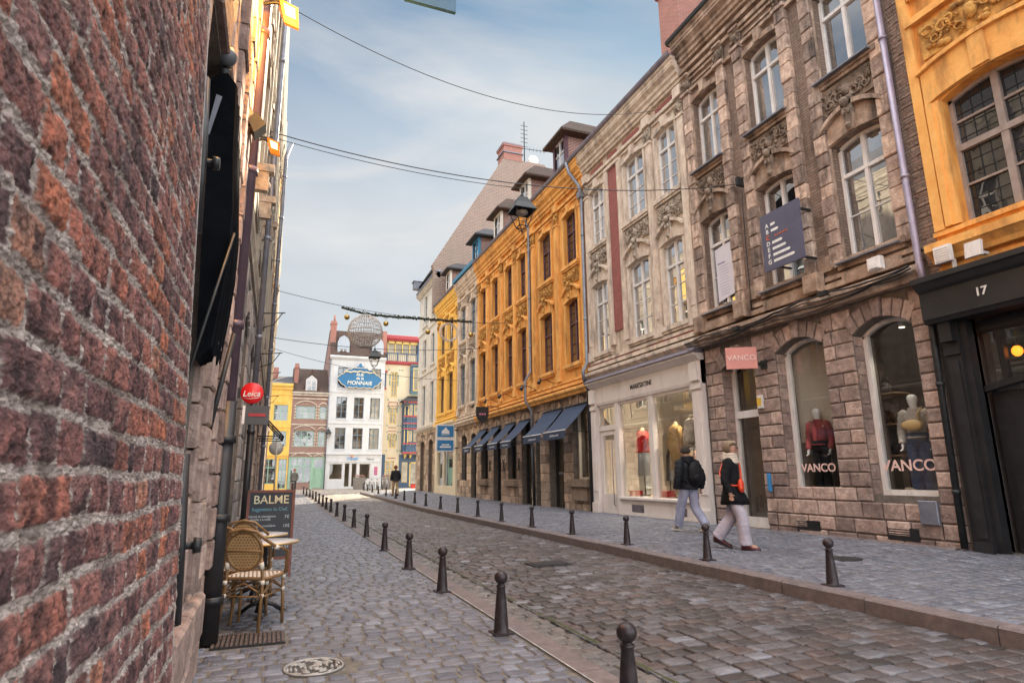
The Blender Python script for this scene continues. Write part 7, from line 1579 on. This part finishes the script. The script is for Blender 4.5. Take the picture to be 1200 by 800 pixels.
def loftmesh(b, rings, n=22, fold=0, seed=0):
    """rings of (x, y, z, rx, ry); folds grow towards the first ring"""
    rg = random.Random(seed); ph = [rg.uniform(0, 6) for _ in range(4)]; vs = []; m_ = len(rings)
    for i, (x, y, z, rx, ry) in enumerate(rings):
        k_ = fold * (1 - i / (m_ - 1))
        for k in range(n):
            a = 2 * pi * k / n; q = 1 + k_ * (sin(3 * a + ph[0]) * .5 + sin(5 * a + ph[1] + i * .4) * .5) + fold * .25 * sin(7 * a + i * 1.7 + ph[2])
            vs.append((x + rx * q * cos(a), y + ry * q * sin(a), z + .006 * sin(4 * a + ph[3]) * (i == 0)))
    b.add(vs, [(i * n + k, i * n + (k + 1) % n, (i + 1) * n + (k + 1) % n, (i + 1) * n + k) for i in range(m_ - 1) for k in range(n)] + [tuple(range(n))[::-1], tuple(range((m_ - 1) * n, m_ * n))], True)
def limb(b, pts, rad, n=12, wr=.05, seed=0):
    """tapering tube through joints with rounded bends and cloth wrinkles"""
    P = [Vector(p) for p in pts]; out = []; rr = []; rg = random.Random(seed); K = 9
    for i in range(len(P) - 1):
        p0, p1, p2, p3 = P[max(i - 1, 0)], P[i], P[i + 1], P[min(i + 2, len(P) - 1)]
        for k in range(K):
            t = k / K; q = .5 * ((2 * p1) + (p2 - p0) * t + (2 * p0 - 5 * p1 + 4 * p2 - p3) * t * t + (3 * p1 - p0 - 3 * p2 + p3) * t ** 3)
            out.append(P[i].lerp(P[i + 1], t).lerp(q, .55)); rr.append((rad[i] + (rad[i + 1] - rad[i]) * t) * (1 + wr * sin(k * 2.1 + i * 2 + seed)))
    out.append(P[-1]); rr.append(rad[-1]); b.tube([tuple(p) for p in out], rr, n)
def legs(root, J, mt, w=(.10, .085, .075), name='trousers', hemz=0):
    b = MB(); V_ = lambda k: Vector(J[k]); p = V_('pelvis')
    loftmesh(b, [(p.x, p.y, p.z - .12, .10, .15), (p.x, p.y, p.z - .03, .120, .165), (p.x, p.y, p.z + .06, .120, .165), (p.x, p.y, p.z + .12, .11, .15)], 20, .02, 4)
    for i, sd in enumerate('LR'):
        h, k, a = V_('hip' + sd), V_('kn' + sd), V_('an' + sd); d = (a - k).normalized(); limb(b, [h + Vector((0, 0, -.02)), k, k.lerp(a, .5), a + d * .015], [w[0], w[1] * .96, (w[1] + w[2]) / 2, w[2]], 16, .03, i + 1)
    return b.build(name, mt, root, rel=False)
def coat(root, J, mt, hem=.75, r=(.17, .17, .185), arm=(.078, .062, .045), name='coat', sd_extra=None, ry=.68):
    b = MB(); V_ = lambda k: Vector(J[k]); P, Wst, Ch, Nk = V_('pelvis'), V_('waist'), V_('chest'), V_('neck0')
    rows = [(P.x + .02, P.y, hem, r[2] * 1.18, r[2] * 1.06), (P.x + .015, P.y, (hem + P.z) / 2, r[2] * 1.02, r[2] * 1.02), (P.x, P.y, P.z + .02, r[1] * .82, r[1]), (Wst.x, Wst.y, Wst.z, r[1] * ry * .97, r[1] * .95),
            (Ch.x - .005, Ch.y, Ch.z - .06, r[0] * ry, r[0]), (Ch.x - .01, Ch.y, Ch.z + .04, r[0] * ry * .98, r[0] * 1.03), (Ch.x - .015, Ch.y, Ch.z + .10, r[0] * ry * .9, r[0] * .98), (Nk.x - .005, Nk.y, Nk.z - .02, .095, r[0] * .68), (Nk.x, Nk.y, Nk.z + .03, .075, .085)]
    loftmesh(b, rows, 28, .07, len(name))
    for i, sd in enumerate('LR'):
        s_, e, w = V_('sh' + sd), V_('el' + sd), V_('wr' + sd); limb(b, [s_.lerp(Ch, .25), s_, e, w], [arm[0] * .8, arm[0], arm[1], arm[2]], 14, .085, i + 5)
    return b.build(name, mt, root, rel=False)
def shoe(root, an, to, mt, sole):
    a, t = Vector(an), Vector(to); d = (t - a); d.z = 0; L = d.length; d.normalize(); n = Vector((-d.y, d.x, 0)); zt = min(a.z, t.z)
    tilt = (t.z - a.z + .05)
    def P(x, y, z): q = a + d * x + n * y; q.z = a.z - .085 + z + (x / .2) * (t.z - (a.z - .05)) * 1.0; return tuple(q)
    pr_ = [(-.075, .030, .06), (-.06, .040, .085), (.0, .042, .09), (.06, .042, .075), (.13, .046, .052), (.18, .042, .042), (.215, .026, .032)]
    b = MB(); vs = []
    for x, w_, h_ in pr_: vs += [P(x, -w_, .0), P(x, -w_, h_ * .55), P(x, -w_ * .55, h_), P(x, w_ * .55, h_), P(x, w_, h_ * .55), P(x, w_, 0)]
    n6 = 6; b.add(vs, [(k * n6 + j, k * n6 + (j + 1) % n6, (k + 1) * n6 + (j + 1) % n6, (k + 1) * n6 + j) for k in range(len(pr_) - 1) for j in range(n6)] + [tuple(range(6)), tuple(range((len(pr_) - 1) * 6, len(pr_) * 6))], True)
    o = b.build('shoe', mt, root, rel=False); b = MB(); vs = []
    for x, w_, h_ in pr_: vs += [P(x, -w_ * 1.06, -.022), P(x, -w_ * 1.06, .012), P(x, w_ * 1.06, .012), P(x, w_ * 1.06, -.022)]
    b.add(vs, [(k * 4 + j, k * 4 + (j + 1) % 4, (k + 1) * 4 + (j + 1) % 4, (k + 1) * 4 + j) for k in range(len(pr_) - 1) for j in range(4)] + [(0, 1, 2, 3), tuple(range((len(pr_) - 1) * 4, len(pr_) * 4))]); b.build('sole', sole, o, rel=False)
def face(root, hd, fw, parent_skin):
    """nose, eyes and ears on a head centre facing fw"""
    h, f = Vector(hd), Vector(fw).normalized(); s = Vector((-f.y, f.x, 0)); b = MB()
    b.sph(tuple(h + f * .098 + Vector((0, 0, -.01))), .017, 8, (.8, .8, 1.3))
    for k in (-1, 1): b.sph(tuple(h + s * k * .086 + Vector((0, 0, -.005))), .02, 8, (.6, .6, 1.3))
    b.build('face_detail', SK, parent_skin, rel=False)
    b = MB()
    for k in (-1, 1): b.sph(tuple(h + f * .088 + s * k * .031 + Vector((0, 0, .015))), .010, 8)
    b.build('eye', simple('eye_dark', (.03, .02, .02), .3), parent_skin, rel=False); b = MB(); b.sph(tuple(h + f * .092 + Vector((0, 0, -.045))), .018, 8, (1, 1, .3)); b.build('mouth', simple('lips', (.30, .10, .08)), parent_skin, rel=False)
def haircap(b, c, r, sc=(1, 1, 1), cut=.25, low=-.2, n=20):
    """head of hair: a ball whose front lower part is drawn back behind the face"""
    m_ = 12; vs = []
    for i in range(m_ + 1):
        a = pi * i / m_
        for k in range(n):
            q = 2 * pi * k / n; x, y, z = sin(a) * cos(q), sin(a) * sin(q), cos(a); w = r * (1 + .03 * sin(7 * q + 3 * a))
            if x > cut and z < .45: x = cut - (x - cut) * .5
            vs.append((c[0] + w * sc[0] * x, c[1] + w * sc[1] * y, c[2] + w * sc[2] * z))
    b.add(vs, [(i * n + k, (i + 1) * n + k, (i + 1) * n + (k + 1) % n, i * n + (k + 1) % n) for i in range(m_) for k in range(n)], True)
def mk(nm, label, loc, rz, sc=1.0): o = thing(nm, label, 'person', loc, rz=rz); o.scale = (sc, sc, sc); return o
BASE = dict(pelvis=(0, 0, .93), waist=(0, 0, 1.08), chest=(.01, 0, 1.28), neck0=(.0, 0, 1.44), neck1=(.015, 0, 1.50), head=(.035, 0, 1.60), crown=(.02, 0, 1.68))
def J_(**k): d = dict(BASE); d.update(k); return d
# woman in black coat striding to the right
fab = lambda n, a, c, s=60, bump=.5, r=.9: mat(n, a, c, 5, r, bump, s, spec=.15)
wm = mk('person', 'person in a long black coat with a cream scarf striding past the glass door', (6.86, 8.04, zp(7, 7.9)), radians(-50), .965)
Jw = J_(hipL=(0, .09, .90), knL=(-.06, .10, .50), anL=(-.30, .09, .17), toL=(-.19, .09, .05), hipR=(0, -.09, .90), knR=(.13, -.09, .50), anR=(.16, -.09, .085), toR=(.34, -.09, .03),
        shL=(0, .18, 1.36), elL=(-.05, .26, 1.10), wrL=(.03, .265, .88), shR=(.0, -.18, 1.36), elR=(-.06, -.26, 1.11), wrR=(.0, -.265, .89), head=(.05, -.01, 1.585), crown=(.035, -.01, 1.665))
bo = body(wm, Jw, SK); face(wm, (.05, -.01, 1.595), (1, -.1, 0), bo)
legs(wm, Jw, fab('lilac_grey_trousers', (.34, .31, .37), (.50, .46, .53), 9, 1.0), (.105, .10, .10)); coat(wm, Jw, fab('black_wool_coat', (.008, .008, .010), (.018, .018, .02), 90), hem=.70, r=(.185, .185, .20), arm=(.08, .07, .058))
for s_ in 'LR': shoe(wm, Jw['an' + s_], Jw['to' + s_], simple('burgundy_leather', (.075, .012, .018), .35), m['black'])
b = MB(); haircap(b, (.015, -.01, 1.625), .112, (1.05, .95, 1.0), .25); b.sph((.07, -.01, 1.695), .06, 10, (1.1, 1.3, .6)); b.build('hair', fab('ash_blond_hair', (.16, .115, .075), (.30, .23, .16), 40, .8), wm, rel=False)
b = MB(); rg = random.Random(3)
for k in range(4): b.tube([(.015 + (.108 - .008 * k) * cos(a), (.112 - .008 * k) * sin(a), 1.405 + .03 * k + .014 * sin(a * 2 + k) - .02 * cos(a)) for a in [2 * pi * q / 18 for q in range(18)]], .034, 7, closed=True)
b.build('scarf', fab('cream_wool_scarf', (.55, .46, .38), (.68, .60, .52), 70, .8), wm, rel=False)
b = MB()
for k in (-1, 1): b.tube([(.145, -.01 + k * .035 + .026 * cos(a), 1.607 + .02 * sin(a)) for a in [2 * pi * q / 12 for q in range(12)]], .0035, 4, closed=True); b.tube([(.145, -.01 + k * .06, 1.612), (.04, -.01 + k * .09, 1.612)], .003, 4)
b.build('glasses', m['black'], wm, rel=False)
bag = thing('crossbody_bag', 'bright orange-red crossbody bag worn over the black coat', 'bag', (6.86, 8.04, zp(7, 7.9)), rz=radians(-50)); bag.scale = (.965,) * 3
ORB = simple('orange_red_leather', (.62, .055, .018), .4)
b = MB(); b.sph((.16, -.10, 1.0), .105, 14, (.50, .9, 1.05)); b.sph((.165, -.10, .96), .10, 12, (.5, 1.05, .8)); b.build('pouch', ORB, bag, rel=False)
b = MB(); b.tube([(-.03, .09, 1.475), (.08, .08, 1.44), (.135, .05, 1.36), (.155, 0, 1.24), (.165, -.05, 1.12), (.165, -.08, 1.06)], .016, 6); b.tube([(-.03, .09, 1.475), (-.13, .05, 1.36), (-.17, -.05, 1.2), (-.1, -.17, 1.05), (.05, -.17, 1.0), (.14, -.14, 1.0)], .015, 6); b.build('strap', ORB, bag, rel=False)
# man with backpack walking away
mn = mk('person', 'person in a black puffer jacket and dark beanie walking past the boutique window', (7.97, 10.62, zp(7.8, 10.6)), radians(92), .975)
Jm = J_(hipL=(0, .09, .92), knL=(.17, .10, .52), anL=(.30, .10, .12), toL=(.47, .10, .08), hipR=(0, -.09, .92), knR=(-.03, -.10, .50), anR=(-.32, -.10, .17), toR=(-.19, -.10, .05), shL=(0, .2, 1.38), elL=(-.04, .29, 1.12), wrL=(.05, .30, .88), shR=(0, -.2, 1.38), elR=(-.06, -.31, 1.12), wrR=(.02, -.33, .88), pelvis=(0, 0, .95), head=(.05, 0, 1.60), crown=(.04, 0, 1.68))
bo = body(mn, Jm, SK); face(mn, (.05, 0, 1.60), (1, 0, 0), bo); legs(mn, Jm, fab('pale_blue_trousers', (.25, .27, .38), (.40, .41, .54), 9, 1.0), (.105, .098, .085))
coat(mn, Jm, fab('black_puffer', (.010, .011, .015), (.020, .022, .028), 22, .9, .6), hem=.86, r=(.21, .20, .195), arm=(.10, .085, .060), name='jacket', ry=.72)
b = MB()
for k in range(3): b.tube([(.0 + .10 * cos(a), .11 * sin(a), 1.44 + .035 * k) for a in [2 * pi * q / 16 for q in range(16)]], .035, 7, closed=True)
b.build('hood', fab('black_hood', (.010, .011, .015), (.020, .022, .028), 22, .9, .6), mn, rel=False)
b = MB(); b.sph((.035, 0, 1.655), .105, 14, (1, .92, .9)); b.tube([(.035 + .10 * cos(a), .094 * sin(a), 1.63) for a in [2 * pi * q / 18 for q in range(18)]], .016, 6, closed=True); b.build('beanie', fab('dark_brown_knit', (.03, .022, .02), (.05, .04, .035), 90), mn, rel=False)
for s_ in 'LR': shoe(mn, Jm['an' + s_], Jm['to' + s_], simple('grey_trainer', (.30, .29, .27), .6), simple('white_sole', (.6, .58, .54), .6))
bp_ = thing('backpack', 'black backpack on the back of the person in the puffer jacket', 'backpack', (7.97, 10.62, zp(7.8, 10.6)), rz=radians(92)); bp_.scale = (.975,) * 3; BPM = fab('black_nylon', (.008, .008, .010), (.02, .02, .022), 40, .6, .6)
b = MB(); b.sph((-.235, 0, 1.20), .2, 16, (.55, .80, 1.15)); b.sph((-.23, 0, 1.10), .19, 14, (.6, .85, .9)); b.build('pack', BPM, bp_, rel=False); b = MB(); b.sph((-.325, 0, 1.08), .11, 12, (.45, 1.1, .9)); b.build('pocket', BPM, bp_, rel=False)
b = MB()
for s_ in (-1, 1): b.tube([(-.2, s_ * .09, 1.38), (-.06, s_ * .11, 1.475), (.10, s_ * .12, 1.43), (.17, s_ * .13, 1.28), (.05, s_ * .2, 1.1), (-.15, s_ * .15, 1.02)], .02, 6)
b.build('strap', BPM, bp_, rel=False)
# distant people
def simple_person(label, loc, rz, sc, cm, tm, hm, hem, stride=.25):
    o = mk('person', label, loc, rz, sc); J = J_(hipL=(0, .09, .9), knL=(stride * .6, .1, .5), anL=(stride, .1, .09), toL=(stride + .15, .1, .03), hipR=(0, -.09, .9), knR=(-stride * .2, -.1, .5), anR=(-stride, -.1, .12), toR=(-stride + .14, -.1, .04), shL=(0, .18, 1.36), elL=(-.02, .25, 1.1), wrL=(.08, .24, .9), shR=(0, -.18, 1.36), elR=(.0, -.25, 1.1), wrR=(.08, -.24, .9))
    bo = body(o, J, SK); face(o, (.035, 0, 1.6), (1, 0, 0), bo); legs(o, J, tm); coat(o, J, cm, hem=hem, r=(.19, .185, .19), arm=(.085, .075, .06))
    b = MB(); haircap(b, (.015, 0, 1.63), .115, (1.05, .98, 1.05), .3); b.build('hair', hm, o, rel=False)
    for s_ in 'LR': shoe(o, J['an' + s_], J['to' + s_], m['black'], m['black'])
    return o
simple_person('distant person in a dark coat and tan trousers walking up the right pavement', (6.55, 35.6, zp(6.5, 35.6)), radians(95), .98, fab('charcoal_coat', (.02, .02, .024), (.035, .035, .04)), fab('tan_trousers', (.38, .27, .17), (.46, .34, .22)), fab('ginger_brown_hair', (.16, .06, .03), (.22, .09, .04)), .84, .18)
simple_person('distant person in a grey coat standing before the mint green shopfront', (1.5, 50.0, zr(50) + .01), radians(-100), .98, fab('grey_coat', (.12, .12, .11), (.18, .18, .16)), fab('dark_trousers', (.05, .05, .05), (.07, .07, .07)), fab('auburn_hair', (.25, .09, .04), (.32, .12, .05)), .80, .06)
# mannequins
WH = simple('mannequin_white', (.82, .80, .78), .5)
def mannequin(label, loc, rz, top, bot, sc=.95, kind=0):
    o = thing('mannequin', label, 'mannequin', loc, rz=rz); o.scale = (sc,) * 3
    J = J_(hipL=(0, .09, .9), knL=(.03, .09, .5), anL=(.0, .10, .09), toL=(.14, .12, .03), hipR=(0, -.09, .9), knR=(.0, -.09, .5), anR=(-.04, -.10, .09), toR=(.10, -.12, .03), shL=(0, .17, 1.37), elL=(-.03, .23, 1.1), wrL=(.05, .22, .88), shR=(0, -.17, 1.37), elR=(-.03, -.23, 1.1), wrR=(.05, -.22, .88), head=(.01, 0, 1.62), crown=(.0, 0, 1.70))
    body(o, J, WH, hr=(.10, .108)); legs(o, J, bot, (.095, .075, .065) if kind == 0 else (.105, .10, .095)); coat(o, J, top, hem=.98, r=(.155, .15, .15), arm=(.075, .068, .055), name='top')
    for s_ in 'LR': shoe(o, J['an' + s_], J['to' + s_], simple('display_shoe', (.5, .42, .38), .6), m['text_w'])
    return o
mannequin('white-headed mannequin in a dusty red blouse in the left shop window', (9.97, 9.06, .87), radians(195), fab('dusty_red_blouse', (.24, .05, .055), (.33, .08, .08), 12), fab('black_trousers', (.012, .012, .014), (.02, .02, .022)), .98)
mannequin('white-headed mannequin in pale sweater and blue jeans in the right shop window', (10.02, 7.12, .87), radians(200), fab('pale_beige_sweater', (.42, .37, .33), (.50, .45, .40), 90), fab('blue_denim', (.03, .055, .12), (.05, .085, .17), 90), 1.0, 1)
bb_ = thing('sling_bag', 'yellow-beige sling bag across the chest of the mannequin in jeans', 'bag', (10.02, 7.12, .87), rz=radians(200)); bb_.scale = (1.0,) * 3; BG = simple('ochre_cloth', (.40, .28, .12), .7, bump=.3)
b = MB(); b.sph((.165, .0, 1.17), .15, 14, (.4, 1.15, .62)); b.build('pouch', BG, bb_, rel=False); b = MB(); b.tube([(-.02, .1, 1.46), (.14, .08, 1.36), (.17, .12, 1.22)], .018, 6); b.tube([(-.02, .1, 1.46), (-.16, 0, 1.3), (-.1, -.18, 1.15), (.14, -.14, 1.14)], .018, 6); b.build('strap', BG, bb_, rel=False)
# clothes rail and shelves inside the right window
o = thing('clothes_rail', 'rail of dark red and brown clothes deep in the right shop window', 'clothes rail', (10.7, 7.35, .86)); b = MB(); b.tube([(10.9, 6.9, .86), (10.9, 6.9, 2.1), (10.9, 8.0, 2.1), (10.9, 8.0, .86)], .015, 6); b.build('rail', m['iron'], o); rg = random.Random(8)
for k in range(7):
    y = 7.0 + k * .13; b = MB(); w_ = .2; zt = 2.02; h_ = rg.uniform(.6, .95); b.add([(10.9 - w_, y, zt - .1), (10.9, y, zt), (10.9 + w_, y, zt - .1), (10.9 + w_ * 1.1, y, zt - h_), (10.9 - w_ * 1.1, y, zt - h_), (10.9 - w_, y + .05, zt - .1), (10.9, y + .05, zt), (10.9 + w_, y + .05, zt - .1), (10.9 + w_ * 1.1, y + .08, zt - h_), (10.9 - w_ * 1.1, y + .08, zt - h_)], [(0, 1, 2, 3, 4), (5, 6, 7, 8, 9), (0, 1, 6, 5), (1, 2, 7, 6), (2, 3, 8, 7), (3, 4, 9, 8), (4, 0, 5, 9)]); b.build('garment', simple('garment_%d' % k, rg.choice([(.30, .03, .04), (.12, .04, .04), (.05, .05, .08), (.25, .12, .08), (.08, .12, .16)]), .9), o)
o = thing('display_shelf', 'wooden shelves with dark bags deep in the right shop window', 'shelf', (10.4, 7.75, .86)); b = MB()
for z in (1.55, 2.1, 2.65): b.box(10.2, 10.6, 7.55, 8.2, z, z + .03)
b.box(10.2, 10.6, 8.2, 8.23, .86, 2.8); b.build('shelf_board', m['wood'], o)
for z, y, lb_ in ((1.58, 7.8, 'dark handbag on the lowest display shelf'), (2.13, 7.75, 'dark handbag nearer the street end of the middle display shelf'), (2.13, 8.0, 'dark handbag farther along the middle display shelf'), (2.68, 7.85, 'dark handbag on the top display shelf')):
    t_o = thing('handbag', lb_, 'bag', (10.4, y, z), 'dark handbags on the display shelves'); b = MB(); b.sph((10.4, y, z + .11), .12, 10, (.8, .9, .9)); b.build('pouch', simple('dark_bag', (.04, .03, .035), .5), t_o); b = MB(); b.tube([(10.4, y - .07, z + .18), (10.4, y - .04, z + .3), (10.4, y + .04, z + .3), (10.4, y + .07, z + .18)], .008, 5); b.build('handle', m['black'], t_o)
for k, (x, y, lab, c) in enumerate(((9.93, 9.2, 'red trainer on the sill of the left shop window', (.4, .04, .04)), (9.93, 8.55, 'pale trainer at the right end of the left shop window sill', (.6, .55, .5)), (9.93, 7.25, 'beige trainer on the sill of the right shop window', (.45, .35, .22)))):
    o = thing('trainer', lab, 'shoe', (x, y, .94)); shoe(o, (0, .08, .085), (0, -.12, .035), simple('trainer_%d' % k, c, .6), m['text_w'])
# boutique dress forms
def dressform(label, loc, mt, skirt=None, long=False):
    o = thing('dress_form', label, 'dress form', loc); b = MB(); x, y, z = loc; S_ = .95
    b.lathe((x, y, z), [(.10, .80), (.15, .92), (.13, 1.08), (.17, 1.28), (.17, 1.38), (.07, 1.46), (.05, 1.52), (.04, 1.54)], 18); bo = b.build('torso', simple('form_linen', (.55, .42, .25), .8), o)
    b = MB(); hz = .25 if long else .82; b.lathe((x, y, z), [(.23 if long else .18, hz), (.19, .9), (.15, 1.08), (.19, 1.28), (.185, 1.38), (.09, 1.45)], 18)
    for s_ in (-1, 1): b.tube([(x, y + s_ * .16, z + 1.38), (x - .03, y + s_ * .25, z + 1.1), (x - .06, y + s_ * .24, z + .82)], [.06, .055, .05], 10)
    b.build('garment', mt, o)
    if skirt: b = MB(); b.lathe((x, y, z), [(.20, .15), (.17, .6), (.17, .85)], 16); b.build('skirt', skirt, o)
    b = MB(); b.cyl((x, y, .69), (x, y, z + .82), .015); b.lathe((x, y, .69), [(.15, 0), (.15, .02), (.02, .04)], 16); b.build('stand', m['iron'], o)
REDK = fab('red_knit', (.60, .02, .025), (.70, .04, .04), 60); 
dressform('dress form in a bright red jacket in the left pane of the boutique', (9.98, 15.3, 1.08), REDK, fab('grey_skirt', (.35, .35, .36), (.45, .45, .46)))
dressform('dress form in a beige patterned coat in the right pane of the boutique', (10.0, 13.72, 1.12), fab('tan_coat', (.42, .22, .07), (.55, .36, .16), 14), None, True)
dressform('dress form in a cream top beside the beige coat in the boutique', (10.0, 13.02, 1.24), fab('cream_top', (.55, .48, .40), (.65, .58, .50), 20))
o = thing('clothes_rail', 'rail of bright clothes along the back of the boutique', 'clothes rail', (11.9, 15.2, .3)); b = MB(); b.tube([(11.9, 12.8, .3), (11.9, 12.8, 2.1), (11.9, 16.8, 2.1), (11.9, 16.8, .3)], .02, 6); b.build('rail', m['iron'], o); rg = random.Random(18)
for k in range(20):
    y = 12.95 + k * .19; b = MB(); w_ = .22; zt = 2.02; h_ = rg.uniform(.6, 1.2); b.add([(11.9 - w_, y, zt - .1), (11.9, y, zt), (11.9 + w_, y, zt - .1), (11.9 + w_ * 1.1, y, zt - h_), (11.9 - w_ * 1.1, y, zt - h_), (11.9 - w_, y + .05, zt - .1), (11.9, y + .05, zt), (11.9 + w_, y + .05, zt - .1), (11.9 + w_ * 1.1, y + .1, zt - h_), (11.9 - w_ * 1.1, y + .1, zt - h_)], [(0, 1, 2, 3, 4), (5, 6, 7, 8, 9), (0, 1, 6, 5), (1, 2, 7, 6), (2, 3, 8, 7), (3, 4, 9, 8), (4, 0, 5, 9)]); b.build('garment', simple('boutique_garment_%d' % k, rg.choice([(.55, .03, .04), (.65, .60, .55), (.12, .10, .10), (.45, .30, .16), (.30, .33, .38), (.6, .35, .3)]), .9), o)
o = thing('wall_picture', 'large framed picture on the back wall of the boutique', 'picture', (12.75, 14, 2.3)); b = MB()
b.box(12.72, 12.76, 13.3, 14.3, 2.3, 3.2); b.build('frame', m['iron'], o); b = MB(); b.box(12.71, 12.72, 13.36, 14.24, 2.36, 3.14); b.build('print', mat('abstract_print', (.5, .2, .12), (.75, .65, .5), 3, .7), o)
for k, (y, x, h_, lab) in enumerate(((15.6, 9.85, .12, 'small red stool at the left end of the boutique window'), (14.02, 9.85, .14, 'low red box behind the middle mullion of the boutique'), (12.5, 9.85, .12, 'low red box at the right end of the boutique window'))):
    o = thing('display_box', lab, 'box', (x, y, .7)); b = MB(); b.box(x - .12, x + .12, y - .17, y + .17, .69, .69 + h_, .02); b.build('box', REDK, o); b = MB(); b.box(x - .14, x + .14, y - .19, y + .19, .69 + h_, .71 + h_); b.build('lid', REDK, o)
b = MB(); b.box(9.7, 10.8, 12.25, 15.84, .3, .69); o = b.build('display_plinth', mat('pale_plinth', (.62, .50, .36), (.70, .58, .44), 2, .7), None); based(o); tag(o, 'pale platform on which the boutique dress forms stand', 'platform')
b = MB(); b.box(10.2, 11.8, 12.1, 14.0, 3.0, 3.12); o = b.build('clothes_shelf', m['paintcream'], None); based(o); tag(o, 'white high shelf above the dress forms in the boutique', 'shelf')

for o_ in list(COL.objects):      # parts whose pieces stand apart become parts of their own
    nm_ = o_.name.split('.')[0]
    if o_.type == 'MESH' and o_.parent is not None and not o_.children and nm_ in ('binding', 'gilded_ornament', 'quoin_strip', 'trim', 'ledge', 'arm', 'zinc_sill', 'stone_bench', 'wall', 'window_surround', 'pilaster', 'brick_band', 'vent_grille', 'cellar_grille', 'stone_dressing', 'red_banding', 'yellow_framing', 'blue_oriel', 'pane', 'shop_pane', 'side_wall', 'strip_surround', 'bracket', 'rear_leg', 'door_plate', 'block_facing', 'interior', 'window_pane', 'transom_pane', 'plinth_kerb', 'emblem', 'crossbars', 'print', 'door_rail', 'bar_front', 'shopfront', 'blind', 'ground_floor_wall', 'mint_shopfront', 'chimney_band', 'crossbar', 'upper_wall', 'face_detail', 'eye', 'spokes', 'panel'):
        split_pieces(o_)
